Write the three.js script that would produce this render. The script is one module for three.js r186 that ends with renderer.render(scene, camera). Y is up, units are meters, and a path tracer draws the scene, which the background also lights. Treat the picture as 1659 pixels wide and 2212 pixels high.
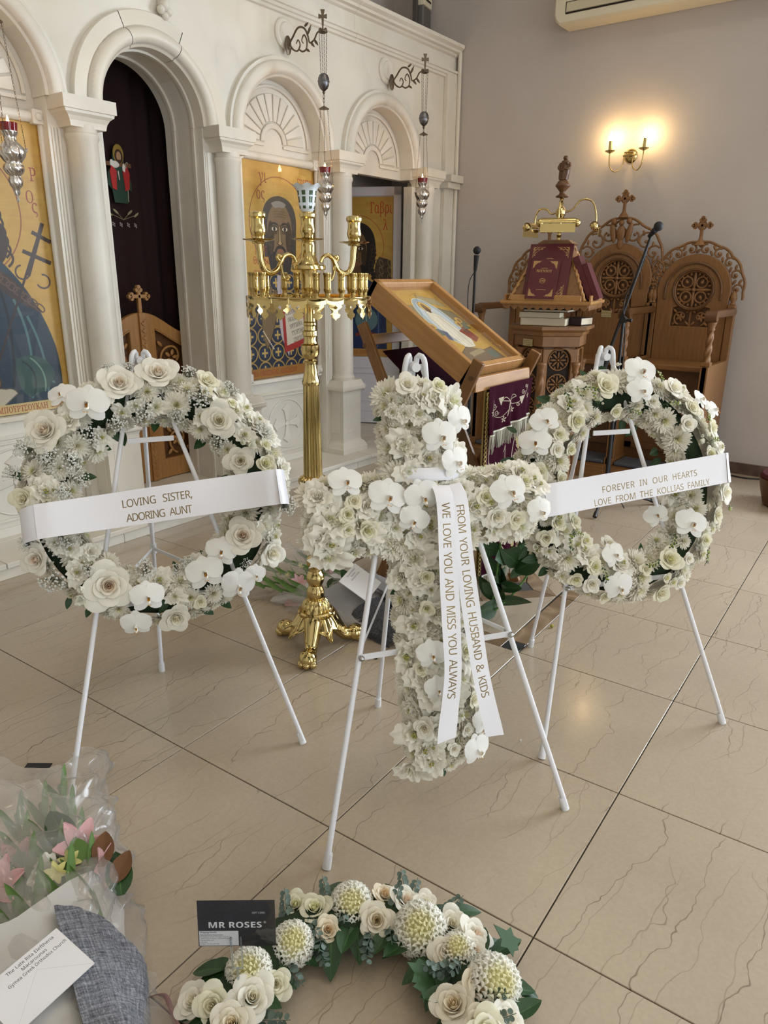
import * as THREE from 'three';
import { RoundedBoxGeometry } from 'three/addons/geometries/RoundedBoxGeometry.js';
import { mergeGeometries, mergeVertices, toCreasedNormals } from 'three/addons/utils/BufferGeometryUtils.js';
import { RectAreaLightUniformsLib } from 'three/addons/lights/RectAreaLightUniformsLib.js';

// ---------------------------------------------------------------- camera, sky, lights, exposure
// Room axes: x runs along the icon screen to the right, y up, z away from the icon screen. Metres.
const scene = new THREE.Scene();
const camera = new THREE.PerspectiveCamera(69.98, 1659 / 2212, 0.05, 60);
{
  const yaw = THREE.MathUtils.degToRad(36.6), pitch = THREE.MathUtils.degToRad(18.09), roll = THREE.MathUtils.degToRad(0.52);
  const f0 = new THREE.Vector3(Math.cos(yaw), 0, -Math.sin(yaw)), up = new THREE.Vector3(0, 1, 0), r = new THREE.Vector3(Math.sin(yaw), 0, Math.cos(yaw));
  const f = f0.clone().multiplyScalar(Math.cos(pitch)).addScaledVector(up, -Math.sin(pitch));
  const u = up.clone().multiplyScalar(Math.cos(pitch)).addScaledVector(f0, Math.sin(pitch));
  camera.position.set(0, 1.442, 0);
  camera.up.copy(u.multiplyScalar(Math.cos(roll)).addScaledVector(r, -Math.sin(roll)));
  camera.lookAt(camera.position.clone().add(f));
}
const renderer = new THREE.WebGLRenderer({ antialias: true });
renderer.toneMapping = THREE.LinearToneMapping;
renderer.toneMappingExposure = 1.22;
renderer.shadowMap.enabled = true;
RectAreaLightUniformsLib.init();
scene.background = new THREE.Color(0.55, 0.68, 0.85);

// light strengths; the windows and ceiling lamps that carry them are built with the room
const DAY = new THREE.Color(0.80, 0.90, 1.0), WARM = new THREE.Color(1.0, 0.80, 0.55);
const LIGHT = { sideWindow: 8, nearWindow: 2.2, ceiling: 8, sconce: 0.17 };
const ROOM = { xl: -4.4, xr: 6.0, zf: -3.74, zb: 5.6, top: 4.9, altar: -6.6 };

// ---------------------------------------------------------------- helpers
let seed = 7;
const rnd = () => { seed = (seed * 1664525 + 1013904223) >>> 0; return seed / 4294967296; };
const rr = (a, b) => a + (b - a) * rnd();
const PI = Math.PI, TAU = 2 * Math.PI, deg = (d) => d * PI / 180;
const V = (x, y, z) => new THREE.Vector3(x, y, z);
const lerp = (a, b, t) => a + (b - a) * t, clamp = (x, a, b) => Math.min(b, Math.max(a, x)), smooth = (a, b, x) => { const t = clamp((x - a) / (b - a), 0, 1); return t * t * (3 - 2 * t); };
const used = new Map();
function numbered(name) { const n = used.get(name) ?? 0; used.set(name, n + 1); return n ? name + '_' + String(n).padStart(3, '0') : name; }
function tag(o, label, category, group) { o.userData.label = label; o.userData.category = category; if (group) o.userData.group = group; return o; }
function thing(name, label, category, p = [0, 0, 0], turn = 0, group) {
  const o = new THREE.Group(); o.name = numbered(name); o.position.set(...p); o.rotation.y = turn; scene.add(o);
  return tag(o, label, category, group);
}
function norm(g) {
  if (g.index) g = g.toNonIndexed();
  for (const k of Object.keys(g.attributes)) if (!['position', 'normal', 'uv', 'color'].includes(k)) g.deleteAttribute(k);
  if (!g.attributes.normal) g.computeVertexNormals();
  if (!g.attributes.uv) g.setAttribute('uv', new THREE.BufferAttribute(new Float32Array(g.attributes.position.count * 2), 2));
  return g;
}
function merge(list) {
  list = list.flat(9).map(norm);
  if (list.length === 1) return list[0];
  if (!list.every((g) => g.attributes.color)) list.forEach((g) => g.deleteAttribute('color'));
  return mergeGeometries(list);
}
function mesh(name, g, m, parent) {
  const o = new THREE.Mesh(Array.isArray(g) ? merge(g) : g, m); o.name = name; o.castShadow = o.receiveShadow = true; parent.add(o); return o;
}
function single(name, g, m, label, category, group) { return tag(mesh(numbered(name), g, m, scene), label, category, group); }
function struct(name, g, m) { const o = mesh(numbered(name), g, m, scene); o.userData.kind = 'structure'; return o; }
function structGroup(name) { const o = new THREE.Group(); o.name = numbered(name); o.userData.kind = 'structure'; scene.add(o); return o; }
const at = (g, x = 0, y = 0, z = 0) => g.translate(x, y, z);
function box(w, h, d, x = 0, y = 0, z = 0, r = 0) { return (r > 0 ? new RoundedBoxGeometry(w, h, d, 1, Math.min(r, w / 2.01, h / 2.01, d / 2.01)) : new THREE.BoxGeometry(w, h, d)).translate(x, y, z); }
function box2(x0, x1, y0, y1, z0, z1, r = 0) { return box(x1 - x0, y1 - y0, z1 - z0, (x0 + x1) / 2, (y0 + y1) / 2, (z0 + z1) / 2, r); }
function cyl(r0, r1, h, x = 0, y = 0, z = 0, n = 16) { return new THREE.CylinderGeometry(r1, r0, h, n).translate(x, y + h / 2, z); }
function sph(r, x = 0, y = 0, z = 0, a = 14, b = 10) { return new THREE.SphereGeometry(r, a, b).translate(x, y, z); }
function lathe(p, n = 24) { return new THREE.LatheGeometry(p.map(([r, y]) => new THREE.Vector2(r, y)), n); }
function flat(g) { g = g.index ? g.toNonIndexed() : g; g.computeVertexNormals(); return g; }
function sqLathe(p, n = 4) { const k = 1 / Math.cos(PI / n); return flat(lathe(p.map(([r, y]) => [r * k, y]), n).rotateY(PI / n)); }
const creased = (g, a = 0.6) => toCreasedNormals(g, a);
function bar(a, b, r0, r1 = r0, n = 8) {
  a = Array.isArray(a) ? V(...a) : a; b = Array.isArray(b) ? V(...b) : b;
  const d = b.clone().sub(a), g = new THREE.CylinderGeometry(r1, r0, d.length(), n);
  g.applyQuaternion(new THREE.Quaternion().setFromUnitVectors(V(0, 1, 0), d.clone().normalize()));
  return g.translate((a.x + b.x) / 2, (a.y + b.y) / 2, (a.z + b.z) / 2);
}
function slab(a, b, w, t, side) { // a straight board of width w and thickness t from a to b; side = direction of the width
  a = V(...a); b = V(...b); const d = b.clone().sub(a), y = d.clone().normalize(), x = V(...side).addScaledVector(y, -V(...side).dot(y)).normalize(), z = x.clone().cross(y);
  const g = new RoundedBoxGeometry(w, d.length(), t, 1, Math.min(w, t) * 0.18);
  g.applyMatrix4(new THREE.Matrix4().makeBasis(x, y, z)); const c = a.add(b).multiplyScalar(0.5); return g.translate(c.x, c.y, c.z);
}
function tube(pts, r, n = 6, seg, closed = false) {
  const c = new THREE.CatmullRomCurve3(pts.map((p) => Array.isArray(p) ? V(...p) : p), closed);
  return new THREE.TubeGeometry(c, seg ?? pts.length * 5, r, n, closed);
}
function taper(pts, rad, n = 8, seg) { // a tube whose radius follows rad (list along it)
  const g = tube(pts, 1, n, seg ?? pts.length * 6), c = new THREE.CatmullRomCurve3(pts.map((p) => V(...p))), s = seg ?? pts.length * 6, p = g.attributes.position;
  for (let i = 0; i <= s; i++) {
    const t = i / s, o = c.getPointAt(t), k = t * (rad.length - 1), a = Math.floor(Math.min(k, rad.length - 1.001)), r = lerp(rad[a], rad[a + 1], k - a);
    for (let j = 0; j <= n; j++) { const q = i * (n + 1) + j; p.setXYZ(q, o.x + (p.getX(q) - o.x) * r, o.y + (p.getY(q) - o.y) * r, o.z + (p.getZ(q) - o.z) * r); }
  }
  g.computeVertexNormals(); return g;
}
function poly(pts, holes = []) {
  const s = new THREE.Shape(pts.map(([x, y]) => new THREE.Vector2(x, y)));
  for (const h of holes) s.holes.push(new THREE.Path(h.map(([x, y]) => new THREE.Vector2(x, y))));
  return s;
}
function ext(shape, depth, bevel = 0, seg = 8) {
  return new THREE.ExtrudeGeometry(shape, { depth: depth - 2 * bevel, bevelEnabled: bevel > 0, bevelSize: bevel, bevelOffset: -bevel, bevelThickness: bevel, bevelSegments: 1, curveSegments: seg }).translate(0, 0, bevel);
}
function arcPts(cx, cy, r, a0, a1, n) { const o = []; for (let i = 0; i <= n; i++) { const a = lerp(a0, a1, i / n); o.push([cx + r * Math.cos(a), cy + r * Math.sin(a)]); } return o; }
function profX(pts, x0, x1) { // profile of [z, y] points extruded along x
  return new THREE.ExtrudeGeometry(poly(pts.map(([z, y]) => [-z, y])), { depth: x1 - x0, bevelEnabled: false }).rotateY(PI / 2).translate(x0, 0, 0);
}
// sweep of a profile [out, height] round a half circle in the xy plane (archivolts): out is the radius, height is z
function archSweep(prof, cx, cy, a0 = 0, a1 = PI, n = 40) {
  const pos = [], idx = [], m = prof.length;
  for (let i = 0; i <= n; i++) { const a = lerp(a0, a1, i / n); for (const [r, z] of prof) pos.push(cx + r * Math.cos(a), cy + r * Math.sin(a), z); }
  for (let i = 0; i < n; i++) for (let j = 0; j < m - 1; j++) { const a = i * m + j, b = a + 1, c = a + m, d = c + 1; idx.push(a, b, c, b, d, c); }
  const g = new THREE.BufferGeometry(); g.setAttribute('position', new THREE.Float32BufferAttribute(pos, 3)); g.setIndex(idx);
  return creased(g, 0.7);
}
function grid(nu, nv, f) { // a sheet: f(u, v) -> [x, y, z]
  const pos = [], uv = [], idx = [];
  for (let j = 0; j <= nv; j++) for (let i = 0; i <= nu; i++) { pos.push(...f(i / nu, j / nv)); uv.push(i / nu, j / nv); }
  for (let j = 0; j < nv; j++) for (let i = 0; i < nu; i++) { const a = j * (nu + 1) + i, b = a + 1, c = a + nu + 1, d = c + 1; idx.push(a, b, d, a, d, c); }
  const g = new THREE.BufferGeometry(); g.setAttribute('position', new THREE.Float32BufferAttribute(pos, 3)); g.setAttribute('uv', new THREE.Float32BufferAttribute(uv, 2)); g.setIndex(idx); g.computeVertexNormals(); return g;
}
function metreUV(g, k = 1, du = 0, dv = 0) { // uv in metres, looked up along the axis that a face looks along
  g = norm(g); const p = g.attributes.position, n = g.attributes.normal, uv = new Float32Array(p.count * 2);
  for (let i = 0; i < p.count; i += 3) {
    let nx = 0, ny = 0, nz = 0; for (let j = i; j < i + 3; j++) { nx += Math.abs(n.getX(j)); ny += Math.abs(n.getY(j)); nz += Math.abs(n.getZ(j)); }
    for (let j = i; j < i + 3; j++) {
      const x = p.getX(j), y = p.getY(j), z = p.getZ(j), [a, b] = nx > ny && nx > nz ? [z, y] : ny > nz ? [x, z] : [x, y];
      uv[j * 2] = a * k + du; uv[j * 2 + 1] = b * k + dv;
    }
  }
  g.setAttribute('uv', new THREE.BufferAttribute(uv, 2)); return g;
}
const grainUV = (g, k, along) => { // wood: v runs along the given axis
  g = metreUV(g, k, rnd(), rnd()); const uv = g.attributes.uv, p = g.attributes.position, n = g.attributes.normal;
  const du = rnd(), dv = rnd();
  for (let i = 0; i < p.count; i++) {
    const c = [p.getX(i), p.getY(i), p.getZ(i)], l = c[along], o = c[(along + 1) % 3] + c[(along + 2) % 3];
    uv.setXY(i, o * k + du, l * k + dv);
  }
  return g;
};

// ---------------------------------------------------------------- computed textures
function hash2(x, y, s) { let h = (x * 374761393 + y * 668265263 + s * 1442695041) | 0; h = Math.imul(h ^ (h >>> 13), 1274126177); return ((h ^ (h >>> 16)) >>> 0) / 4294967296; }
function vnoise(x, y, per, s) { // tileable value noise
  const xi = Math.floor(x), yi = Math.floor(y), fx = x - xi, fy = y - yi, u = fx * fx * (3 - 2 * fx), v = fy * fy * (3 - 2 * fy), w = (k) => ((k % per) + per) % per;
  return lerp(lerp(hash2(w(xi), w(yi), s), hash2(w(xi + 1), w(yi), s), u), lerp(hash2(w(xi), w(yi + 1), s), hash2(w(xi + 1), w(yi + 1), s), u), v);
}
function fbm(u, v, f, oct, s) { let a = 0.5, t = 0, n = 0; for (let i = 0; i < oct; i++) { t += a * vnoise(u * f, v * f, f, s + i); n += a; a *= 0.5; f *= 2; } return t / n; }
function dataTex(w, h, fn, srgb = true) {
  const d = new Uint8Array(w * h * 4);
  for (let y = 0; y < h; y++) for (let x = 0; x < w; x++) { const c = fn(x / w, y / h), o = (y * w + x) * 4; d[o] = clamp(c[0], 0, 255); d[o + 1] = clamp(c[1], 0, 255); d[o + 2] = clamp(c[2], 0, 255); d[o + 3] = 255; }
  const t = new THREE.DataTexture(d, w, h); t.wrapS = t.wrapT = THREE.RepeatWrapping; t.magFilter = THREE.LinearFilter; t.minFilter = THREE.LinearMipmapLinearFilter; t.generateMipmaps = true;
  if (srgb) t.colorSpace = THREE.SRGBColorSpace; t.needsUpdate = true; return t;
}
function canvasTex(w, h, draw, srgb = true) {
  const c = document.createElement('canvas'); c.width = w; c.height = h; const g = c.getContext('2d'); draw(g, w, h);
  const t = new THREE.CanvasTexture(c); t.magFilter = THREE.LinearFilter; if (srgb) t.colorSpace = THREE.SRGBColorSpace; t.anisotropy = 4; return t;
}
const std = (o) => new THREE.MeshStandardMaterial({ side: THREE.DoubleSide, ...o }), phys = (o) => new THREE.MeshPhysicalMaterial({ side: THREE.DoubleSide, ...o });
const woodTex = (a, b, s) => dataTex(256, 512, (u, v) => {
  const n = fbm(u, v, 4, 4, s), l = 0.5 + 0.5 * Math.sin(TAU * (u * 18 + 1.6 * fbm(u, v, 2, 3, s + 5))), f = vnoise(u * 96, v * 8, 96, s + 9) * 0.6 + 0.4 * vnoise(u * 48, v * 4, 48, s + 11), k = clamp(0.14 * l + 0.45 * n + 0.45 * f, 0, 1);
  return [lerp(a[0], b[0], k), lerp(a[1], b[1], k), lerp(a[2], b[2], k)];
});

// ---------------------------------------------------------------- materials of the room
const marbleTex = dataTex(768, 768, (u, v) => {
  const n = fbm(u, v, 4, 5, 3), w = fbm(u, v, 3, 4, 21), m = fbm(u, v, 8, 3, 33), vein = Math.pow(1 - Math.abs(2 * fbm(u + 0.1 * w, v, 3, 5, 40) - 1), 14), stain = smooth(0.5, 0.78, w);
  const k = 0.84 + 0.13 * n - 0.045 * vein * m - 0.02 * stain;
  return [244 * k, (238 - 3 * stain) * k, (226 - 9 * stain) * k];
});
const M = {};
M.marble = std({ map: marbleTex, roughness: 0.42 });
M.wallGrey = std({ map: dataTex(256, 256, (u, v) => { const n = fbm(u, v, 6, 5, 8) * 8; return [184 + n, 175 + n, 169 + n]; }), roughness: 0.8 });
M.whitePaint = std({ color: 0xe9e4da, roughness: 0.8 });
M.grout = std({ color: 0x2e261e, roughness: 0.9 });
const veinTex = dataTex(2048, 2048, (u, v) => { // beige marble with thin dark cracks that run along u
  const n = fbm(u, v, 5, 5, 50), w = fbm(u, v, 8, 4, 60), fine = vnoise(u * 256, v * 256, 256, 71);
  let line = 0;
  for (let i = 0; i < 3; i++) {
    const count = [11, 8, 19][i], y = v * count + u * [1, -1, 2][i] + (fbm(u, v, [4, 5, 7][i], 2, 80 + i) - 0.5) * [1.1, 1.0, 1.2][i] + 0.32 * (fbm(u, v, 26, 3, 90 + i) - 0.5), d = Math.abs(y - Math.floor(y) - 0.5) / count;
    const here = smooth(0.40, 0.55, fbm(u, v, 5, 2, 100 + i * 7)), wid = 0.0007 + 0.0005 * vnoise(u * 30, v * 30, 30, 130 + i);
    line = Math.max(line, here * clamp(1 - d / wid, 0, 1) * [0.75, 0.6, 0.35][i]);
  }
  const speck = vnoise(u * 300, v * 300, 300, 140) > 0.985 ? 0.3 : 0, k = 0.92 + 0.10 * n + 0.03 * (fine - 0.5), d = (line + speck) * (0.5 + 0.5 * w);
  return [lerp(185 * k, 74, d), lerp(169 * k, 58, d), lerp(148 * k, 44, d)];
});
M.tile = phys({ map: veinTex, roughness: 0.21, clearcoat: 0.25, clearcoatRoughness: 0.12 });
M.brownTile = std({ map: dataTex(256, 256, (u, v) => { const n = fbm(u, v, 5, 5, 150), w = Math.pow(1 - Math.abs(2 * fbm(u, v, 4, 4, 160) - 1), 16); return [lerp(112, 146, n) + 40 * w, lerp(92, 122, n) + 38 * w, lerp(72, 96, n) + 34 * w]; }), roughness: 0.25 });
M.blackTile = std({ map: dataTex(128, 128, (u, v) => { const n = fbm(u, v, 8, 4, 170) * 40; return [52 + n, 52 + n, 54 + n]; }), roughness: 0.25 });
M.skirting = std({ map: dataTex(256, 128, (u, v) => { const n = fbm(u, v, 10, 5, 180); return [lerp(60, 124, n), lerp(46, 100, n), lerp(40, 90, n)]; }), roughness: 0.3 });
M.redVelvet = phys({ map: dataTex(128, 128, (u, v) => { const n = fbm(u, v, 12, 3, 190) * 14; return [30 + n * 0.8, 5 + n * 0.2, 10 + n * 0.3]; }), roughness: 0.9, sheen: 0.12, sheenRoughness: 0.5, sheenColor: new THREE.Color(0.5, 0.05, 0.12) });

// ---------------------------------------------------------------- floor: marble tiles 0.6 m, each a mesh of its own
const floor = structGroup('floor');
mesh('floor_base', box2(ROOM.xl, ROOM.xr + 0.2, -0.30, -0.006, -7, ROOM.zb), M.grout, floor);
{
  const S = 0.6, G = 0.0016, tileAt = new THREE.Group(); // the grid is turned 1.67 degrees from the icon screen
  const ang = deg(1.67), ox = 1.245, oz = -0.4878, ca = Math.cos(ang), sa = Math.sin(ang);
  const P = (a, b) => [ox + (a * ca - b * sa) * S, oz - (a * sa + b * ca) * S];
  const top = (pts, m, k) => { // a tile with chamfered edges from corners in grid units
    const cx = pts.reduce((s, p) => s + p[0], 0) / pts.length, cy = pts.reduce((s, p) => s + p[1], 0) / pts.length;
    const shape = poly(pts.map(([a, b]) => { const dx = a - cx, dy = b - cy, l = Math.hypot(dx, dy); return [(cx + dx * (1 - G / S * 1.6 / l)) * S, (cy + dy * (1 - G / S * 1.6 / l)) * S]; }));
    const g = norm(ext(shape, 0.02, 0.0012)), uv = g.attributes.uv, p = g.attributes.position;
    for (let i = 0; i < p.count; i++) uv.setXY(i, p.getX(i) / 1.7 + k * 0.371, p.getY(i) / 1.7 + k * 0.613);
    g.rotateX(-PI / 2).rotateY(ang).translate(ox, -0.02, oz);
    mesh('tile', g, m, floor);
  };
  const sq = (a0, a1, b0, b1) => [[a0, b0], [a1, b0], [a1, b1], [a0, b1]];
  let k = 0;
  for (let a = -4; a < 8; a++) for (let b = -3; b < 5; b++) {
    const [x, z] = P(a + 0.5, b + 0.5);
    if (x < -1.3 || x > 6.3 || z > 1.3 || z < -3.5) continue;
    k++;
    if (a >= 2 && a < 4 && b >= 1 && b < 3) continue;
    top(sq(a, a + 1, b, b + 1), M.tile, k);
  }
  // inlaid medallion two tiles wide: black corners, brown frame and diamond, pale corners, black squares
  const t = 0.13, q = 0.85, A = 3, B = 2;
  for (const [i, j] of [[2, 1], [4 - t, 1], [2, 3 - t], [4 - t, 3 - t]]) top(sq(i, i + t, j, j + t), M.blackTile, ++k);
  for (const [u, v] of [[2 + t, 3], [3, 4 - t]]) { top(sq(u, v, 1, 1 + t), M.brownTile, ++k); top(sq(u, v, 3 - t, 3), M.brownTile, ++k); }
  for (const [u, v] of [[1 + t, 2], [2, 3 - t]]) { top(sq(2, 2 + t, u, v), M.brownTile, ++k); top(sq(4 - t, 4, u, v), M.brownTile, ++k); }
  for (const [s, r] of [[-1, -1], [1, -1], [1, 1], [-1, 1]]) top(s * r > 0 ? [[A + s * (1 - t), B + r * (1 - t)], [A, B + r * q], [A + s * q, B]].map(([x, y]) => [x, y]) : [[A + s * (1 - t), B + r * (1 - t)], [A + s * q, B], [A, B + r * q]], M.tile, ++k);
  const d = 0.115;
  for (const [s, r] of [[0, -1], [1, 0], [0, 1], [-1, 0]]) {
    const cx = A + s * 0.545, cy = B + r * 0.545, c = [[cx - d, cy], [cx, cy - d], [cx + d, cy], [cx, cy + d]];
    top(c, M.blackTile, ++k);
    // the brown quarter round each black square, in four pieces
    const tip = [A + s * q, B + r * q], n1 = [A + (r ? q / 2 : s * q / 2), B + (s ? q / 2 : r * q / 2)], n2 = [A + (r ? -q / 2 : s * q / 2), B + (s ? -q / 2 : r * q / 2)];
    const out = [cx + s * d, cy + r * d], inn = [cx - s * d, cy - r * d], s1 = [cx + (r ? d : 0), cy + (s ? d : 0)], s2 = [cx - (r ? d : 0), cy - (s ? d : 0)];
    for (const quad of [[tip, n1, s1, out], [n1, [A, B], inn, s1], [[A, B], n2, s2, inn], [n2, tip, out, s2]]) {
      let area = 0; quad.forEach((p, i) => { const w = quad[(i + 1) % 4]; area += p[0] * w[1] - w[0] * p[1]; });
      top(area < 0 ? quad.slice().reverse() : quad, M.brownTile, ++k);
    }
  }
}
// beyond the tiles that are seen the floor is one slab of the same marble
struct('floor', [metreUV(box2(ROOM.xl, ROOM.xr, -0.02, -0.0005, 1.6, ROOM.zb), 1 / 1.9), metreUV(box2(ROOM.xl, -1.6, -0.02, -0.0005, -3.4, 1.6), 1 / 1.9)], M.tile);

// ---------------------------------------------------------------- walls, ceiling, windows outside the frame, lamps
{
  const { xl, xr, zb, top, altar } = ROOM, T = 0.2;
  const hole = (x0, x1, y0, y1) => [[x0, y0], [x1, y0], [x1, y1], [x0, y1]];
  // right wall with two windows towards the nave (outside the frame)
  const win = [[0.15, 2.3]], wy0 = 0.6, wy1 = 3.3;
  const rs = poly([[-zb - T, 0], [-altar + T, 0], [-altar + T, top + T], [-zb - T, top + T]], win.map(([a, b]) => hole(-b, -a, wy0, wy1)));
  struct('wall_right', metreUV(ext(rs, T).rotateY(PI / 2).translate(xr, 0, 0), 0.7), M.wallGrey);
  const bs = poly([[xl, 0], [xr, 0], [xr, top + T], [xl, top + T]], [hole(-2.6, -0.2, 0.3, 3.3), hole(1.6, 4.2, 0.3, 3.3)]);
  struct('wall_near', metreUV(ext(bs, T).translate(0, 0, zb), 0.7), M.whitePaint);
  struct('wall_left', metreUV(box2(xl - T, xl, 0, top + T, altar - T, zb + T), 0.7), M.whitePaint);
  struct('wall_far', metreUV(box2(xl, xr, 0, top + T, altar - T, altar), 0.7), M.wallGrey);
  struct('ceiling', box2(xl, xr, top, top + T, altar, zb), M.whitePaint);
  struct('baseboard_right', metreUV(box2(xr - 0.018, xr - 0.001, 0, 0.085, -3.42, zb), 2), M.skirting);
  const glow = (c, k) => std({ color: 0x222222, emissive: c, emissiveIntensity: k, roughness: 0.6 });
  const frostSide = glow(DAY, LIGHT.sideWindow * 0.8), frostNear = glow(DAY, LIGHT.nearWindow * 0.9), frame = std({ color: 0x6a5844, roughness: 0.5 });
  const lampAt = (w, h, color, k, x, y, z, tx, ty, tz) => { const l = new THREE.RectAreaLight(color, k, w, h); l.position.set(x, y, z); l.lookAt(tx, ty, tz); scene.add(l); };
  win.forEach(([a, b]) => {
    const g = structGroup('window'), c = (a + b) / 2;
    mesh('frosted_window_pane', box2(xr + 0.12, xr + 0.13, wy0, wy1, a, b), frostSide, g);
    mesh('window_frame', [box2(xr + 0.06, xr + 0.12, wy0, wy1, a, a + 0.06), box2(xr + 0.06, xr + 0.12, wy0, wy1, b - 0.06, b), box2(xr + 0.06, xr + 0.12, wy0, wy0 + 0.06, a, b), box2(xr + 0.06, xr + 0.12, wy1 - 0.06, wy1, a, b), box2(xr + 0.06, xr + 0.12, wy0, wy1, c - 0.025, c + 0.025), box2(xr + 0.06, xr + 0.12, 1.9, 1.95, a, b)], frame, g);
    lampAt(b - a - 0.1, wy1 - wy0 - 0.1, DAY, LIGHT.sideWindow, xr + 0.05, (wy0 + wy1) / 2, c, xr - 3, (wy0 + wy1) / 2, c);
  });
  [[-2.6, -0.2], [1.6, 4.2]].forEach(([a, b]) => {
    const g = structGroup('window'), c = (a + b) / 2;
    mesh('frosted_window_pane', box2(a, b, 0.3, 3.3, zb + 0.12, zb + 0.13), frostNear, g);
    mesh('window_frame', [0, 0.33, 0.66, 1].map((t) => box2(lerp(a, b - 0.07, t), lerp(a, b - 0.07, t) + 0.07, 0.3, 3.3, zb + 0.04, zb + 0.12)).concat([0.3, 2.2, 3.23].map((y) => box2(a, b, y, y + 0.07, zb + 0.04, zb + 0.12))), frame, g);
    lampAt(b - a - 0.1, 2.9, DAY, LIGHT.nearWindow, c, 1.8, zb + 0.03, c, 1.8, 0);
  });
  // round ceiling lamps over the nave, in front of the icon screen
  const glowLamp = glow(WARM, LIGHT.ceiling * 0.6), rim = std({ color: 0xd8d2c4, roughness: 0.5 });
  const spots = [[0.6, -1.2], [3.4, -1.4], [0.6, 2.2], [3.4, 2.2], [-2.2, 0.5]];
  for (const [x, z] of spots) {
    const l = thing('ceiling_lamp', 'round warm ceiling lamp above the nave, outside the picture', 'lamp', [x, top, z], 0, 'round ceiling lamps over the nave');
    mesh('lamp_glass', cyl(0.26, 0.26, 0.03, 0, -0.05, 0, 32), glowLamp, l); mesh('rim', lathe([[0.26, -0.055], [0.31, -0.05], [0.32, -0.001], [0.27, -0.001], [0.26, -0.055]], 32), rim, l);
    lampAt(0.46, 0.46, WARM, LIGHT.ceiling, x, top - 0.06, z, x + 0.0001, 0, z);
  }
}

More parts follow.
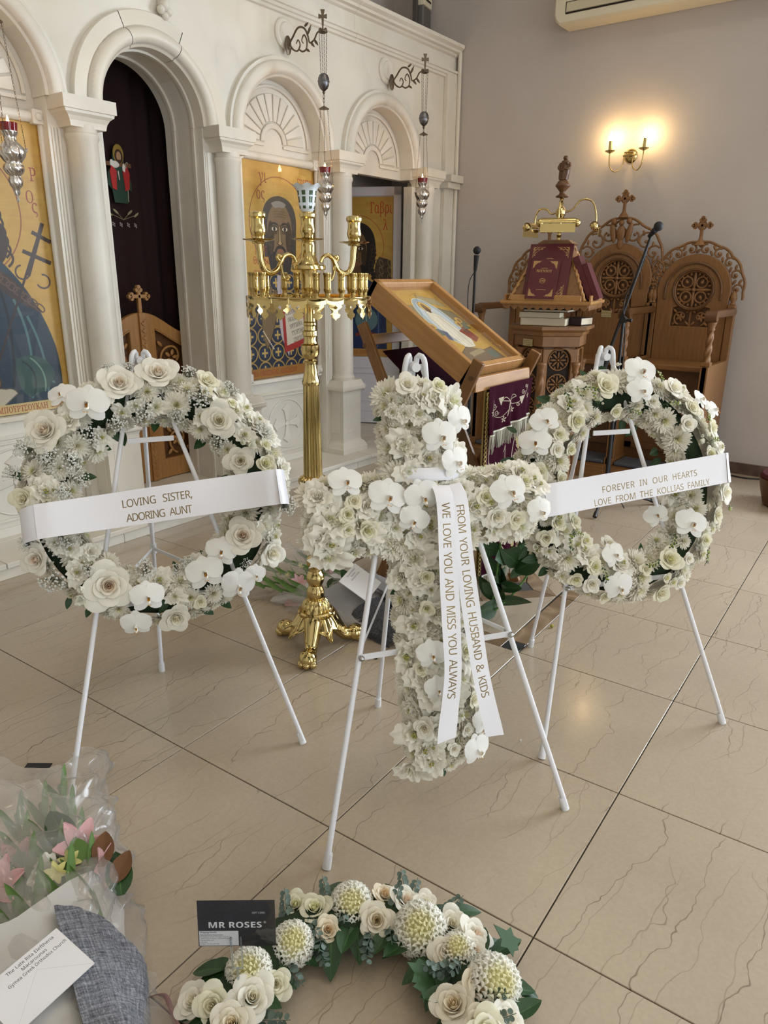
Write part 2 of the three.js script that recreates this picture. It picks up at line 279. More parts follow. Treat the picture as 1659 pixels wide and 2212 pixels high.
// ---------------------------------------------------------------- the marble icon screen
const COLS = [1.30, 2.38, 3.35, 4.43, 5.52], BAY = [1.84, 2.865, 3.89, 4.975], STEP = 0.086, SPR = 2.25, ZF = -3.74;
const screen = thing('icon_screen', 'white marble icon screen with round arches, columns, fan reliefs and a moulded cornice', 'icon screen');
{
  const R = 0.385, P = (name, g, parent = screen, m = M.marble) => mesh(name, metreUV(merge(Array.isArray(g) ? g : [g]), 0.55, rnd(), rnd()), m, parent);
  const archHole = (c, r, y0) => [[c - r, y0], [c + r, y0], ...arcPts(c, SPR, r, 0, PI, 28)];
  const x0 = -0.9;
  const bay1R = 0.335;
  // the wall with its arched niches and the two openings
  const shape = poly([[x0, STEP], [6.0, STEP], [6.0, 3.02], [x0, 3.02]], [archHole(BAY[0], R, STEP + 0.001), archHole(BAY[1] - 0.0, bay1R, STEP + 0.001), archHole(BAY[2], R, STEP + 0.001), [[4.592, STEP + 0.001], [5.49, STEP + 0.001], [5.49, 2.168], [BAY[3] + R, 2.168], ...arcPts(BAY[3], SPR, R, 0, PI, 28), [4.592, 2.168]]]);
  P('screen_wall', creased(ext(shape, 0.12, 0, 1).translate(0, 0, ZF - 0.12), 0.5));
  // steps in front, stone by stone
  const cuts = [-0.9, 0.35, 1.55, 2.36, 3.3, 4.44, 5.3, 6.0];
  for (let i = 0; i < cuts.length - 1; i++) {
    P('step_tread', box2(cuts[i] + 0.001, cuts[i + 1] - 0.001, STEP - 0.03, STEP, -4.7, -3.425, 0.006)); P('step_riser', box2(cuts[i] - 0.149, cuts[i + 1] - 0.151 + (i > 5 ? 0.15 : 0), 0, STEP - 0.031, -4.6, -3.442, 0.003));
  }
  // columns
  COLS.forEach((x, i) => {
    const c = new THREE.Group(); c.name = 'column'; c.position.set(x, 0, -3.70); screen.add(c);
    const sz = (g, k) => g.scale(1, 1, k);
    P('pedestal', [sz(sqLathe([[0.0, STEP], [0.15, STEP], [0.15, STEP + 0.035], [0.143, STEP + 0.045], [0.13, STEP + 0.07], [0.112, STEP + 0.085], [0.107, STEP + 0.1], [0.107, 0.555], [0.0, 0.555]]), 0.83),
      box2(-0.07, 0.07, STEP + 0.15, 0.52, 0.082, 0.0905, 0.004), box2(-0.113, -0.1, STEP + 0.15, 0.52, -0.055, 0.055, 0.004)], c);
    P('pedestal_cap', sz(sqLathe([[0, 0.553], [0.107, 0.553], [0.112, 0.565], [0.133, 0.575], [0.137, 0.583], [0.137, 0.602], [0.132, 0.606], [0.118, 0.632], [0.11, 0.65], [0, 0.65]]), 0.83), c);
    P('shaft', creased(lathe([[0.09, 0.648], [0.09, 0.672], [0.083, 0.684], [0.08, 0.70], [0.0785, 1.3], [0.0755, 2.06], [0.083, 2.075], [0.083, 2.092], [0.077, 2.10], [0.077, 2.13]], 36), 0.5), c);
    P('capital', sz(sqLathe([[0, 2.118], [0.098, 2.118], [0.1, 2.13], [0.104, 2.145], [0.116, 2.165], [0.134, 2.178], [0.136, 2.19], [0.146, 2.192], [0.146, 2.252], [0, 2.252]]), 0.72), c);
    const ribs = []; // fluted pilaster behind the shaft
    for (const s of [-1, 1]) for (const [o, r] of [[0.098, 0.009], [0.117, 0.008], [0.134, 0.007]]) ribs.push(cyl(r, r, 1.46, s * o, 0.655, -0.04, 10));
    P('pilaster', [box2(-0.143, 0.143, 0.655, 2.12, -0.12, -0.042), ...ribs], c);
    if (i === 4) P('end_pilaster', [box2(0.30, 0.475, STEP, 3.03, -0.04, 0.0, 0.004), box2(0.44, 0.47, STEP, 3.2, 0.0, 0.03, 0.01), box2(0.28, 0.478, 2.19, 2.25, -0.04, 0.08, 0.006), box2(0.28, 0.478, 2.14, 2.19, -0.04, 0.05, 0.006)], c);
  });
  // archivolts
  const roll = (r0, r1, z, b) => { const o = [[r1, ZF - 0.002], [r1, z], [r0 + (r1 - r0) * 0.86, z]]; const c = (r0 + r1) / 2 - 0.004, w = (r1 - r0) * 0.36; for (let i = 0; i <= 10; i++) { const a = PI * i / 10; o.push([c + w * Math.cos(a), z + b * Math.sin(a)]); } o.push([r0 + 0.006, z - 0.002], [r0, z - 0.008], [r0, ZF - 0.1]); return o; };
  for (const b of [0, 2, 3]) P('archivolt', archSweep(roll(R - 0.004, 0.495, ZF + 0.03, 0.034), BAY[b], SPR));
  { // the middle arch is broader: a flat band, a roll and a moulded soffit, cut into three stones
    const prof = [[0.50, ZF - 0.002], [0.50, ZF + 0.03], [0.495, ZF + 0.036], [0.43, ZF + 0.036], [0.424, ZF + 0.03]];
    for (let i = 0; i <= 10; i++) { const a = PI * i / 10; prof.push([0.384 + 0.04 * Math.cos(a), ZF + 0.03 + 0.042 * Math.sin(a)]); }
    prof.push([0.342, ZF + 0.028], [0.332, ZF + 0.02], [0.332, ZF - 0.05]);
    for (const [a, e] of [[0, 0.36], [0.363, 0.63], [0.633, 1]]) P('archivolt', archSweep(prof, BAY[1], SPR, a * PI, e * PI, 18));
    P('reveal', [archSweep([[bay1R + 0.1, ZF - 0.119], [bay1R, ZF - 0.119], [bay1R, ZF - 0.34], [bay1R + 0.1, ZF - 0.34]], BAY[1], SPR), ...[-1, 1].map((s) => box2(BAY[1] + s * (bay1R + 0.05) - 0.05, BAY[1] + s * (bay1R + 0.05) + 0.05, STEP, SPR, ZF - 0.34, ZF - 0.119))]);
    for (const z of [ZF - 0.075, ZF - 0.25]) { // ribs that run round the reveal
      const rib = [[bay1R + 0.001, z - 0.014], [bay1R - 0.012, z - 0.010], [bay1R - 0.012, z + 0.010], [bay1R + 0.001, z + 0.014]];
      P('reveal_rib', [archSweep(rib, BAY[1], SPR), ...[-1, 1].map((s) => box2(BAY[1] + s * bay1R - (s > 0 ? 0.012 : 0), BAY[1] + s * bay1R + (s > 0 ? 0 : 0.012), STEP, SPR, z - 0.012, z + 0.012, 0.003))]);
    }
    for (const s of [-1, 1]) P('jamb_strip', box2(BAY[1] + s * 0.372 - 0.018, BAY[1] + s * 0.372 + 0.018, STEP, 2.12, ZF - 0.02, ZF + 0.012, 0.004));
  }
  // bay fillings
  const fan = (c) => {
    const z = -3.84, cy = SPR + 0.01;
    P('fan_relief', [ext(poly([...arcPts(c, cy, 0.345, 0, PI, 28), ...arcPts(c, cy, 0.325, PI, 0, 28)]), 0.012, 0.004).translate(0, 0, z), ext(poly([...arcPts(c, cy, 0.12, 0, PI, 18), ...arcPts(c, cy, 0.085, PI, 0, 18)]), 0.012, 0.004).translate(0, 0, z), box2(c - 0.345, c - 0.09, cy - 0.028, cy - 0.008, z, z + 0.010, 0.003), box2(c + 0.09, c + 0.345, cy - 0.028, cy - 0.008, z, z + 0.010, 0.003)]);
    for (let i = 0; i < 12; i++) { const a0 = PI * (i + 0.06) / 12, a1 = PI * (i + 0.94) / 12; P('fan_blade', ext(poly([...arcPts(c, cy, 0.292, a0, a1, 3), ...arcPts(c, cy, 0.13, a1, a0, 1)]), 0.012, 0.004).translate(0, 0, z - 0.003)); }
  };
  for (const b of [0, 2]) {
    const c = BAY[b], l = c - R, r = c + R;
    P('niche_back', box2(l, r, 0.62, SPR + R, -4.0, -3.842));
    P('lower_panel', box2(l, r, STEP, 0.705, -4.0, -3.80, 0.004));
    P('panel_moulding', [[l + 0.03, r - 0.03, 0.60, 0.622], [l + 0.03, r - 0.03, 0.575, 0.587], [l + 0.05, r - 0.05, 0.165, 0.18], [l, r, STEP, STEP + 0.05]].map(([a, e, y0, y1]) => box2(a, e, y0, y1, -3.80, -3.79, 0.004)).concat([l + 0.03, r - 0.045].map((x) => box2(x, x + 0.014, 0.165, 0.56, -3.80, -3.79, 0.004))));
    // relief cross in an oval
    const cy = 0.372, f = 0.055, arm = (t) => [[0.012, 0.02], [0.03, f + 0.04], [0.05, f + 0.055], [0.02, f + 0.075], [0, f + 0.09], [-0.02, f + 0.075], [-0.05, f + 0.055], [-0.03, f + 0.04], [-0.012, 0.02]].map(([x, y]) => [c + x * Math.cos(t) - y * Math.sin(t), cy + x * Math.sin(t) + y * Math.cos(t)]);
    P('relief_cross', [...[0, 1, 2, 3].map((k) => ext(poly(arm(k * PI / 2)), 0.012, 0.004).translate(0, 0, -3.803)), new THREE.TorusGeometry(0.178, 0.007, 6, 40).scale(1.05, 1, 1).translate(c, cy, -3.80), new THREE.CylinderGeometry(0.02, 0.02, 0.01, 12).rotateX(PI / 2).translate(c, cy, -3.797)]);
    for (const s of [-1, 1]) P('relief_corner', [0.2, 0.54].map((y) => ext(poly([[c + s * 0.33, y + (y < 0.4 ? 0 : -0.02)], [c + s * 0.20, y + (y < 0.4 ? 0 : -0.02)], [c + s * 0.27, y + (y < 0.4 ? 0.06 : -0.08)], [c + s * 0.33, y + (y < 0.4 ? 0.14 : -0.16)]].sort(() => 0)), 0.008, 0.003).translate(0, 0, -3.802)));
    // frame of the icon: top roll, rosette blocks, side rolls, sill
    P('icon_surround', [cyl(0.026, 0.026, 2 * R, 0, 0, 0, 14).rotateZ(PI / 2).translate(r, 2.158, -3.81), ...[-1, 1].map((s) => cyl(0.016, 0.016, 1.43, c + s * (R - 0.004), 0.70, -3.80, 12)), box2(l, r, 0.69, 0.718, -3.83, -3.775, 0.006)]);
    for (const [s, y] of [[-1, 2.158], [1, 2.158], [-1, 0.735], [1, 0.735]]) P('rosette_block', [box2(c + s * (R - 0.02) - 0.032, c + s * (R - 0.02) + 0.032, y - 0.034, y + 0.034, -3.84, -3.775, 0.006), new THREE.SphereGeometry(0.02, 12, 8).scale(1, 1, 0.5).translate(c + s * (R - 0.02), y, -3.775)]);
    fan(c);
  }
  { const c = BAY[3]; P('door_lintel', box2(c - R, 5.5, 2.168, SPR + R, -3.90, -3.842)); fan(c); }
  // cornice in long stones
  const cor = [[ZF - 0.34, 2.99], [ZF, 2.99], [ZF + 0.018, 2.995], [ZF + 0.018, 3.012], [ZF + 0.03, 3.016], [ZF + 0.03, 3.034], [ZF + 0.042, 3.038], [ZF + 0.042, 3.056], [ZF + 0.01, 3.062], [ZF + 0.01, 3.158], [ZF + 0.03, 3.168], [ZF + 0.034, 3.182], [ZF + 0.06, 3.188], [ZF + 0.062, 3.205], [ZF + 0.085, 3.222], [ZF + 0.088, 3.245], [ZF - 0.34, 3.245]];
  for (const [a, b] of [[-0.9, 2.1], [2.102, 4.62], [4.622, 5.99]]) P('cornice', profX(cor, a, b));
  // round bosses that carry the lamp brackets, and the drop ornament over the middle arch
  for (const b of [0, 2, 3]) P('boss', creased(lathe([[0, 0.0], [0.088, 0.0], [0.088, 0.012], [0.078, 0.02], [0.066, 0.022], [0.058, 0.032], [0, 0.036]], 32).rotateX(PI / 2).translate(BAY[b] + 0.03, 2.885, ZF), 0.5));
  P('drop_ornament', [box2(2.925, 2.995, 2.86, 2.99, ZF, ZF + 0.07, 0.006), box2(2.94, 2.98, 2.80, 2.87, ZF, ZF + 0.055, 0.006), sph(0.03, 2.96, 2.80, ZF + 0.04), sph(0.022, 2.935, 2.775, ZF + 0.04), sph(0.022, 2.985, 2.775, ZF + 0.04), sph(0.02, 2.96, 2.75, ZF + 0.04)]);
}
// the dim sanctuary behind: a grey pier, and the painted apse above the cornice
struct('wall_pier', metreUV(box2(5.45, 6.0, STEP, 4.9, -4.62, -4.4), 0.7), M.wallGrey);

// ---------------------------------------------------------------- painted icons, doors, curtain and hanging lamps of the screen
M.glass = phys({ color: 0xffffff, transmission: 1, thickness: 0, roughness: 0.015, ior: 1.5 });
M.gilt = std({ color: 0xb98f45, roughness: 0.4, metalness: 0.5 });
const leafGold = (g, w, h) => { g.fillStyle = '#c29a45'; g.fillRect(0, 0, w, h); for (let i = 0; i < 700; i++) { const v = rnd(); g.fillStyle = `rgba(${v > 0.5 ? '236,205,120' : '150,108,40'},${0.03 + 0.05 * rnd()})`; g.fillRect(rnd() * w, rnd() * h, 20 + 70 * rnd(), 4 + 26 * rnd()); } };
const path = (g, pts, fill, stroke, lw) => { g.beginPath(); pts.forEach((p, i) => p.length === 2 ? (i ? g.lineTo(...p) : g.moveTo(...p)) : p.length === 4 ? g.quadraticCurveTo(...p) : g.bezierCurveTo(...p)); if (fill) { g.closePath(); g.fillStyle = fill; g.fill(); } if (stroke) { g.strokeStyle = stroke; g.lineWidth = lw ?? 3; g.stroke(); } };
const ell = (g, x, y, a, b, fill, stroke, lw, rot = 0, s = 0, e = TAU) => { g.beginPath(); g.ellipse(x, y, a, b, rot, s, e); if (fill) { g.fillStyle = fill; g.fill(); } if (stroke) { g.strokeStyle = stroke; g.lineWidth = lw ?? 3; g.stroke(); } };
const word = (g, t, x, y, px, color, font = 'serif', sx = 0.72) => { g.save(); g.translate(x, y); g.scale(sx, 1); g.font = px + 'px ' + font; g.fillStyle = color; g.textBaseline = 'alphabetic'; g.fillText(t, 0, 0); g.restore(); };
function face(g, x, y, s, skin, dark, hair, beard) { // a long icon face, s = half width
  if (beard) path(g, [[x - s, y + s * 0.2], [x - s * 1.15, y + s * 1.6, x - s * 0.55, y + s * 2.7], [x, y + s * 3.1, x + s * 0.55, y + s * 2.7], [x + s * 1.15, y + s * 1.6, x + s, y + s * 0.2]], beard);
  ell(g, x, y - s * 0.1, s, s * 1.45, skin);
  ell(g, x - s * 0.72, y + s * 0.35, s * 0.26, s * 0.9, dark); ell(g, x + s * 0.72, y + s * 0.35, s * 0.26, s * 0.9, dark);
  for (const k of [-1, 1]) { ell(g, x + k * s * 0.42, y - s * 0.12, s * 0.30, s * 0.2, dark); ell(g, x + k * s * 0.42, y - s * 0.12, s * 0.22, s * 0.11, '#d9cdb4'); ell(g, x + k * s * 0.42, y - s * 0.12, s * 0.1, s * 0.11, '#1a120c'); path(g, [[x + k * s * 0.12, y - s * 0.32], [x + k * s * 0.5, y - s * 0.56, x + k * s * 0.82, y - s * 0.26]], null, '#2c2118', s * 0.11); path(g, [[x + k * s * 0.2, y + s * 0.08], [x + k * s * 0.42, y + s * 0.2, x + k * s * 0.66, y + s * 0.05]], null, dark, s * 0.06); }
  path(g, [[x - s * 0.06, y - s * 0.3], [x - s * 0.10, y + s * 0.55], [x - s * 0.22, y + s * 0.68], [x, y + s * 0.78], [x + s * 0.22, y + s * 0.68], [x + s * 0.10, y + s * 0.55], [x + s * 0.06, y - s * 0.3]], 'rgba(224,190,140,0.5)', dark, s * 0.05);
  path(g, [[x - s * 0.28, y + s * 1.06], [x, y + s * 0.96, x + s * 0.28, y + s * 1.06], [x, y + s * 1.26, x - s * 0.28, y + s * 1.06]], '#9a5a40');
  if (beard) { path(g, [[x - s * 0.5, y + s * 1.35], [x - s * 0.3, y + s * 0.8, x, y + s * 0.88], [x + s * 0.3, y + s * 0.8, x + s * 0.5, y + s * 1.35]], null, beard, s * 0.16); for (let i = -4; i <= 4; i++) path(g, [[x + i * s * 0.16, y + s * 1.4], [x + i * s * 0.2, y + s * 2, x + i * s * 0.1, y + s * 2.8]], null, 'rgba(150,130,110,0.25)', s * 0.04); }
  for (let i = 0; i < 3; i++) path(g, [[x - s * 0.5, y - s * (0.75 + i * 0.14)], [x, y - s * (0.85 + i * 0.14), x + s * 0.5, y - s * (0.75 + i * 0.14)]], null, 'rgba(60,40,25,0.35)', s * 0.04);
}
const folds = (g, list, c1, c2, lw) => list.forEach((p, i) => path(g, p, null, i % 2 ? c1 : c2, lw));
const baptist = canvasTex(512, 1000, (g, w, h) => {
  leafGold(g, w, h);
  ell(g, 190, 300, 215, 225, null, '#8a4a2a', 4);
  path(g, [[70, 150], [190, 20, 310, 150], [350, 260, 330, 330], [370, 420, 318, 470], [60, 470], [20, 300, 70, 150]], '#33231a');
  face(g, 190, 250, 72, '#8a6a44', '#4e3823', '#33231a', '#3b2a1e');
  for (let i = 0; i < 7; i++) path(g, [[300 + i * 6, 240 + i * 30], [350 + i * 5, 270 + i * 30, 322 + i * 3, 300 + i * 30]], null, '#33231a', 8);
  path(g, [[0, 500], [100, 440], [300, 445], [420, 560, 470, 760], [490, 880, 470, 962], [0, 962]], '#1c3140'); // robe
  path(g, [[230, 470], [330, 470, 400, 590], [440, 640], [430, 640], [380, 620, 300, 560]], '#3c2c26'); for (let i = 0; i < 8; i++) ell(g, 275 + i * 22, 490 + i * 19, 20, 12, null, '#5d4636', 5, 0.7);
  folds(g, [[[300, 560], [330, 700, 300, 900]], [[340, 590], [400, 740, 360, 950]], [[240, 540], [250, 700, 200, 900]], [[380, 650], [440, 800, 420, 950]], [[150, 540], [180, 720, 120, 900]], [[90, 560], [110, 700, 60, 860]], [[330, 820], [390, 800, 440, 850]], [[320, 870], [380, 850, 450, 900]]], 'rgba(92,134,128,0.75)', 'rgba(8,16,26,0.8)', 9);
  path(g, [[322, 800], [420, 770, 455, 860], [440, 930, 350, 945], [300, 900, 322, 800]], '#2c4b46'); folds(g, [[[340, 810], [400, 850, 370, 935]], [[370, 800], [430, 850, 410, 930]]], 'rgba(140,170,150,0.7)', 'rgba(10,20,26,0.7)', 6);
  g.save(); g.strokeStyle = '#3a2a26'; g.lineWidth = 8; g.beginPath(); g.moveTo(472, 340); g.lineTo(236, 860); g.stroke(); g.lineWidth = 14; g.beginPath(); g.moveTo(478, 328); g.lineTo(404, 510); g.moveTo(436, 360); g.lineTo(500, 392); g.moveTo(395, 425); g.lineTo(492, 466); g.stroke(); g.lineWidth = 6; g.strokeStyle = '#4a3b38'; g.beginPath(); g.arc(385, 498, 24, 0.4, 4.6); g.stroke(); g.beginPath(); g.arc(455, 530, 24, 4.6, 9.0); g.stroke(); g.restore();
  path(g, [[170, 880], [270, 905], [300, 900, 310, 925], [230, 985], [100, 1000], [60, 960]], '#b9b09c', '#5a5346', 4); // scroll
  g.save(); g.translate(130, 925); g.rotate(-0.25); ['ΠΙΝΟΕΙΤΕ', 'ΓΑΡΗ', 'ΒΑΣΙ'].forEach((t, i) => word(g, t, i * 10, 8 + i * 24, 26, '#191410')); g.restore();
  path(g, [[110, 850], [180, 830], [250, 850], [270, 900, 230, 912], [170, 900], [120, 905]], '#7a5a3c', '#43301f', 4); for (let i = 0; i < 4; i++) path(g, [[150, 858 + i * 13], [200, 852 + i * 13, 232, 866 + i * 11]], null, '#43301f', 3);
  word(g, 'ὁ', 404, 92, 76, '#8c3222'); word(g, 'Ἅ', 400, 190, 84, '#8c3222'); word(g, 'Ρ', 452, 190, 62, '#8c3222'); word(g, 'Ο', 430, 262, 56, '#8c3222'); word(g, 'ς', 446, 296, 66, '#8c3222');
  g.fillStyle = '#c9b27a'; g.fillRect(0, 962, w, 38); word(g, 'ΜΝΗΜΗ  ΟΥΣΟΥΛΑΣ ΜΠΟΥΡΤΣΟΥΚΛΗ  ΔΩΡΕΑ', 8, 992, 30, '#8c2a1c');
});
const bishop = canvasTex(512, 1000, (g, w, h) => {
  leafGold(g, w, h);
  ell(g, 262, 262, 196, 205, null, '#8a4a2a', 4);
  path(g, [[150, 300], [130, 150, 262, 140], [395, 150, 375, 300], [370, 420], [155, 420]], '#3e372f');
  path(g, [[60, 640], [150, 500, 230, 470], [300, 470], [400, 500, 480, 640], [490, 950], [50, 950]], '#2a3350');
  face(g, 262, 300, 84, '#7d6444', '#43341f', '#3a342e', '#2c241e'); path(g, [[210, 175], [262, 150, 310, 175], [300, 200, 262, 190], [225, 205, 210, 175]], '#8d867c');
  // vestment with crosses in rings
  g.save(); g.beginPath(); g.moveTo(40, 950); g.lineTo(40, 640); g.quadraticCurveTo(130, 520, 200, 500); g.lineTo(330, 500); g.quadraticCurveTo(430, 540, 500, 660); g.lineTo(500, 950); g.closePath(); g.clip();
  g.fillStyle = '#1f2638'; g.fillRect(0, 480, w, 500);
  for (let y = 0; y < 6; y++) for (let x = 0; x < 6; x++) { const cx = 40 + x * 92 + (y % 2) * 0, cy = 540 + y * 84; ell(g, cx, cy, 42, 40, null, '#a98a4a', 7); ell(g, cx, cy, 31, 30, '#20324a', '#10151f', 3); g.fillStyle = '#c2a25a'; g.fillRect(cx - 5, cy - 22, 10, 44); g.fillRect(cx - 20, cy - 5, 40, 10); }
  g.fillStyle = 'rgba(214,206,196,0.95)'; path(g, [[235, 505], [300, 505], [290, 640], [330, 780], [300, 905], [250, 800], [225, 640]], '#b9aeb0'); folds(g, [[[255, 520], [250, 700, 290, 870]], [[280, 520], [280, 680, 310, 820]]], 'rgba(110,80,90,0.6)', 'rgba(160,130,135,0.7)', 5);
  g.restore();
  path(g, [[255, 640], [420, 600], [440, 850], [272, 885]], '#a02a26'); path(g, [[278, 655], [408, 622], [420, 820], [290, 850]], '#cfc6b4'); g.save(); g.translate(284, 682); g.rotate(-0.2); ['ΟΠΟΙΜΗΝ', 'ΟΚΑΛΟΣΤΗ', 'ΝΨΥΧΗΝΑ', 'ΥΤΟΥΤΙΘΗ', 'ΣΙΝΥΠΕΡ'].forEach((t, i) => word(g, t, i * 6, 18 + i * 36, 30, '#191410', 'serif', 0.62)); g.restore();
  path(g, [[120, 700], [150, 600, 175, 560], [196, 556], [200, 620], [216, 570], [232, 578], [222, 700], [190, 800, 150, 860], [120, 800, 120, 700]], '#77603c', '#43331f', 4); for (let i = 0; i < 12; i++) ell(g, 128 + i * 6, 770 + i * 8, 4, 4, '#d9cdb4');
  word(g, 'ὁ ἅγι', 72, 88, 78, '#7c3a1e'); word(g, 'ος', 116, 162, 72, '#7c3a1e'); word(g, 'ΓΡΗΓΟ', 392, 92, 56, '#9a2c1c', 'serif', 0.6); word(g, 'ΡΙΟς', 410, 150, 52, '#9a2c1c', 'serif', 0.6);
  ['ἀρχιεπ', 'Θεςςαλ', 'ονίκης'].forEach((t, i) => word(g, t, 80, 400 + i * 54, 50, '#9a3a1c', 'serif', 0.62)); ['ὁ Πα', 'λαμᾶς'].forEach((t, i) => word(g, t, 430, 430 + i * 54, 46, '#9a3a1c', 'serif', 0.62));
  g.fillStyle = '#9a6a2c'; g.fillRect(0, 950, w, 50); word(g, 'ΔΩΡΕΑ  ΟΙΚΟΓΕΝΕΙΑΣ  ΑΝΑΣΤΑΣΙΟΥ', 20, 986, 32, '#8c2a1c', 'serif', 0.6);
});
const angel = canvasTex(512, 1000, (g, w, h) => {
  leafGold(g, w, h);
  ell(g, 270, 300, 180, 190, null, '#a8542e', 4);
  path(g, [[400, 520], [370, 420, 420, 360], [500, 380], [512, 620], [440, 760]], '#4c3b2a'); for (let i = 0; i < 26; i++) ell(g, 405 + (i % 4) * 30, 400 + Math.floor(i / 4) * 46, 22, 13, null, i % 2 ? '#8d7a55' : '#2c2118', 4, 1.1);
  path(g, [[130, 380], [110, 170, 270, 150], [400, 160, 395, 330], [390, 450, 350, 470], [150, 470]], '#1f1713'); for (let i = 0; i < 9; i++) ell(g, 370 + 12 * Math.sin(i), 300 + i * 24, 18, 14, '#241a15', '#4a382c', 3);
  face(g, 255, 320, 78, '#7c5c3c', '#40301e', '#1f1713');
  path(g, [[225, 420], [285, 420], [300, 500], [210, 500]], '#6c4f34');
  path(g, [[30, 760], [60, 540, 200, 490], [310, 490], [440, 530, 470, 700], [480, 950], [20, 950]], '#26365c'); folds(g, [[[320, 520], [380, 700, 340, 940]], [[120, 560], [150, 720, 100, 940]], [[230, 520], [240, 700, 210, 940]], [[400, 600], [430, 760, 410, 940]]], 'rgba(120,140,180,0.5)', 'rgba(10,14,30,0.7)', 9);
  path(g, [[40, 620], [130, 560], [190, 700], [170, 940], [30, 940]], '#6a5a44'); ell(g, 330, 760, 84, 76, '#5f7a82', '#2c3a40', 5); path(g, [[330, 690], [320, 760, 340, 830]], null, '#c8d2d0', 4); path(g, [[250, 860], [330, 840], [420, 865]], null, '#7c2f2a', 20);
  word(g, 'Γαβρι', 352, 96, 92, '#b8371c', 'serif', 0.62); word(g, 'ὴλ', 420, 196, 84, '#b8371c', 'serif', 0.7);
  g.fillStyle = '#b8884a'; g.fillRect(0, 950, w, 50); word(g, 'ΔΩΡΕΑ  ΚΩΝΣΤΑΝΤΙΝΟΥ  ΚΑΙ  ΕΛΕΝΗΣ', 14, 984, 30, '#9a3a1c', 'serif', 0.6);
});
function icon(name, label, tex, x0, x1, y0, y1, z, tilt = 0) {
  const w = x1 - x0, h = y1 - y0, t = thing(name, label, 'icon', [(x0 + x1) / 2, (y0 + y1) / 2, z]);
  const b = mesh('painted_panel', new THREE.BoxGeometry(w, h, 0.014), [M.gilt, M.gilt, M.gilt, M.gilt, std({ map: tex, roughness: 0.42 }), M.gilt], t); b.rotation.y = tilt;
  const gl = mesh('glass_pane', new THREE.PlaneGeometry(w - 0.004, h - 0.004).translate(0, 0, 0.0125), M.glass, t); gl.rotation.y = tilt;
  return t;
}
icon('icon_painting', 'gold icon of a bearded man holding a cross staff and scroll, at the left edge', baptist, 1.462, 2.226, 0.722, 2.132, -3.824);
icon('icon_painting', 'gold ground icon of a bearded bishop holding a red book, behind the brass candle stand', bishop, 3.514, 4.266, 0.722, 2.132, -3.822, deg(1.2));
{ // the side door stands open into the sanctuary, with an angel painted on it
  const d = thing('side_door', 'white side door standing open, painted with an angel on gold under the last arch', 'door', [5.545, STEP, -3.955], Math.atan2(0.895, -0.445));
  const w = 0.80, h = 2.06, M2 = std({ color: 0xdedbe2, roughness: 0.5 }), F = -0.016; // its painted face looks along local -z
  const fb = (x0, x1, y0, y1, t, r) => box2(x0, x1, y0, y1, F - t, F + 0.002, r);
  mesh('door_leaf', [box2(0, w, 0.01, h, F, 0.02, 0.004), fb(0.10, w - 0.10, 0.12, 0.17, 0.006, 0.003), fb(0.10, w - 0.10, 0.47, 0.50, 0.006, 0.003), fb(0.10, w - 0.10, 0.52, 0.53, 0.006, 0.003), fb(0.10, w - 0.10, 0.215, 0.225, 0.006, 0.003)], M2, d);
  mesh('door_frame', [fb(0.0, 0.07, 0.62, h, 0.016, 0.006), fb(w - 0.07, w, 0.62, h, 0.016, 0.006), fb(0, w, 1.985, h, 0.016, 0.006)], M2, d);
  const c = w / 2, cy = 0.35, rel = []; for (let k = 0; k < 4; k++) rel.push(ext(poly([[0.01, 0.01], [0.022, 0.06], [0.035, 0.075], [0, 0.1], [-0.035, 0.075], [-0.022, 0.06], [-0.01, 0.01]]), 0.008, 0.002).rotateZ(k * PI / 2).translate(c, cy, F - 0.007)); mesh('relief_cross', rel, M2, d);
  mesh('icon_board', fb(0.072, w - 0.072, 0.625, 1.98, 0.006), std({ color: 0xb8884a }), d);
  mesh('icon_painting', new THREE.PlaneGeometry(w - 0.15, 1.35).rotateY(PI).translate(w / 2, 1.303, F - 0.0075), std({ map: angel, roughness: 0.42 }), d);
}
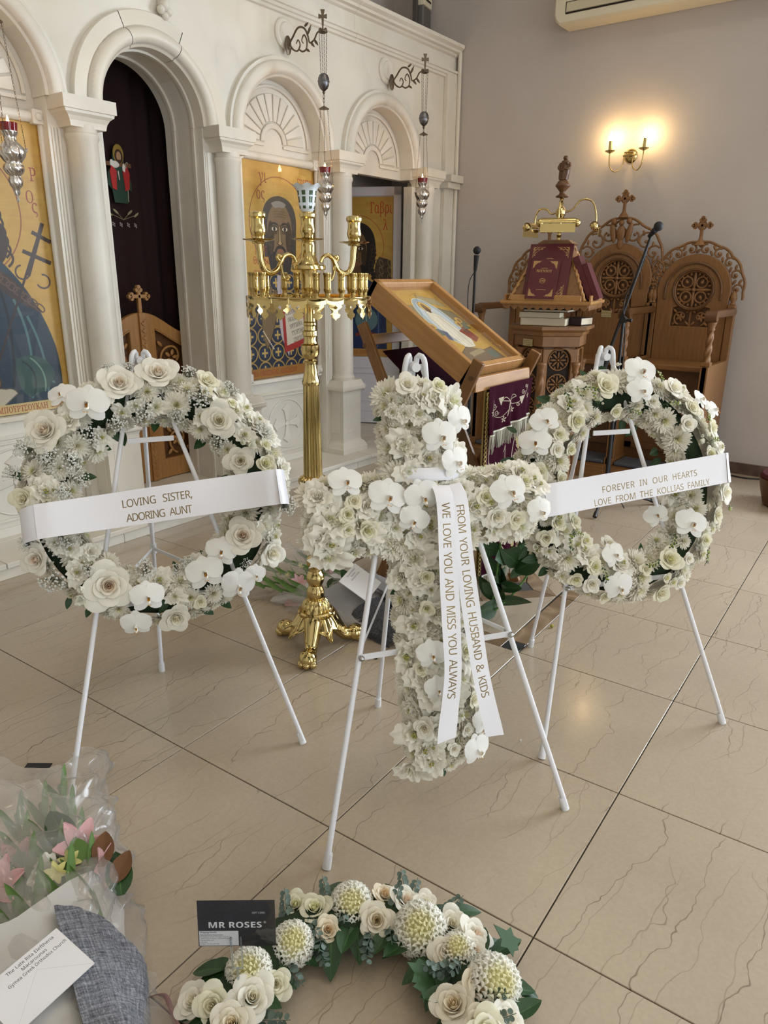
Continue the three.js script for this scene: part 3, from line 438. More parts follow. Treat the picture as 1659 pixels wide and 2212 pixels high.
// carved wood
M.oak = std({ map: woodTex([104, 70, 36], [142, 98, 54], 400), roughness: 0.45 });
M.oakLight = std({ map: woodTex([150, 106, 58], [188, 140, 84], 410), roughness: 0.42 });
M.oakDark = std({ map: woodTex([74, 46, 22], [112, 74, 38], 420), roughness: 0.42 });
M.shade = std({ color: 0x1d120a, roughness: 0.8 });
const wood = (g, along = 1) => grainUV(Array.isArray(g) ? merge(g) : g, 1.6, along);
function vine(x0, x1, y0, y1, z, r, s = 1) { // a carved scroll of vine with leaves filling a rectangle
  const out = [], w = x1 - x0, h = y1 - y0, n = Math.max(1, Math.round(h / (w * 0.85))), cx = (x0 + x1) / 2;
  for (let i = 0; i < n; i++) {
    const cy = y0 + h * (i + 0.5) / n, R = Math.min(w * 0.46, h / n * 0.48), f = (i % 2 ? 1 : -1) * s, sp = [];
    for (let k = 0; k <= 14; k++) { const a = k / 14 * 5.2, q = R * (1 - k / 14 * 0.72); sp.push([cx + f * q * Math.cos(a - 1.3), cy + q * Math.sin(a - 1.3), z + 0.003 * Math.sin(k)]); }
    out.push(tube(sp, r, 6, 30));
    for (let k = 0; k < 5; k++) { const a = k * TAU / 5 + i; out.push(sph(r * 1.9, 0, 0, 0, 7, 5).scale(1.5, 0.8, 0.6).rotateZ(a).translate(cx + f * 0.05 * w + R * 0.28 * Math.cos(a), cy + R * 0.28 * Math.sin(a), z)); }
    for (let k = 0; k < 4; k++) { const a = k * TAU / 4 + PI / 4, d = R * 1.12; const px = cx + d * Math.cos(a) * 1.05, py = cy + d * Math.sin(a); if (px > x0 && px < x1 && py > y0 && py < y1) out.push(sph(r * 2.0, 0, 0, 0, 7, 5).scale(1.6, 0.7, 0.6).rotateZ(a).translate(px, py, z)); }
  }
  return out;
}
function rosetteGeo(r, t, n = 8) { // pierced wheel of petals and roundels
  const out = [new THREE.TorusGeometry(r * 0.94, t * 0.8, 6, 36), sph(t * 1.3, 0, 0, 0, 8, 6)];
  for (let i = 0; i < n; i++) { const a = i * TAU / n; out.push(sph(1, 0, 0, 0, 8, 6).scale(r * 0.36, r * 0.10, t * 0.9).translate(r * 0.48, 0, 0).rotateZ(a), sph(t * 1.1, 0, 0, 0, 7, 5).scale(1.3, 0.9, 0.7).translate(r * 0.80, 0, 0).rotateZ(a + PI / n)); }
  return out;
}
function trefoilCross(h, t, r = h) { // budded cross, h high
  const k = h, s = [], pts = [[0.055, 0.0], [0.055, 0.47], [0.16, 0.47]];
  const arm = new THREE.Shape(), B = (x, y, q) => { const c = new THREE.CylinderGeometry(q * k, q * k, t * 0.98, 16).rotateX(PI / 2).translate(x * k, y * k, 0); s.push(c); };
  s.push(box(0.13 * k, 0.78 * k, t, 0, 0.39 * k, 0, t * 0.2), box(0.56 * k, 0.13 * k, t, 0, 0.60 * k, 0, t * 0.2));
  for (const [x, y, dx, dy] of [[0, 0.82, 0, 1], [0.30, 0.60, 1, 0], [-0.30, 0.60, -1, 0]]) { B(x + dx * 0.06, y + dy * 0.06 + (dy ? 0.02 : 0), 0.075); B(x + dy * 0.075 - dx * 0.01, y + dx * 0.075 - dy * 0.01, 0.068); B(x - dy * 0.075 - dx * 0.01, y - dx * 0.075 - dy * 0.01, 0.068); }
  return s;
}
{ // holy doors: two carved leaves with a swept top and a budded cross
  const d = thing('holy_doors', 'pair of carved light oak doors with a swept top and a cross, under the middle arch', 'doors', [2.92, STEP + 0.004, -4.12]);
  const W = 0.43, prof = (x) => 1.185 - STEP + 0.0 - 0.145 * smooth(0.04, 0.86, x / W) + 0.0;
  for (const s of [-1, 1]) {
    const P = (x) => s * x, top = [], inner = [];
    for (let i = 0; i <= 12; i++) { const x = W * i / 12; top.push([P(x), prof(x)]); } for (let i = 0; i <= 10; i++) { const x = 0.095 + (W - 0.165) * i / 10; inner.push([P(x), prof(x) - 0.085]); }
    const outer = [...top.slice().reverse(), [P(0.003), 0], [P(W), 0]], shape = poly(outer, [[...inner, [P(W - 0.07), 0.64], [P(0.095), 0.64]], [[P(0.095), 0.56], [P(W - 0.07), 0.56], [P(W - 0.07), 0.13], [P(0.095), 0.13]]]);
    const leaf = mesh('door_leaf', wood(creased(ext(shape, 0.04, 0.004).translate(0, 0, -0.02), 0.4)), M.oakLight, d);
    mesh('back_board', wood(ext(poly([...inner, [P(W - 0.07), 0.13], [P(0.095), 0.13]]), 0.006).translate(0, 0, -0.016)), M.oakDark, leaf);
    const a = Math.min(P(0.10), P(W - 0.075)), b = Math.max(P(0.10), P(W - 0.075));
    mesh('carving', wood(vine(a, b, 0.15, 0.545, 0.006, 0.0085, s)), M.oakLight, leaf); mesh('carving', wood(vine(a, b, 0.655, 0.955, 0.006, 0.0085, s)), M.oakLight, leaf);
    mesh('carved_rim', wood([tube([...inner.map(([x, y]) => [x, y - 0.004, 0.018])], 0.005, 5, 20)]), M.oakLight, leaf);
  }
  mesh('centre_post', wood([box2(-0.024, 0.024, 0, 1.10, 0.018, 0.036, 0.004)]), M.oakLight, d);
  const zig = []; for (let i = 0; i < 46; i++) zig.push(sph(0.011, 0, 0, 0, 6, 5).scale(1.3, 0.6, 0.5).rotateZ(i % 2 ? 0.7 : -0.7).translate(i % 2 ? 0.006 : -0.006, 0.04 + i * 0.0225, 0.037)); mesh('carved_stem', wood(zig), M.oakLight, d);
  mesh('cross', wood(trefoilCross(0.185, 0.024).map((g) => at(g, 0, 1.088, 0.01))), M.oakLight, d);
}
{ // curtain behind them, embroidered
  const c = thing('curtain', 'dark red velvet curtain embroidered with a shepherd and ears of wheat, behind the holy doors', 'curtain', [2.88, STEP, -4.24]);
  mesh('cloth', grid(120, 6, (u, v) => [lerp(-0.62, 0.62, u), lerp(0.01, 2.75, v), 0.028 * Math.sin(u * 62 + 0.6 * Math.sin(u * 17)) * (1 - 0.3 * v) * (1 - 0.85 * Math.exp(-Math.pow((u - 0.545) * 6, 2)))]), M.redVelvet, c);
  mesh('embroidered_figure', ext(poly([[-0.05, 0], [0.045, 0], [0.05, 0.08], [0.078, 0.07], [0.08, 0.12], [0.05, 0.19], [0.04, 0.23], [0.038, 0.28], [0.012, 0.32], [-0.03, 0.305], [-0.04, 0.26], [-0.04, 0.215], [-0.08, 0.17], [-0.085, 0.10], [-0.06, 0.075]]), 0.006, 0.002).translate(0.05, 1.75, 0.034), std({ color: 0x1d3a2c, roughness: 0.8 }), c);
  const e = (name, g, col) => mesh(name, g, std({ color: col, roughness: 0.75 }), c), z = 0.042;
  e('embroidered_halo', [new THREE.CylinderGeometry(0.043, 0.043, 0.004, 24).rotateX(PI / 2).scale(0.85, 1.25, 1).translate(0.052, 2.025, z - 0.002)], 0x8f742c);
  e('embroidered_beam', [box2(-0.035, 0.135, 1.955, 1.978, z - 0.006, z - 0.001)], 0x6b4526);
  e('embroidered_face', [sph(1, 0, 0, 0, 14, 10).scale(0.018, 0.03, 0.004).translate(0.053, 2.012, z), sph(0.008, 0.042, 1.915, z, 8, 6).scale(1, 1.6, 0.3).translate(0, -1.15, z * 0.7)].slice(0, 1), 0xa9825c);
  e('embroidered_hair', [new THREE.TorusGeometry(0.022, 0.007, 6, 20).scale(0.95, 1.35, 0.3).translate(0.053, 2.012, z), sph(1, 0, 0, 0, 10, 8).scale(0.012, 0.014, 0.003).translate(0.053, 1.984, z + 0.001)], 0x3b2416);
  e('embroidered_lamb', [sph(1, 0, 0, 0, 10, 8).scale(0.035, 0.02, 0.005).translate(0.02, 1.965, z), sph(1, 0, 0, 0, 10, 8).scale(0.012, 0.03, 0.004).translate(0.083, 1.945, z), sph(1, 0, 0, 0, 10, 8).scale(0.012, 0.016, 0.005).translate(0.0, 1.975, z), bar([0.04, 1.93, z], [0.045, 1.88, z], 0.004, 0.003, 5)], 0xd8d2c8);
  for (const s of [-1, 1]) e('embroidered_cloak', [ext(poly([[0.02, 0.05], [0.055, 0.08], [0.07, 0.04], [0.06, -0.05], [0.03, -0.06], [0.026, -0.01]].map(([x, y]) => [0.05 + s * x, 1.88 + y])), 0.005, 0.002).translate(0, 0, z - 0.002)], 0xa81e1e);
  e('embroidered_crook', [tube([[0.095, 1.76, z], [0.1, 1.9, z], [0.098, 1.975, z], [0.106, 1.985, z], [0.113, 1.975, z]], 0.003, 5, 20)], 0x9a9a84);
  for (const s of [-1, 1]) for (const k of [0, 1]) { const x = 0.05 + s * (0.05 + 0.045 * k), y = 1.70 - 0.012 * k; e('embroidered_wheat', [sph(1, 0, 0, 0, 8, 6).scale(0.024, 0.007, 0.003).rotateZ(s * 0.65).translate(x, y, z - 0.004), bar([0.05, 1.655, z - 0.004], [x, y, z - 0.004], 0.0015, 0.0015, 4)], 0x8d8a66); }
  for (let i = -3; i <= 3; i++) if (i % 2) e('embroidered_grapes', [0, 1, 2, 3].map((k) => sph(0.0055, 0.05 + i * 0.026 + (k % 2) * 0.01, 1.635 - k * 0.006, z - 0.005, 6, 5)), 0x9b9294);
}
// ---------------------------------------------------------------- hanging silver oil lamps
M.silver = std({ color: 0xd6d0ca, metalness: 1, roughness: 0.24, bumpMap: dataTex(128, 128, (u, v) => { const n = 255 * Math.pow(Math.abs(Math.sin((u * 8 + v * 4) * PI)) * (0.4 + 0.6 * vnoise(u * 24, v * 24, 24, 500)), 0.7); return [n, n, n]; }, false), bumpScale: 0.004 });
M.silverPlain = std({ color: 0x77767a, metalness: 1, roughness: 0.33 });
M.bronze = std({ color: 0x6e6254, metalness: 0.9, roughness: 0.42 });
M.redGlass = phys({ color: 0x8a0e16, roughness: 0.08, clearcoat: 0.6, transmission: 0.35, thickness: 0 });
M.flame = std({ color: 0x332008, emissive: new THREE.Color(1, 0.72, 0.32), emissiveIntensity: 9 });
function chain(a, b, step = 0.0115, r = 0.0012) { // oval links, every other one turned
  const out = [], A = V(...a), B = V(...b), n = Math.round(A.distanceTo(B) / step), q = new THREE.Quaternion().setFromUnitVectors(V(0, 1, 0), B.clone().sub(A).normalize());
  for (let i = 0; i <= n; i++) { const p = A.clone().lerp(B, i / n); out.push(new THREE.TorusGeometry(step * 0.5, r, 3, 7).scale(0.6, 1.15, 1).rotateY(i % 2 ? PI / 2 : 0).applyQuaternion(q).translate(p.x, p.y, p.z)); }
  return merge(out);
}
function vigilLamp(label, x, z, yArm, yBall, yCap, yCup, withArm = true) {
  const t = thing('vigil_lamp', label, 'hanging lamp', [x, 0, z]), zw = ZF - z;
  if (withArm) {
    mesh('wall_plate', creased(lathe([[0, 0], [0.034, 0], [0.034, 0.005], [0.02, 0.01], [0.012, 0.02], [0, 0.024]], 20).rotateX(PI / 2).scale(0.8, 1.6, 1).translate(0.02, yArm - 0.005, zw + 0.036), 0.5), M.bronze, t);
    const S = (zz, y) => [0.012, yArm + y, zz], L = -zw - 0.05, k = (f) => zw + 0.05 + L * f;
    mesh('scroll_bracket', [taper([S(k(0.02), 0), S(k(0.12), 0.03), S(k(0.28), 0.075), S(k(0.45), 0.065), S(k(0.55), 0.02), S(k(0.60), -0.02), S(k(0.72), -0.01), S(k(0.82), 0.025), S(k(1.0), 0.03)], [0.005, 0.006, 0.006, 0.006, 0.006, 0.005, 0.005, 0.005, 0.005], 7, 60), taper([S(k(0.02), 0), S(k(0.12), -0.035), S(k(0.25), -0.05), S(k(0.33), -0.02), S(k(0.27), 0.01), S(k(0.22), -0.01)], [0.005, 0.006, 0.005, 0.005, 0.004, 0.003], 7, 36), taper([S(k(0.30), -0.045), S(k(0.40), -0.06), S(k(0.5), -0.05), S(k(0.52), -0.005), S(k(0.44), 0.03), S(k(0.38), 0.0), S(k(0.42), -0.015)], [0.005, 0.006, 0.005, 0.005, 0.005, 0.004, 0.003], 7, 40), ...[[0.47, 0.075, 0.09], [0.55, 0.03, 0.075], [0.63, -0.02, -0.05], [0.73, -0.01, -0.045], [0.5, -0.05, -0.07]].map(([f, a, b]) => taper([S(k(f), a), S(k(f + 0.05), (a + b) / 2), S(k(f + 0.10), b)], [0.006, 0.008, 0.002], 6, 8))], M.bronze, t);
    mesh('ring_plate', [new THREE.TorusGeometry(0.022, 0.007, 8, 20).rotateX(PI / 2).translate(0, yArm + 0.018, 0), sph(0.012, 0, yArm + 0.03, -0.02, 8, 6), sph(0.010, 0, yArm + 0.026, 0.022, 8, 6), bar([0, yArm + 0.02, 0], [0, yArm + 0.055, 0], 0.006, 0.004, 8)], M.bronze, t);
    mesh('cross', [ext(poly([[-0.006, 0], [0.006, 0], [0.007, 0.04], [0.026, 0.036], [0.026, 0.062], [0.007, 0.056], [0.014, 0.085], [-0.014, 0.085], [-0.007, 0.056], [-0.026, 0.062], [-0.026, 0.036], [-0.007, 0.04]]), 0.008, 0.002).translate(0, yArm + 0.05, -0.004).rotateY(-0.9)], M.bronze, t);
    for (const [dx, dz] of [[-0.018, -0.014], [0.012, -0.02], [-0.012, 0.02], [0.018, 0.014]]) mesh('chain', chain([dx, yArm + 0.01, dz], [dx * 0.7, yBall + 0.04, dz * 0.7]), M.bronze, t);
    mesh('counterweight', creased(lathe([[0, -0.052], [0.006, -0.05], [0.012, -0.045], [0.025, -0.034], [0.034, -0.014], [0.0355, 0], [0.0375, 0.002], [0.0375, 0.007], [0.0355, 0.009], [0.034, 0.024], [0.026, 0.04], [0.014, 0.048], [0, 0.05]], 28).translate(0, yBall, 0), 0.5), M.silverPlain, t);
    mesh('hook', [sph(0.009, 0, yBall - 0.056, 0, 8, 6), new THREE.TorusGeometry(0.009, 0.002, 5, 12).scale(0.7, 1.5, 1).translate(0, yBall - 0.078, 0), new THREE.TorusGeometry(0.009, 0.002, 5, 12).scale(0.7, 1.4, 1).rotateY(1.5).translate(0, yBall - 0.100, 0), bar([0, yBall - 0.108, 0], [0, yCap, 0], 0.002, 0.002, 5)], M.bronze, t);
    mesh('canopy', creased(lathe([[0, 0.018], [0.006, 0.014], [0.016, 0.008], [0.030, 0.001], [0.033, -0.003], [0, -0.004]], 24).translate(0, yCap, 0), 0.4), M.bronze, t);
  }
  const yb = yCup - 0.115; // middle of the belly
  for (let i = 0; i < 3; i++) { const a = i * TAU / 3 + 0.35; mesh('chain', chain([0.026 * Math.cos(a), yCap - 0.002, 0.026 * Math.sin(a)], [0.058 * Math.cos(a), yb + 0.03, 0.058 * Math.sin(a)], 0.0105, 0.0011), M.bronze, t); mesh('lug', [sph(0.008, 0.056 * Math.cos(a), yb + 0.026, 0.056 * Math.sin(a), 8, 6), bar([0.048 * Math.cos(a), yb + 0.01, 0.048 * Math.sin(a)], [0.064 * Math.cos(a), yb + 0.036, 0.064 * Math.sin(a)], 0.004, 0.002, 6)], M.silver, t); }
  // chased body: twisted gadroons on belly, waist and drop
  const pr = [[0.0, -0.185], [0.004, -0.182], [0.0055, -0.172], [0.003, -0.160], [0.010, -0.155], [0.013, -0.142], [0.014, -0.130], [0.026, -0.118], [0.031, -0.100], [0.026, -0.083], [0.022, -0.078], [0.034, -0.068], [0.044, -0.052], [0.042, -0.036], [0.032, -0.028], [0.042, -0.016], [0.054, 0.002], [0.057, 0.018], [0.052, 0.034], [0.036, 0.050], [0.026, 0.060], [0.025, 0.072], [0.028, 0.082], [0.034, 0.092], [0.035, 0.098]];
  const g = lathe(pr, 60), p = g.attributes.position; for (let i = 0; i < p.count; i++) { const X = p.getX(i), Y = p.getY(i), Z = p.getZ(i), a = Math.atan2(Z, X), r = Math.hypot(X, Z), f = r > 0.02 && Y < 0.045 ? 1 - 0.07 * (0.5 - 0.5 * Math.cos(11 * a + 60 * Y)) : 1; p.setX(i, X * f); p.setZ(i, Z * f); } g.computeVertexNormals();
  mesh('lamp_body', g.translate(0, yb, 0), M.silver, t);
  mesh('red_glass', creased(lathe([[0.030, 0.094], [0.033, 0.098], [0.037, 0.128], [0.0375, 0.131], [0.035, 0.131], [0.031, 0.102], [0, 0.10]], 32).translate(0, yb, 0), 0.5), M.redGlass, t);
  mesh('flame', creased(lathe([[0, 0.122], [0.005, 0.128], [0.0065, 0.136], [0.004, 0.150], [0, 0.162]], 12).translate(0, yb, 0), 1), M.flame, t);
  const l = new THREE.PointLight(0xffb860, 0.10, 0, 2); l.position.set(x, yb + 0.14, z); l.shadow.radius = 0.3; scene.add(l);
  return t;
}
vigilLamp('silver oil lamp hanging before the bishop icon, with red glass and a lit wick', 3.895, -3.39, 2.82, 2.565, 2.42, 2.067);
vigilLamp('silver oil lamp hanging before the side door, rightmost of the three oil lamps', 5.015, -3.39, 2.815, 2.528, 2.425, 2.112);
vigilLamp('silver oil lamp at the left edge, before the icon with the cross staff', 1.835, -3.39, 2.82, 2.565, 2.42, 2.025);

// ---------------------------------------------------------------- flowers: one unit-size geometry of each kind, facing +z
const petalMat = (o = {}) => phys({ vertexColors: true, color: 0xffffff, roughness: 0.85, transmission: 0.32, thickness: 0, ...o });
M.petal = petalMat(); M.orchidPetal = petalMat({ roughness: 0.8, transmission: 0.25 });
M.lip = std({ vertexColors: true, roughness: 0.45 });
M.leaf = std({ map: dataTex(64, 128, (u, v) => { const mid = Math.abs(u - 0.5), rib = Math.abs(((v - mid * 0.8) * 9) % 1 - 0.5) < 0.08 ? 10 : 0, m = mid < 0.03 ? 22 : rib, n = fbm(u, v, 8, 3, 300) * 14; return [30 + m + n, 62 + m * 1.4 + n, 30 + m * 0.7 + n * 0.6]; }), roughness: 0.5 });
M.leafLight = std({ color: 0x4f7a34, roughness: 0.45 });
M.foam = std({ color: 0x24351f, roughness: 0.95 });
const lin = (h) => new THREE.Color(h);
const paint = (g, c) => { g = norm(g); const n = g.attributes.position.count, a = new Float32Array(n * 3); for (let i = 0; i < n; i++) { a[3 * i] = c.r; a[3 * i + 1] = c.g; a[3 * i + 2] = c.b; } g.setAttribute('color', new THREE.BufferAttribute(a, 3)); return g; };
const mixC = (a, b, t) => a.clone().lerp(b, t);
function roseGeo(n, open, inner, outer, ruffle = 0, nu = 8, nv = 8) {
  const list = [];
  for (let i = 0; i < n; i++) {
    const t = i / (n - 1), th = i * 2.39996 + rr(-0.15, 0.15), r0 = lerp(0.05, 0.50, Math.pow(t, 0.95)), h = lerp(0.74, 0.56, t) * rr(0.93, 1.07), lean = (t < 0.35 ? lerp(-0.10, 0.0, t / 0.35) * (r0 / 0.2) : lerp(0.0, 0.46, Math.pow((t - 0.35) / 0.65, 1.3))) * open, w = lerp(1.5, 0.82, t), curl = lerp(0.012, 0.20, Math.pow(t, 1.3)) * rr(0.6, 1.3), ph = rr(0, 6), skew = rr(-0.06, 0.06);
    list.push(paint(grid(nu, nv, (u, v) => {
      const s = u * 2 - 1, vv = v; v *= 1 - 0.10 * s * s - 0.24 * s * s * s * s; const e = smooth(0.72, 1, v), wv = 0.45 + 0.62 * smooth(0, 0.5, v) - 0.34 * Math.pow(smooth(0.6, 1, v), 1.4), a = th + s * w * wv * (vv > 0 ? 1 : 1);
      const side = smooth(0.6, 1, Math.abs(s)) * smooth(0.4, 0.9, v);
      let r = r0 * (0.25 + 0.75 * smooth(0, 0.65, v)) + lean * v * v + curl * e + 0.10 * side * t + skew * s * v * t, z = h * v * (1 - 0.22 * s * s * v) - curl * 0.75 * e * e - 0.04 * t + 0.035 * e * (1 - Math.abs(s)) * t;
      if (ruffle) { const q = ruffle * Math.sin(s * 9 + ph) * v * v * (0.3 + t); r += q; z += 0.6 * ruffle * Math.cos(s * 8 + ph) * v * v * (0.3 + t); }
      return [r * Math.cos(a), r * Math.sin(a), z - 0.25];
    }), mixC(inner, outer, smooth(0.05, 0.6, t))));
  }
  return merge(list);
}
function mumGeo(n, inner, outer, ball = 0) {
  const list = [];
  for (let i = 0; i < n; i++) {
    const t = (i + 0.5) / n, th = i * 2.39996 + rr(-0.1, 0.1), el = ball ? lerp(1.5, -0.75, Math.pow(t, 0.75)) : lerp(1.35, -0.12, Math.pow(t, 0.7)) + rr(-0.12, 0.12), L = (ball ? lerp(0.72, 0.98, Math.sqrt(t)) : lerp(0.34, 1.0, Math.pow(t, 0.62))) * rr(0.92, 1.06), w = (ball ? lerp(0.065, 0.135, t) : lerp(0.055, 0.125, t)) * rr(0.9, 1.1), bend = ball ? rr(0.5, 0.8) : rr(-0.1, 0.35), ca = Math.cos(th), sa = Math.sin(th), tw = rr(-0.25, 0.25);
    list.push(paint(grid(2, 5, (u, v) => {
      const s = u * 2 - 1, e = el + bend * (v - 0.4), d = L * v, wid = w * Math.pow(Math.sin(PI * clamp(0.10 + 0.875 * v, 0, 1)), 0.6), x = d * Math.cos(e), z = d * Math.sin(e), cup = 0.5 * wid * s * s;
      const px = x - cup * Math.sin(e), pz = z + cup * Math.cos(e), py = wid * s + tw * 0.06 * v;
      return [px * ca - py * sa, px * sa + py * ca, pz + (ball ? 0 : -0.05)];
    }), mixC(inner, outer, smooth(0.03, 0.3, t))));
  }
  return merge(list);
}
function ballGeo(n, inner, outer) { // incurved chrysanthemum: scale-like petals that curl up over one another towards the middle
  const list = [];
  for (let i = 0; i < n; i++) {
    const t = (i + 0.5) / n, th = i * 2.39996 + rr(-0.1, 0.1), b = lerp(0.14, 2.25, Math.pow(t, 0.6)), up = lerp(0.20, 0.60, t) * rr(0.85, 1.15), w = lerp(0.075, 0.165, Math.pow(t, 0.5)) * rr(0.9, 1.1), lift = rr(-0.03, 0.05), ca = Math.cos(th), sa = Math.sin(th);
    list.push(paint(grid(2, 5, (u, v) => {
      const s = u * 2 - 1, f = b - up * v, r = lerp(0.66, 1.0 + lift, Math.sin(PI / 2 * Math.min(1, v * 1.5))) - 0.10 * smooth(0.75, 1, v) + 0.05 * s * s * smooth(0.2, 0.7, v), wid = w * Math.pow(Math.sin(PI * clamp(0.12 + 0.85 * v, 0, 1)), 0.6), x = r * Math.sin(f), z = r * Math.cos(f) * 0.85, y = wid * s;
      return [x * ca - y * sa, x * sa + y * ca, z + 0.1];
    }), mixC(inner, outer, smooth(0.02, 0.22, t))));
  }
  list.push(paint(sph(0.72, 0, 0, 0, 16, 12).scale(1, 1, 0.85).translate(0, 0, 0.1), inner));
  return merge(list);
}
function sheet(len, wid, tip, cup, back, ruf = 0, nu = 6, nv = 7) { // a petal along +y from the origin
  const ph = rr(0, 6);
  return grid(nu, nv, (u, v) => {
    const s = u * 2 - 1, w = wid * Math.pow(Math.sin(PI * clamp(0.06 + (0.93 - tip * 0.1) * v, 0, 1)), 0.6);
    return [w * s, len * v, cup * s * s * w - back * v * v + ruf * Math.sin(s * 6 + ph) * v];
  });
}
function orchidGeo(v) {
  const c = lin(0xfbfaf6), parts = [], rot = (g, a, z = 0) => g.rotateZ(a).translate(0, 0, z);
  parts.push(rot(sheet(0.92, 0.36, 0.10, -0.14, 0.10), 0.02), rot(sheet(0.86, 0.33, 0.12, -0.12, 0.16), deg(128), -0.01), rot(sheet(0.86, 0.33, 0.12, -0.12, 0.16), deg(-128), -0.01));
  parts.push(rot(sheet(0.98, 0.56, 0.02, -0.10, 0.06 + 0.12 * v, 0.02), deg(62), 0.05), rot(sheet(0.98, 0.56, 0.02, -0.10, 0.06 + 0.10 * v, 0.02), deg(-62), 0.06));
  parts.push(sph(0.07, 0, 0.02, 0.12, 8, 6));
  return merge(parts.map((g) => paint(g, c)));
}
function lipGeo() {
  const y = lin(0xe0a326), w = lin(0xf6f0e2), o = lin(0xc2701c), out = [];
  for (const s of [-1, 1]) out.push(paint(sheet(0.26, 0.14, 0.1, 0.9, -0.12, 0, 4, 4).rotateX(0.9).rotateZ(s * -1.0).translate(s * 0.02, -0.06, 0.10), w), paint(sheet(0.15, 0.05, 0.1, 0.9, -0.1, 0, 3, 3).rotateX(1.0).rotateZ(s * -0.7).translate(s * 0.02, -0.06, 0.14), o));
  out.push(paint(sheet(0.36, 0.10, 0.25, -0.5, -0.1, 0, 4, 5).rotateX(0.55).rotateZ(PI).translate(0, -0.06, 0.12), w), paint(sheet(0.22, 0.06, 0.2, -0.5, -0.1, 0, 3, 4).rotateX(0.55).rotateZ(PI).translate(0, -0.06, 0.15), y));
  out.push(paint(sph(0.055, 0, -0.08, 0.18, 8, 6), y), paint(tube([[0.02, -0.38, 0.28], [0.07, -0.44, 0.30], [0.1, -0.40, 0.36]], 0.012, 4, 6), y), paint(tube([[-0.02, -0.38, 0.28], [-0.07, -0.44, 0.30], [-0.1, -0.40, 0.36]], 0.012, 4, 6), y));
  return merge(out);
}
function freesiaGeo(n) {
  const w = lin(0xf8f6ea), g = lin(0xb9bf5a), out = [];
  for (let k = 0; k < n; k++) {
    const cx = k ? rr(-0.6, 0.6) : 0, cy = k ? rr(-0.6, 0.6) : 0, s = k ? rr(0.55, 0.8) : 1, tx = rr(-0.5, 0.5), ty = rr(-0.5, 0.5);
    for (let i = 0; i < 6; i++) out.push(paint(sheet(0.62 * s, 0.25 * s, 0.06, 0.5, -0.30 * s, 0, 4, 4).rotateX(0.75 - (i % 2) * 0.15).rotateZ(i * PI / 3).rotateX(tx).rotateY(ty).translate(cx, cy, 0), w));
    out.push(paint(sph(0.07 * s, cx, cy, 0.2 * s, 6, 5), g));
  }
  return merge(out);
}
function sprigGeo() { // freesia buds and small leaves along a bent stem
  const dark = lin(0x2f4d20), bud = lin(0x9fae4a), out = [paint(tube([[0, -0.9, -0.1], [0.05, -0.2, 0.15], [0.25, 0.5, 0.2], [0.55, 0.9, 0.15]], 0.03, 5, 10), dark)];
  for (let i = 0; i < 9; i++) { const t = i / 8, x = 0.05 + 0.5 * t * t, y = -0.6 + 1.5 * t, s = i % 2 ? 1 : -1; out.push(paint(sheet(0.34, 0.08, 0.2, 0.4, 0.05, 0, 2, 4).rotateZ(s * 0.8 - 0.3).translate(x, y, 0.2), dark)); if (i > 1 && i < 8) out.push(paint(sph(1, 0, 0, 0, 7, 6).scale(0.085, 0.17, 0.085).rotateZ(s * 0.6).translate(x + s * -0.13, y + 0.1, 0.26), i > 4 ? bud : mixC(bud, lin(0xf2efd2), 0.5))); }
  return merge(out);
}
function gypGeo() { // a cloud of tiny ruffled blossoms on hair-thin stems
  const w = lin(0xf7f6f0), s = lin(0x4c5a38), c = lin(0x9a9a80), out = [];
  for (let i = 0; i < 64; i++) {
    const a = rr(0, TAU), r = Math.sqrt(rnd()) * 0.95, x = r * Math.cos(a), y = r * Math.sin(a), z = 0.25 + 0.45 * (1 - r * r) + rr(-0.12, 0.12), q = rr(0.06, 0.095), f = sph(q, 0, 0, 0, 7, 5), p = f.attributes.position;
    for (let k = 0; k < p.count; k++) { const h = 0.8 + 0.35 * hash2(k % 8, (k / 8) | 0, i); p.setXYZ(k, p.getX(k) * h, p.getY(k) * h, p.getZ(k) * h * 0.75); }
    f.computeVertexNormals(); out.push(paint(f.translate(x, y, z), w), paint(sph(q * 0.3, x, y, z + q * 0.62, 5, 4), c), paint(bar([x * 0.25, y * 0.25, -0.4], [x, y, z], 0.012, 0.008, 3), s));
  }
  return merge(out);
}
function leafGeo(fold = 0.25, bend = 0.3) { // unit length along +y
  return grid(6, 8, (u, v) => { const s = u * 2 - 1, w = 0.26 * Math.pow(Math.sin(PI * Math.pow(clamp(0.03 + 0.97 * v, 0, 1), 0.8)), 0.8); return [w * s, v, fold * Math.abs(s) * w - bend * v * v * 0.5]; });
}
const WH = lin(0xfaf6ea), CREAM = lin(0xf6efd6), BLUSH = lin(0xf2dcc4), GREENISH = lin(0xe9e7b0), PALE = lin(0xf5f1da);
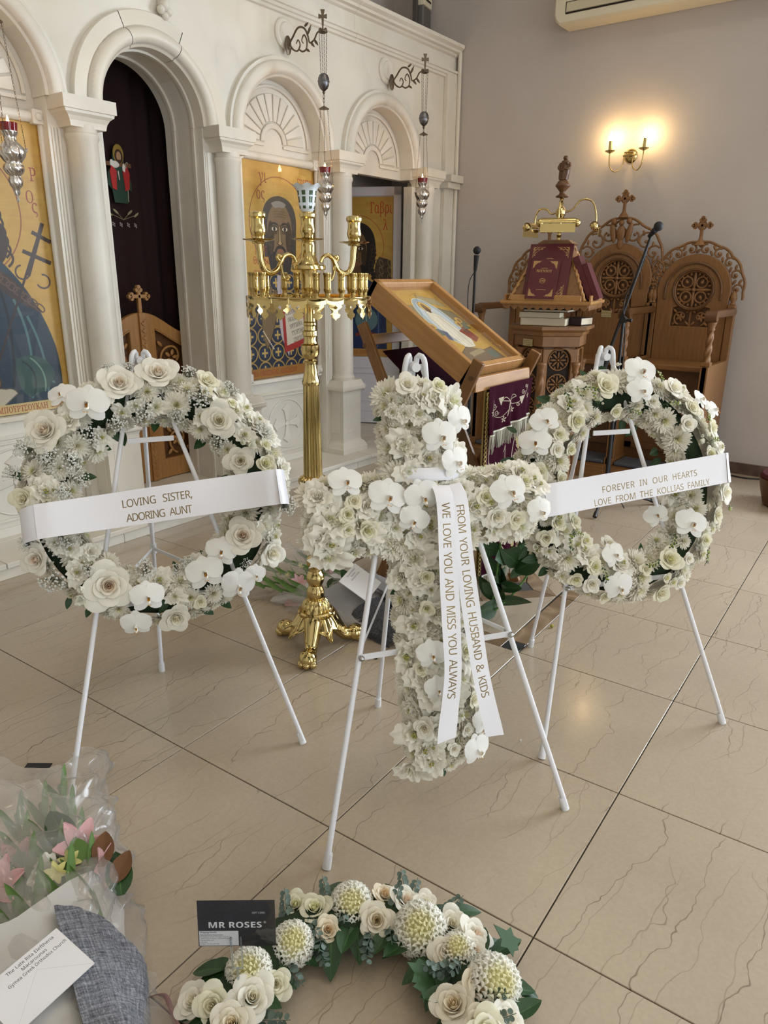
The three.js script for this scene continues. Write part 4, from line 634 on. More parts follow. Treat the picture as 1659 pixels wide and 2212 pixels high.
const GEO = {
  roseBig: [roseGeo(24, 1.15, BLUSH, WH), roseGeo(22, 1.0, CREAM, WH), roseGeo(26, 1.2, lin(0xf2e2cc), WH)],
  rose: [roseGeo(18, 0.75, GREENISH, PALE), roseGeo(20, 0.85, CREAM, PALE), roseGeo(17, 0.6, lin(0xe8e6b6), PALE), roseGeo(21, 1.0, CREAM, WH)],
  roseCream: [roseGeo(22, 0.62, lin(0xecd0a4), lin(0xf5e9d0)), roseGeo(20, 0.5, lin(0xeed6ae), lin(0xf4ead6)), roseGeo(24, 0.8, lin(0xf1e0bc), lin(0xf6efde))],
  mum: [mumGeo(130, lin(0xf1ecc6), WH), mumGeo(120, lin(0xf3efd4), WH), mumGeo(140, lin(0xe9e6b6), WH)],
  ball: [ballGeo(260, lin(0xf4efc0), lin(0xfbf9f0)), ballGeo(230, lin(0xf3edbc), lin(0xfbf9f0))],
  lisi: [roseGeo(14, 1.0, lin(0xf0eedb), WH, 0.07, 13, 6), roseGeo(11, 1.15, lin(0xe6e6bc), WH, 0.09, 13, 6), roseGeo(16, 0.9, WH, WH, 0.06, 13, 6)],
  orchid: [orchidGeo(0), orchidGeo(1), orchidGeo(0.5)], lip: [lipGeo()],
  freesia: [freesiaGeo(2), freesiaGeo(3)], sprig: [sprigGeo(), sprigGeo()],
  gyp: [gypGeo(), gypGeo(), gypGeo()], leaf: [leafGeo(), leafGeo(0.1, 0.6), leafGeo(0.4, -0.2)],
};
GEO.stamen = [merge([0, 1, 2, 3, 4, 5].map((i) => paint(sph(0.05, 0.09 * Math.cos(i), 0.09 * Math.sin(i), 0.32 + 0.02 * i, 5, 4), lin(i % 2 ? 0xb5a53a : 0x7d8a3a))))];
const pick = (a) => a[Math.floor(rnd() * a.length)];
const NAME = { rose: 'rose', roseBig: 'rose', roseCream: 'rose', mum: 'chrysanthemum', ball: 'chrysanthemum', lisi: 'lisianthus', orchid: 'orchid', freesia: 'freesia', sprig: 'freesia_sprig', gyp: 'gypsophila', leaf: 'leaf' };
function bloom(parent, kind, x, y, z, n, r, spin) { // n = direction the flower faces
  const m = kind === 'leaf' ? M.leaf : kind === 'orchid' ? M.orchidPetal : M.petal, o = mesh(NAME[kind], pick(GEO[kind]), m, parent);
  const q = new THREE.Quaternion().setFromUnitVectors(V(0, 0, 1), n.clone().normalize());
  o.quaternion.copy(q).multiply(new THREE.Quaternion().setFromAxisAngle(V(0, 0, 1), spin ?? rr(0, TAU))); o.position.set(x, y, z); o.scale.setScalar(r);
  if (kind === 'orchid') mesh('orchid_lip', GEO.lip[0], M.lip, o);
  if (kind === 'lisi' && rnd() < 0.5) mesh('stamen', GEO.stamen[0], M.lip, o);
  return o;
}
// positions in each arrangement's own plane: across, up, width; millimetres
const FLOWERS = {
  L: {
    rose: [[-74, 345, 111], [42, 374, 113], [-291, 217, 123], [207, 213, 110], [259, 81, 93], [-369, 29, 78], [233, -157, 113], [-355, -147, 86], [-176, -251, 134], [3, -373, 91], [318, -221, 91], [190, 347, 81], [334, 63, 77], [182, 306, 43], [343, 125, 50], [78, -338, 45], [255, 266, 47]],
    orchid: [[-170, 280, 136], [-231, 312, 92], [163, -205, 108], [102, -262, 124], [190, -301, 120], [-74, -302, 109], [-110, -365, 98], [246, -275, 75]],
    mum: [[-163, 341, 77], [3, 321, 73], [84, 271, 91], [125, 327, 69], [-154, 152, 82], [-208, 167, 81], [-342, 108, 74], [147, 191, 75], [218, 120, 64], [249, -83, 87], [-237, -172, 64], [-162, -177, 70], [27, -265, 89], [314, 220, 71], [292, 282, 59], [52, -325, 67], [-159, -329, 65], [-264, 107, 75], [344, 2, 71], [338, -81, 71], [124, -326, 68], [-237, 39, 70], [-285, 11, 58], [320, 136, 65]],
    lisi: [[-77, 258, 55], [24, 269, 68], [152, 231, 63], [-144, 190, 66], [270, 247, 59], [306, -137, 82], [-291, 44, 64], [-266, -130, 58], [-208, -144, 64], [-255, -201, 74], [5, -312, 61], [305, -18, 70], [-337, 60, 68], [282, 163, 76], [-35, 278, 56], [337, -170, 65], [-303, -109, 53]],
    freesia: [[-257, -265, 95], [289, 126, 82]],
    gyp: [[-100, 389, 72], [136, 373, 63], [-21, 260, 84], [154, 290, 86], [81, 242, 63], [255, 314, 70], [-180, 192, 71], [-243, 121, 80], [-290, 141, 74], [-345, 168, 84], [-390, 102, 63], [-306, 132, 53], [203, 142, 69], [337, 171, 77], [-274, -111, 69], [-319, -208, 84], [-64, -224, 77], [60, -225, 62], [301, -171, 58], [-378, -99, 52], [-98, 231, 72], [-219, 70, 65], [387, -75, 77], [-219, -196, 64], [-41, 398, 50], [227, -243, 46], [20, -236, 44], [-273, 32, 59]],
    leaf: [[17, 217, 45], [-82, 191, 50], [-134, 169, 49], [-187, 86, 43], [142, 156, 52], [213, 42, 40], [-343, 186, 53], [-385, 107, 37], [-31, -340, 44], [104, -373, 51], [165, -363, 45], [-292, -289, 32], [-242, -324, 32], [181, -133, 34], [113, -199, 45], [-102, 198, 39], [23, -214, 28], [373, 126, 42], [-289, 282, 32]],
  },
  X: {
    rose: [[-39, 323, 65], [44, 315, 56], [-210, 40, 48], [-231, 10, 52], [-233, -28, 44], [-182, -33, 64], [175, -32, 68], [234, -45, 56], [270, 52, 52], [147, 20, 55], [-4, 62, 46], [-10, -30, 34], [-35, -169, 48], [53, -212, 47], [-40, -249, 46], [55, -211, 37], [-41, -251, 46], [58, -376, 54], [-67, -404, 43], [-70, -560, 58], [69, -509, 44], [42, -582, 37], [0, -622, 37], [47, -341, 30]],
    orchid: [[84, 225, 93], [22, 184, 106], [57, 117, 99], [-227, 76, 96], [-127, 36, 112], [-36, 36, 102], [-63, -21, 87], [209, 23, 112], [292, -26, 88], [-38, -366, 86], [-31, -455, 76], [81, -570, 81], [53, -633, 95]],
    lisi: [[-5, 293, 60], [-56, 252, 51], [-18, 248, 50], [-84, 258, 45], [-40, 144, 56], [-60, 102, 67], [31, 63, 54], [-266, 44, 59], [-185, 2, 45], [-313, -47, 59], [-256, -65, 52], [-210, -93, 52], [87, 50, 63], [97, 8, 59], [130, -19, 55], [113, -63, 51], [171, -73, 52], [-106, -37, 47], [-139, -34, 47], [-17, -90, 50], [-66, 186, 51], [5, 217, 44], [-21, -136, 43], [-24, -205, 40], [-62, -307, 43], [-61, -509, 40], [-52, -612, 66], [59, -300, 47], [-18, -272, 29], [49, -451, 47], [33, -544, 33], [-66, -645, 43]],
    mum: [[15, 332, 52], [59, 287, 52], [-85, 293, 47], [-86, 191, 59], [-75, 170, 55], [-80, 218, 51], [-37, 275, 48], [-315, 26, 53], [-290, -3, 61], [-331, -3, 46], [263, -82, 54], [235, -83, 54], [305, 20, 55], [203, -76, 46], [-226, -45, 46], [-167, -70, 55], [-127, -86, 51], [-93, -78, 51], [-333, -30, 46], [-316, 49, 42], [165, 69, 49], [229, 68, 46], [-72, -124, 52], [-64, -185, 52], [-84, -211, 48], [304, -56, 51], [65, 153, 44], [-75, -161, 41], [-79, -253, 44], [-86, -328, 41], [-86, -376, 38], [-84, -429, 41], [-87, -466, 41], [-83, -498, 38], [-86, -536, 38], [61, -399, 42], [53, -271, 38], [-22, -660, 49], [-1, -682, 49], [70, -650, 46], [-43, -681, 45], [80, -538, 39], [66, -432, 46], [-23, -330, 31], [15, -586, 35], [60, -244, 38]],
    leaf: [[-83, 316, 28], [-66, 343, 28], [-108, 247, 24], [-18, 99, 32], [-46, 166, 24], [-234, 49, 27], [-92, -118, 44], [-98, -593, 31], [-43, -702, 31], [-7, -706, 31], [-101, -206, 34]],
  },
  R: {
    rose: [[-69, 318, 90], [-186, 214, 82], [-36, 241, 55], [187, 305, 76], [222, 185, 62], [248, 238, 62], [330, 170, 80], [348, -47, 95], [-278, -96, 58], [-215, -99, 63], [-315, -139, 58], [-184, -163, 59], [-78, -187, 71], [-165, -245, 66], [22, -272, 46], [112, -249, 95], [256, -199, 50], [186, -252, 39], [-223, -277, 54], [-172, -297, 59], [-248, 175, 49], [-260, 129, 51], [-210, 128, 54], [-326, 59, 79], [-255, 40, 47], [79, -353, 73], [122, -323, 39], [156, -327, 47], [311, -119, 55], [278, 217, 47], [301, 82, 57], [95, -306, 39], [-125, -344, 43]],
    orchid: [[55, 348, 121], [44, 295, 101], [-286, 210, 102], [-325, 147, 111], [288, 257, 74], [356, 224, 80], [124, -118, 88], [205, -147, 118], [-98, -224, 90], [-90, -310, 105]],
    mum: [[-256, 259, 65], [-146, 250, 71], [-100, 220, 62], [116, 220, 68], [148, 198, 88], [194, 137, 98], [191, 98, 74], [-154, 331, 57], [-245, 91, 84], [-209, 79, 56], [-147, 174, 66], [51, 251, 58], [229, -48, 84], [237, -93, 79], [101, -180, 68], [0, -238, 96], [6, -297, 96], [2, -340, 87], [-247, -214, 89], [-196, -120, 61], [-357, -124, 55], [263, -249, 69], [177, -295, 69], [203, -322, 64], [350, -147, 65], [344, -86, 55], [143, 321, 63], [-81, 367, 57], [181, -192, 59], [-66, -351, 57], [346, 119, 65], [-360, 70, 46], [-313, -86, 46], [306, -168, 55]],
    lisi: [[-262, -268, 56], [103, 264, 53], [-306, -184, 51], [265, -170, 50], [341, 129, 50]],
    freesia: [[-183, 313, 40], [-6, 379, 36], [-101, 272, 40], [182, 251, 37], [152, 233, 32], [-224, -197, 40], [-341, -163, 51], [258, 129, 49], [295, -162, 40]],
    sprig: [[-201, 281, 61], [-135, 311, 57], [-169, 289, 42], [154, 257, 54], [23, 248, 58], [-253, -166, 61], [146, -194, 54], [244, -257, 64], [299, 127, 60], [307, 206, 55], [-134, -263, 52], [54, -263, 58], [-122, 273, 52], [379, -104, 55], [-229, -136, 47], [134, 346, 54]],
    leaf: [[-252, 297, 51], [-265, 274, 37], [-109, 177, 47], [40, 194, 43], [78, 175, 44], [139, 101, 49], [159, 70, 39], [-385, 108, 50], [-360, 213, 32], [-340, -209, 51], [-302, -255, 42], [180, -74, 49], [48, -204, 39], [-182, 87, 42], [-24, 389, 43], [-186, 327, 38], [-79, 214, 43], [-96, 377, 38], [-359, -193, 41]],
  },
};
function placed(name, label, category, pos, u, up, N) {
  const g = thing(name, label, category, pos); g.quaternion.setFromRotationMatrix(new THREE.Matrix4().makeBasis(V(...u), V(...up), V(...N))); return g;
}
const FRAME = {
  L: [[1.297, 0.799, -1.8092], [0.8653, 0, 0.5013], [0.1951, 0.9212, -0.3367], [-0.4617, 0.3892, 0.7971]],
  X: [[1.5113, 0.8649, -0.9623], [0.8236, 0, 0.5672], [0.1631, 0.9578, -0.2368], [-0.5432, 0.2876, 0.7888]],
  R: [[2.2752, 0.806, -0.7028], [0.8023, 0, 0.5969], [0.1899, 0.948, -0.2552], [-0.5659, 0.3181, 0.7606]],
};
function dress(g, data, surface, fill, sides = []) {
  for (const [x, y, z, n] of sides) bloom(g, rnd() < 0.22 ? 'lisi' : 'mum', x, y, z, n.clone().add(V(rr(-0.2, 0.2), rr(-0.2, 0.2), 0)), rr(0.036, 0.044));
  const all = [];
  for (const kind of ['leaf', 'mum', 'lisi', 'rose', 'freesia', 'gyp', 'sprig', 'orchid']) for (const [x, y, d] of data[kind] ?? []) all.push([kind, x / 1000, y / 1000, d / 1000]);
  for (const [x, y] of fill) { // gaps are packed with small chrysanthemums
    const near = Math.min(...all.filter((f) => f[0] !== 'leaf' && f[0] !== 'gyp').map(([k, a, b, d]) => Math.hypot(x - a, y - b) - d * (k === 'orchid' ? 0.24 : 0.30)));
    if (near > -0.004) all.push([rnd() < 0.25 ? 'lisi' : 'fill', x, y, 0.078 + 0.025 * rnd()]);
  }
  for (const [kind, x, y, d] of all) {
    const { z, n } = surface(x, y), r = d / 2, big = kind === 'rose' && d > 0.085;
    const lift = { leaf: -0.035, mum: -0.016, lisi: -0.006, rose: 0.004, fill: -0.030, freesia: 0.010, gyp: 0.004, sprig: 0.014, orchid: 0.022 }[kind];
    const f = n.clone().add(V(rr(-0.16, 0.16), rr(-0.16, 0.16), 0.1));
    if (kind === 'leaf') {
      const rad = V(n.x, n.y, 0), a = (rad.length() > 0.15 ? Math.atan2(n.y, n.x) : rr(0, TAU)) - PI / 2 + rr(-0.6, 0.6), len = d * 1.15;
      bloom(g, 'leaf', x + Math.sin(a) * len * 0.62, y - Math.cos(a) * len * 0.62, z + lift, V(rr(-0.3, 0.3), rr(-0.3, 0.3), 1), len, a); continue;
    }
    if (kind === 'orchid') f.z += 0.5;
    bloom(g, big && g.userData.bigRoses ? 'roseBig' : kind === 'fill' ? 'mum' : kind, x + n.x * lift, y + n.y * lift, z + lift * n.z, f, r * (kind === 'orchid' ? 1.02 : kind === 'mum' || kind === 'fill' ? 1.08 : kind === 'gyp' ? 0.95 : 1.06), kind === 'orchid' ? rr(-0.45, 0.45) : undefined);
  }
}
function ringSurface(R0, t) { return (x, y) => { const rho = Math.hypot(x, y), d = clamp((rho - R0) / t, -1.15, 1.15); return { z: (Math.sqrt(Math.max(0.04, 1 - d * d * 0.85)) - 1) * 0.075, n: V(x / rho * d * 0.95, y / rho * d * 0.95, 1).normalize() }; }; }
function ringFill(R0, t, n) { const o = []; for (let i = 0; i < n; i++) { const a = i * 2.39996, q = (i * 0.618) % 1; const r = R0 + (q * 2 - 1) * t * 1.0; o.push([r * Math.cos(a), r * Math.sin(a)]); } return o; }
function ringSides(R0) { const o = []; for (const [f, n] of [[-70, 26], [-98, 24], [72, 40], [98, 40]]) for (let i = 0; i < n; i++) { const a = (i + (f % 3) * 0.4) * TAU / n + rr(-0.04, 0.04), q = deg(f), r = R0 + 0.066 * Math.sin(q); o.push([r * Math.cos(a), r * Math.sin(a), 0.06 * (Math.cos(q) - 1) - 0.012, V(Math.sin(q) * Math.cos(a), Math.sin(q) * Math.sin(a), Math.cos(q))]); } return o; }
const foamRing = (R0, t) => new THREE.TorusGeometry(R0, t, 10, 48).scale(1, 1, 0.6).translate(0, 0, -0.082);
{
  const gl = placed('flower_wreath', "round wreath of large white garden roses, orchids and baby's breath on the left easel", 'wreath', ...FRAME.L);
  gl.userData.bigRoses = 1; mesh('foam_ring', foamRing(0.31, 0.048), M.foam, gl); dress(gl, FLOWERS.L, ringSurface(0.31, 0.098), ringFill(0.31, 0.108, 520), ringSides(0.31)); delete gl.userData.bigRoses;
  const gr = placed('flower_wreath', 'round wreath of white roses, spider chrysanthemums and green freesia buds on the right easel', 'wreath', ...FRAME.R);
  mesh('foam_ring', foamRing(0.298, 0.048), M.foam, gr); dress(gr, FLOWERS.R, ringSurface(0.298, 0.096), ringFill(0.298, 0.106, 520), ringSides(0.298));
  const gx = placed('flower_cross', 'upright cross packed with white roses, lisianthus and orchids on the middle easel', 'cross', ...FRAME.X);
  const H = 0.085; mesh('foam_cross', [box2(-0.06, 0.06, -0.67, 0.31, -0.12, -0.05, 0.02), box2(-0.29, 0.29, -0.06, 0.06, -0.12, -0.05, 0.02)], M.foam, gx);
  const cross = (x, y) => { // distance to the axis of the nearer bar
    const inV = y > 0.1 || y < -0.1, d = inV || Math.abs(x) < 0.1 ? x : y, e = inV || Math.abs(x) < 0.1 ? 0 : 1;
    const endU = clamp((y - 0.27) / 0.09, 0, 1), endD = clamp((-0.62 - y) / 0.09, 0, 1), endS = clamp((Math.abs(x) - 0.27) / 0.08, 0, 1) * Math.sign(x);
    let k = clamp(d / 0.105, -1.1, 1.1), nx = e ? endS : k, ny = e ? k : endU - endD; if (Math.abs(x) < 0.11 && Math.abs(y) < 0.11) { nx *= 0.2; ny *= 0.2; }
    const m = Math.min(1.15, Math.hypot(nx, ny)); return { z: (Math.sqrt(Math.max(0.04, 1 - m * m * 0.8)) - 1) * 0.075, n: V(nx * 0.9, ny * 0.9, 1).normalize() };
  };
  const fill = []; for (let i = 0; i < 480; i++) { const q = (i * 0.618034) % 1, p = (i * 0.754878) % 1; fill.push(i % 5 < 3 ? [(p * 2 - 1) * 0.1, lerp(-0.68, 0.33, q)] : [lerp(-0.32, 0.32, q), (p * 2 - 1) * 0.1]); }
  const sides = [], edge = [[0.085, 0.30], [0.085, 0.085], [0.30, 0.085], [0.30, -0.085], [0.085, -0.085], [0.085, -0.66], [-0.085, -0.66], [-0.085, -0.085], [-0.30, -0.085], [-0.30, 0.085], [-0.085, 0.085], [-0.085, 0.30]];
  edge.forEach(([x, y], i) => { const [X, Y] = edge[(i + 1) % edge.length], L = Math.hypot(X - x, Y - y), k = Math.max(2, Math.round(L / 0.055)), nx = (y - Y) / -L * -1, ny = (X - x) / L; for (let j = 0; j < k; j++) for (const z of [-0.05, -0.095]) { const t = (j + 0.5) / k, o = V(-ny * 0 + (Y - y) / L * -1, (X - x) / L, 0); sides.push([lerp(x, X, t), lerp(y, Y, t), z, V(o.x, o.y, 0.35)]); } });
  dress(gx, FLOWERS.X, cross, fill, sides);
}

// ---------------------------------------------------------------- easels and ribbons
M.whiteMetal = std({ color: 0xe6e6ea, roughness: 0.32 });
M.whitePlastic = std({ color: 0xe2e2e4, roughness: 0.45 });
M.steel = std({ color: 0xb8b8b8, roughness: 0.25, metalness: 1 });
function easel(label, FL, FR, B, apex) {
  const c = [(FL[0] + FR[0]) / 2, 0, (FL[1] + FR[1]) / 2], e = thing('easel', label, 'easel', c), o = V(...c);
  const u = V(FR[0] - FL[0], 0, FR[1] - FL[1]).normalize(), A = V(...apex).sub(o), n = V(-u.z, 0, u.x); if (n.dot(o) > 0) n.negate();
  const feet = [FL, FR].map(([x, z]) => V(x, 0, z).sub(o)), back = V(B[0], 0, B[1]).sub(o), join = [], on = (a, b, t) => a.clone().lerp(b, t);
  feet.forEach((f, i) => {
    const top = A.clone().addScaledVector(u, (i ? 1 : -1) * 0.022), leg = mesh('leg', bar(f.clone().setY(0.012), top, 0.0078, 0.0072, 10), M.whiteMetal, e);
    mesh('rubber_foot', merge([bar(f.clone().setY(0.0), on(f, top, 0.03), 0.0115, 0.0105, 12)]), M.whitePlastic, leg);
    const j = on(f, top, 0.415); join.push(j);
    mesh('bolt', [bar(j.clone().addScaledVector(n, -0.012), j.clone().addScaledVector(n, 0.016), 0.007, 0.007, 10), sph(0.008, 0, 0, 0, 10, 6).translate(j.x + n.x * 0.016, j.y, j.z + n.z * 0.016)], M.steel, e);
  });
  const topB = A.clone().addScaledVector(n, -0.02).setY(A.y - 0.01), bl = mesh('leg', bar(back.clone().setY(0.012), topB, 0.0078, 0.0072, 10), M.whiteMetal, e);
  mesh('rubber_foot', bar(back, on(back, topB, 0.03), 0.0115, 0.0105, 12), M.whitePlastic, bl);
  mesh('crossbar', slab(join[0].clone().addScaledVector(n, 0.009).toArray(), join[1].clone().addScaledVector(n, 0.009).toArray(), 0.016, 0.005, [0, 1, 0]), M.whiteMetal, e);
  mesh('crossbar', slab(on(feet[0], A, 0.80).addScaledVector(n, 0.008).toArray(), on(feet[1], A, 0.80).addScaledVector(n, 0.008).toArray(), 0.016, 0.005, [0, 1, 0]), M.whiteMetal, e);
  const col = on(back, topB, 0.44);
  mesh('collar', bar(on(back, topB, 0.425), on(back, topB, 0.455), 0.0115, 0.0115, 12), M.whitePlastic, e);
  for (const j of join) mesh('brace', slab(col.toArray(), j.clone().addScaledVector(n, -0.009).toArray(), 0.012, 0.004, [0, 1, 0.2]), M.whiteMetal, e);
  // plastic hinge at the top
  const h = A.clone(), k = (s, y, f = 0) => h.clone().addScaledVector(u, s).addScaledVector(n, f).setY(h.y + y);
  mesh('hinge', [tube([k(-0.034, -0.07, 0.01), k(-0.03, -0.02, 0.012), k(-0.022, 0.018, 0.01), k(-0.012, 0.022, 0.0), k(-0.010, -0.02, -0.01)], 0.0075, 8, 16), tube([k(0.034, -0.07, 0.01), k(0.03, -0.02, 0.012), k(0.022, 0.018, 0.01), k(0.012, 0.022, 0.0), k(0.010, -0.02, -0.01)], 0.0075, 8, 16), slab(k(-0.016, -0.058, 0.012).toArray(), k(0.016, -0.058, 0.012).toArray(), 0.022, 0.014, [0, 1, 0]), bar(k(0, -0.006, -0.016), k(0, -0.006, 0.022), 0.013, 0.012, 16), slab(k(0, -0.075, -0.02).toArray(), k(0, 0.005, -0.012).toArray(), 0.02, 0.012, u.toArray())], M.whitePlastic, e);
  return e;
}
easel('white tripod easel that holds the round wreath with the LOVING SISTER ribbon', [0.861, -1.747], [1.46, -1.40], [1.467, -2.132], [1.41, 1.18, -2.005]);
easel('white tripod easel that holds the flower cross, nearest of the easels', [1.112, -0.998], [1.687, -0.602], [1.777, -1.339], [1.608, 1.215, -1.102]);
easel('white tripod easel that holds the round wreath with the FOREVER IN OUR HEARTS ribbon', [1.858, -0.755], [2.405, -0.348], [2.501, -1.107], [2.373, 1.196, -0.876]);

const gold = '#75613a';
function satin(w, h, draw) { // printed satin: foil letters on white
  const c = canvasTex(w, h, (g) => { g.fillStyle = '#efeef4'; g.fillRect(0, 0, w, h); g.fillStyle = gold; draw(g); });
  const m = canvasTex(w, h, (g) => { g.fillStyle = '#000'; g.fillRect(0, 0, w, h); g.fillStyle = '#fff'; draw(g); }, false);
  return phys({ map: c, metalnessMap: m, metalness: 0.7, roughness: 0.36, sheen: 0.3, sheenRoughness: 0.4 });
}
const spaced = (g, t, x, y, px, width) => { g.font = px + 'px sans-serif'; g.textBaseline = 'middle'; let w = 0; for (const ch of t) w += g.measureText(ch).width; const track = (width - w) / (t.length - 1); x -= width / 2; for (const ch of t) { g.fillText(ch, x, y); x += g.measureText(ch).width + track; } };
M.satin = phys({ color: 0xefeef4, roughness: 0.36, sheen: 0.3, sheenRoughness: 0.4 });
// a sash across the front of a wreath; uL..uR is the flat front, the ends wrap round behind
function sash(label, F, uL, uR, top, bot, z, lines) {
  const W = 1600, H = Math.round(W * 0.1 / (uR - uL)), g = placed('memorial_ribbon', label, 'ribbon', ...F), edge = (a, u) => lerp(a[0], a[1], (u - uL) / (uR - uL));
  const mat = satin(W, H, (c) => { for (const [t, u, v, size, track] of lines) { const k = W / (uR - uL); c.save(); c.translate((u - uL) * k, H * (edge(top, u) - v) / (edge(top, u) - edge(bot, u))); spaced(c, t, 0, 0, size * k, track * k); c.restore(); } });
  mesh('printed_front', grid(48, 4, (a, b) => { const u = lerp(uL, uR, a); return [u, lerp(edge(bot, u), edge(top, u), b), z + 0.004 * Math.sin(u * 14 + b) - 0.006 * smooth(0.9, 1, Math.abs(a * 2 - 1))]; }), mat, g);
  for (const s of [-1, 1]) {
    const u0 = s < 0 ? uL : uR;
    mesh('ribbon_end', grid(14, 4, (a, b) => { const t = a * 1.9, u = u0 + s * 0.045 * Math.sin(Math.min(t, PI / 2)) - s * 0.03 * Math.max(0, t - 1.2), zz = z - 0.006 - 0.055 * (1 - Math.cos(t)) - 0.03 * a; return [u, lerp(edge(bot, u0), edge(top, u0), b) - 0.012 * a * (s < 0 ? 1 : 0.4) + 0.004 * Math.sin(b * 7 + a * 5) * a, zz + 0.006 * Math.sin(b * 5 + s) * a]; }), M.satin, g);
  }
  return g;
}
sash('white satin ribbon across the left wreath, printed LOVING SISTER, ADORING AUNT', FRAME.L, -0.345, 0.355, [0.002, 0.038], [-0.096, -0.074], 0.048, [['LOVING   SISTER,', -0.013, -0.019, 0.030, 0.204], ['ADORING   AUNT', -0.012, -0.062, 0.030, 0.189]]);
sash('white satin ribbon across the right wreath, printed FOREVER IN OUR HEARTS', FRAME.R, -0.335, 0.33, [0.024, 0.080], [-0.075, -0.016], 0.048, [['FOREVER  IN  OUR  HEARTS', 0.033, 0.008, 0.028, 0.35], ['LOVE  FROM  THE  KOLLIAS  FAMILY', 0.04, -0.027, 0.028, 0.427]]);
function tail(label, pts, cut, text, z, L0, L1) { // hanging ribbon along pts [x, y] with width 0.05; the words run downwards
  const g = placed('memorial_ribbon', label, 'ribbon', ...FRAME.X), w = 0.049, curve = new THREE.CatmullRomCurve3(pts.map(([x, y, d]) => V(x, y, d)));
  const len = curve.getLength(), W = 2000, H = Math.round(W * w / len), k = W / len;
  const m = satin(W, H, (c) => { spaced(c, text, (L0 + L1) / 2 * k, H * 0.5, 0.031 * k, (L1 - L0) * k); });
  const geo = grid(60, 3, (a, b) => { const p = curve.getPointAt(a), d = curve.getTangentAt(a), l = Math.hypot(d.x, d.y) || 1, q = (b - 0.5) * w; return [p.x - d.y / l * q, p.y + d.x / l * q + (a > 0.97 ? cut * (b - 0.5) * (a - 0.97) / 0.03 : 0), p.z + 0.003 * Math.sin(a * 11 + b * 2)]; });
  mesh('printed_tail', geo, m, g); return g;
}
tail('white satin ribbon hanging down the flower cross, printed WE LOVE YOU AND MISS YOU ALWAYS', [[0.014, 0.062, 0.018], [0.012, 0.035, 0.045], [0.005, -0.115, 0.056], [-0.002, -0.3, 0.056], [-0.008, -0.42, 0.055], [-0.041, -0.576, 0.06]], 0.02, 'WE  LOVE  YOU  AND  MISS  YOU  ALWAYS', 0.05, 0.056, 0.552);
tail('white satin ribbon hanging down the flower cross, printed FROM YOUR LOVING HUSBAND & KIDS', [[0.045, 0.062, 0.018], [0.050, 0.03, 0.042], [0.053, -0.1, 0.05], [0.057, -0.24, 0.052], [0.068, -0.411, 0.055], [0.092, -0.588, 0.062]], -0.008, 'FROM  YOUR  LOVING  HUSBAND  &  KIDS', 0.05, 0.060, 0.560);
{
  const g = placed('ribbon_loop', 'plain white satin ribbon loop tied round the flower cross above its arms', 'ribbon', ...FRAME.X);
  mesh('band', grid(24, 3, (a, b) => { const t = lerp(-1.75, 1.75, a); return [0.115 * Math.sin(t) * 1.0, 0.098 + (b - 0.5) * 0.034 - 0.012 * a, -0.085 + 0.095 * Math.cos(t) + 0.004 * Math.sin(b * 4)]; }), M.satin, g);
}

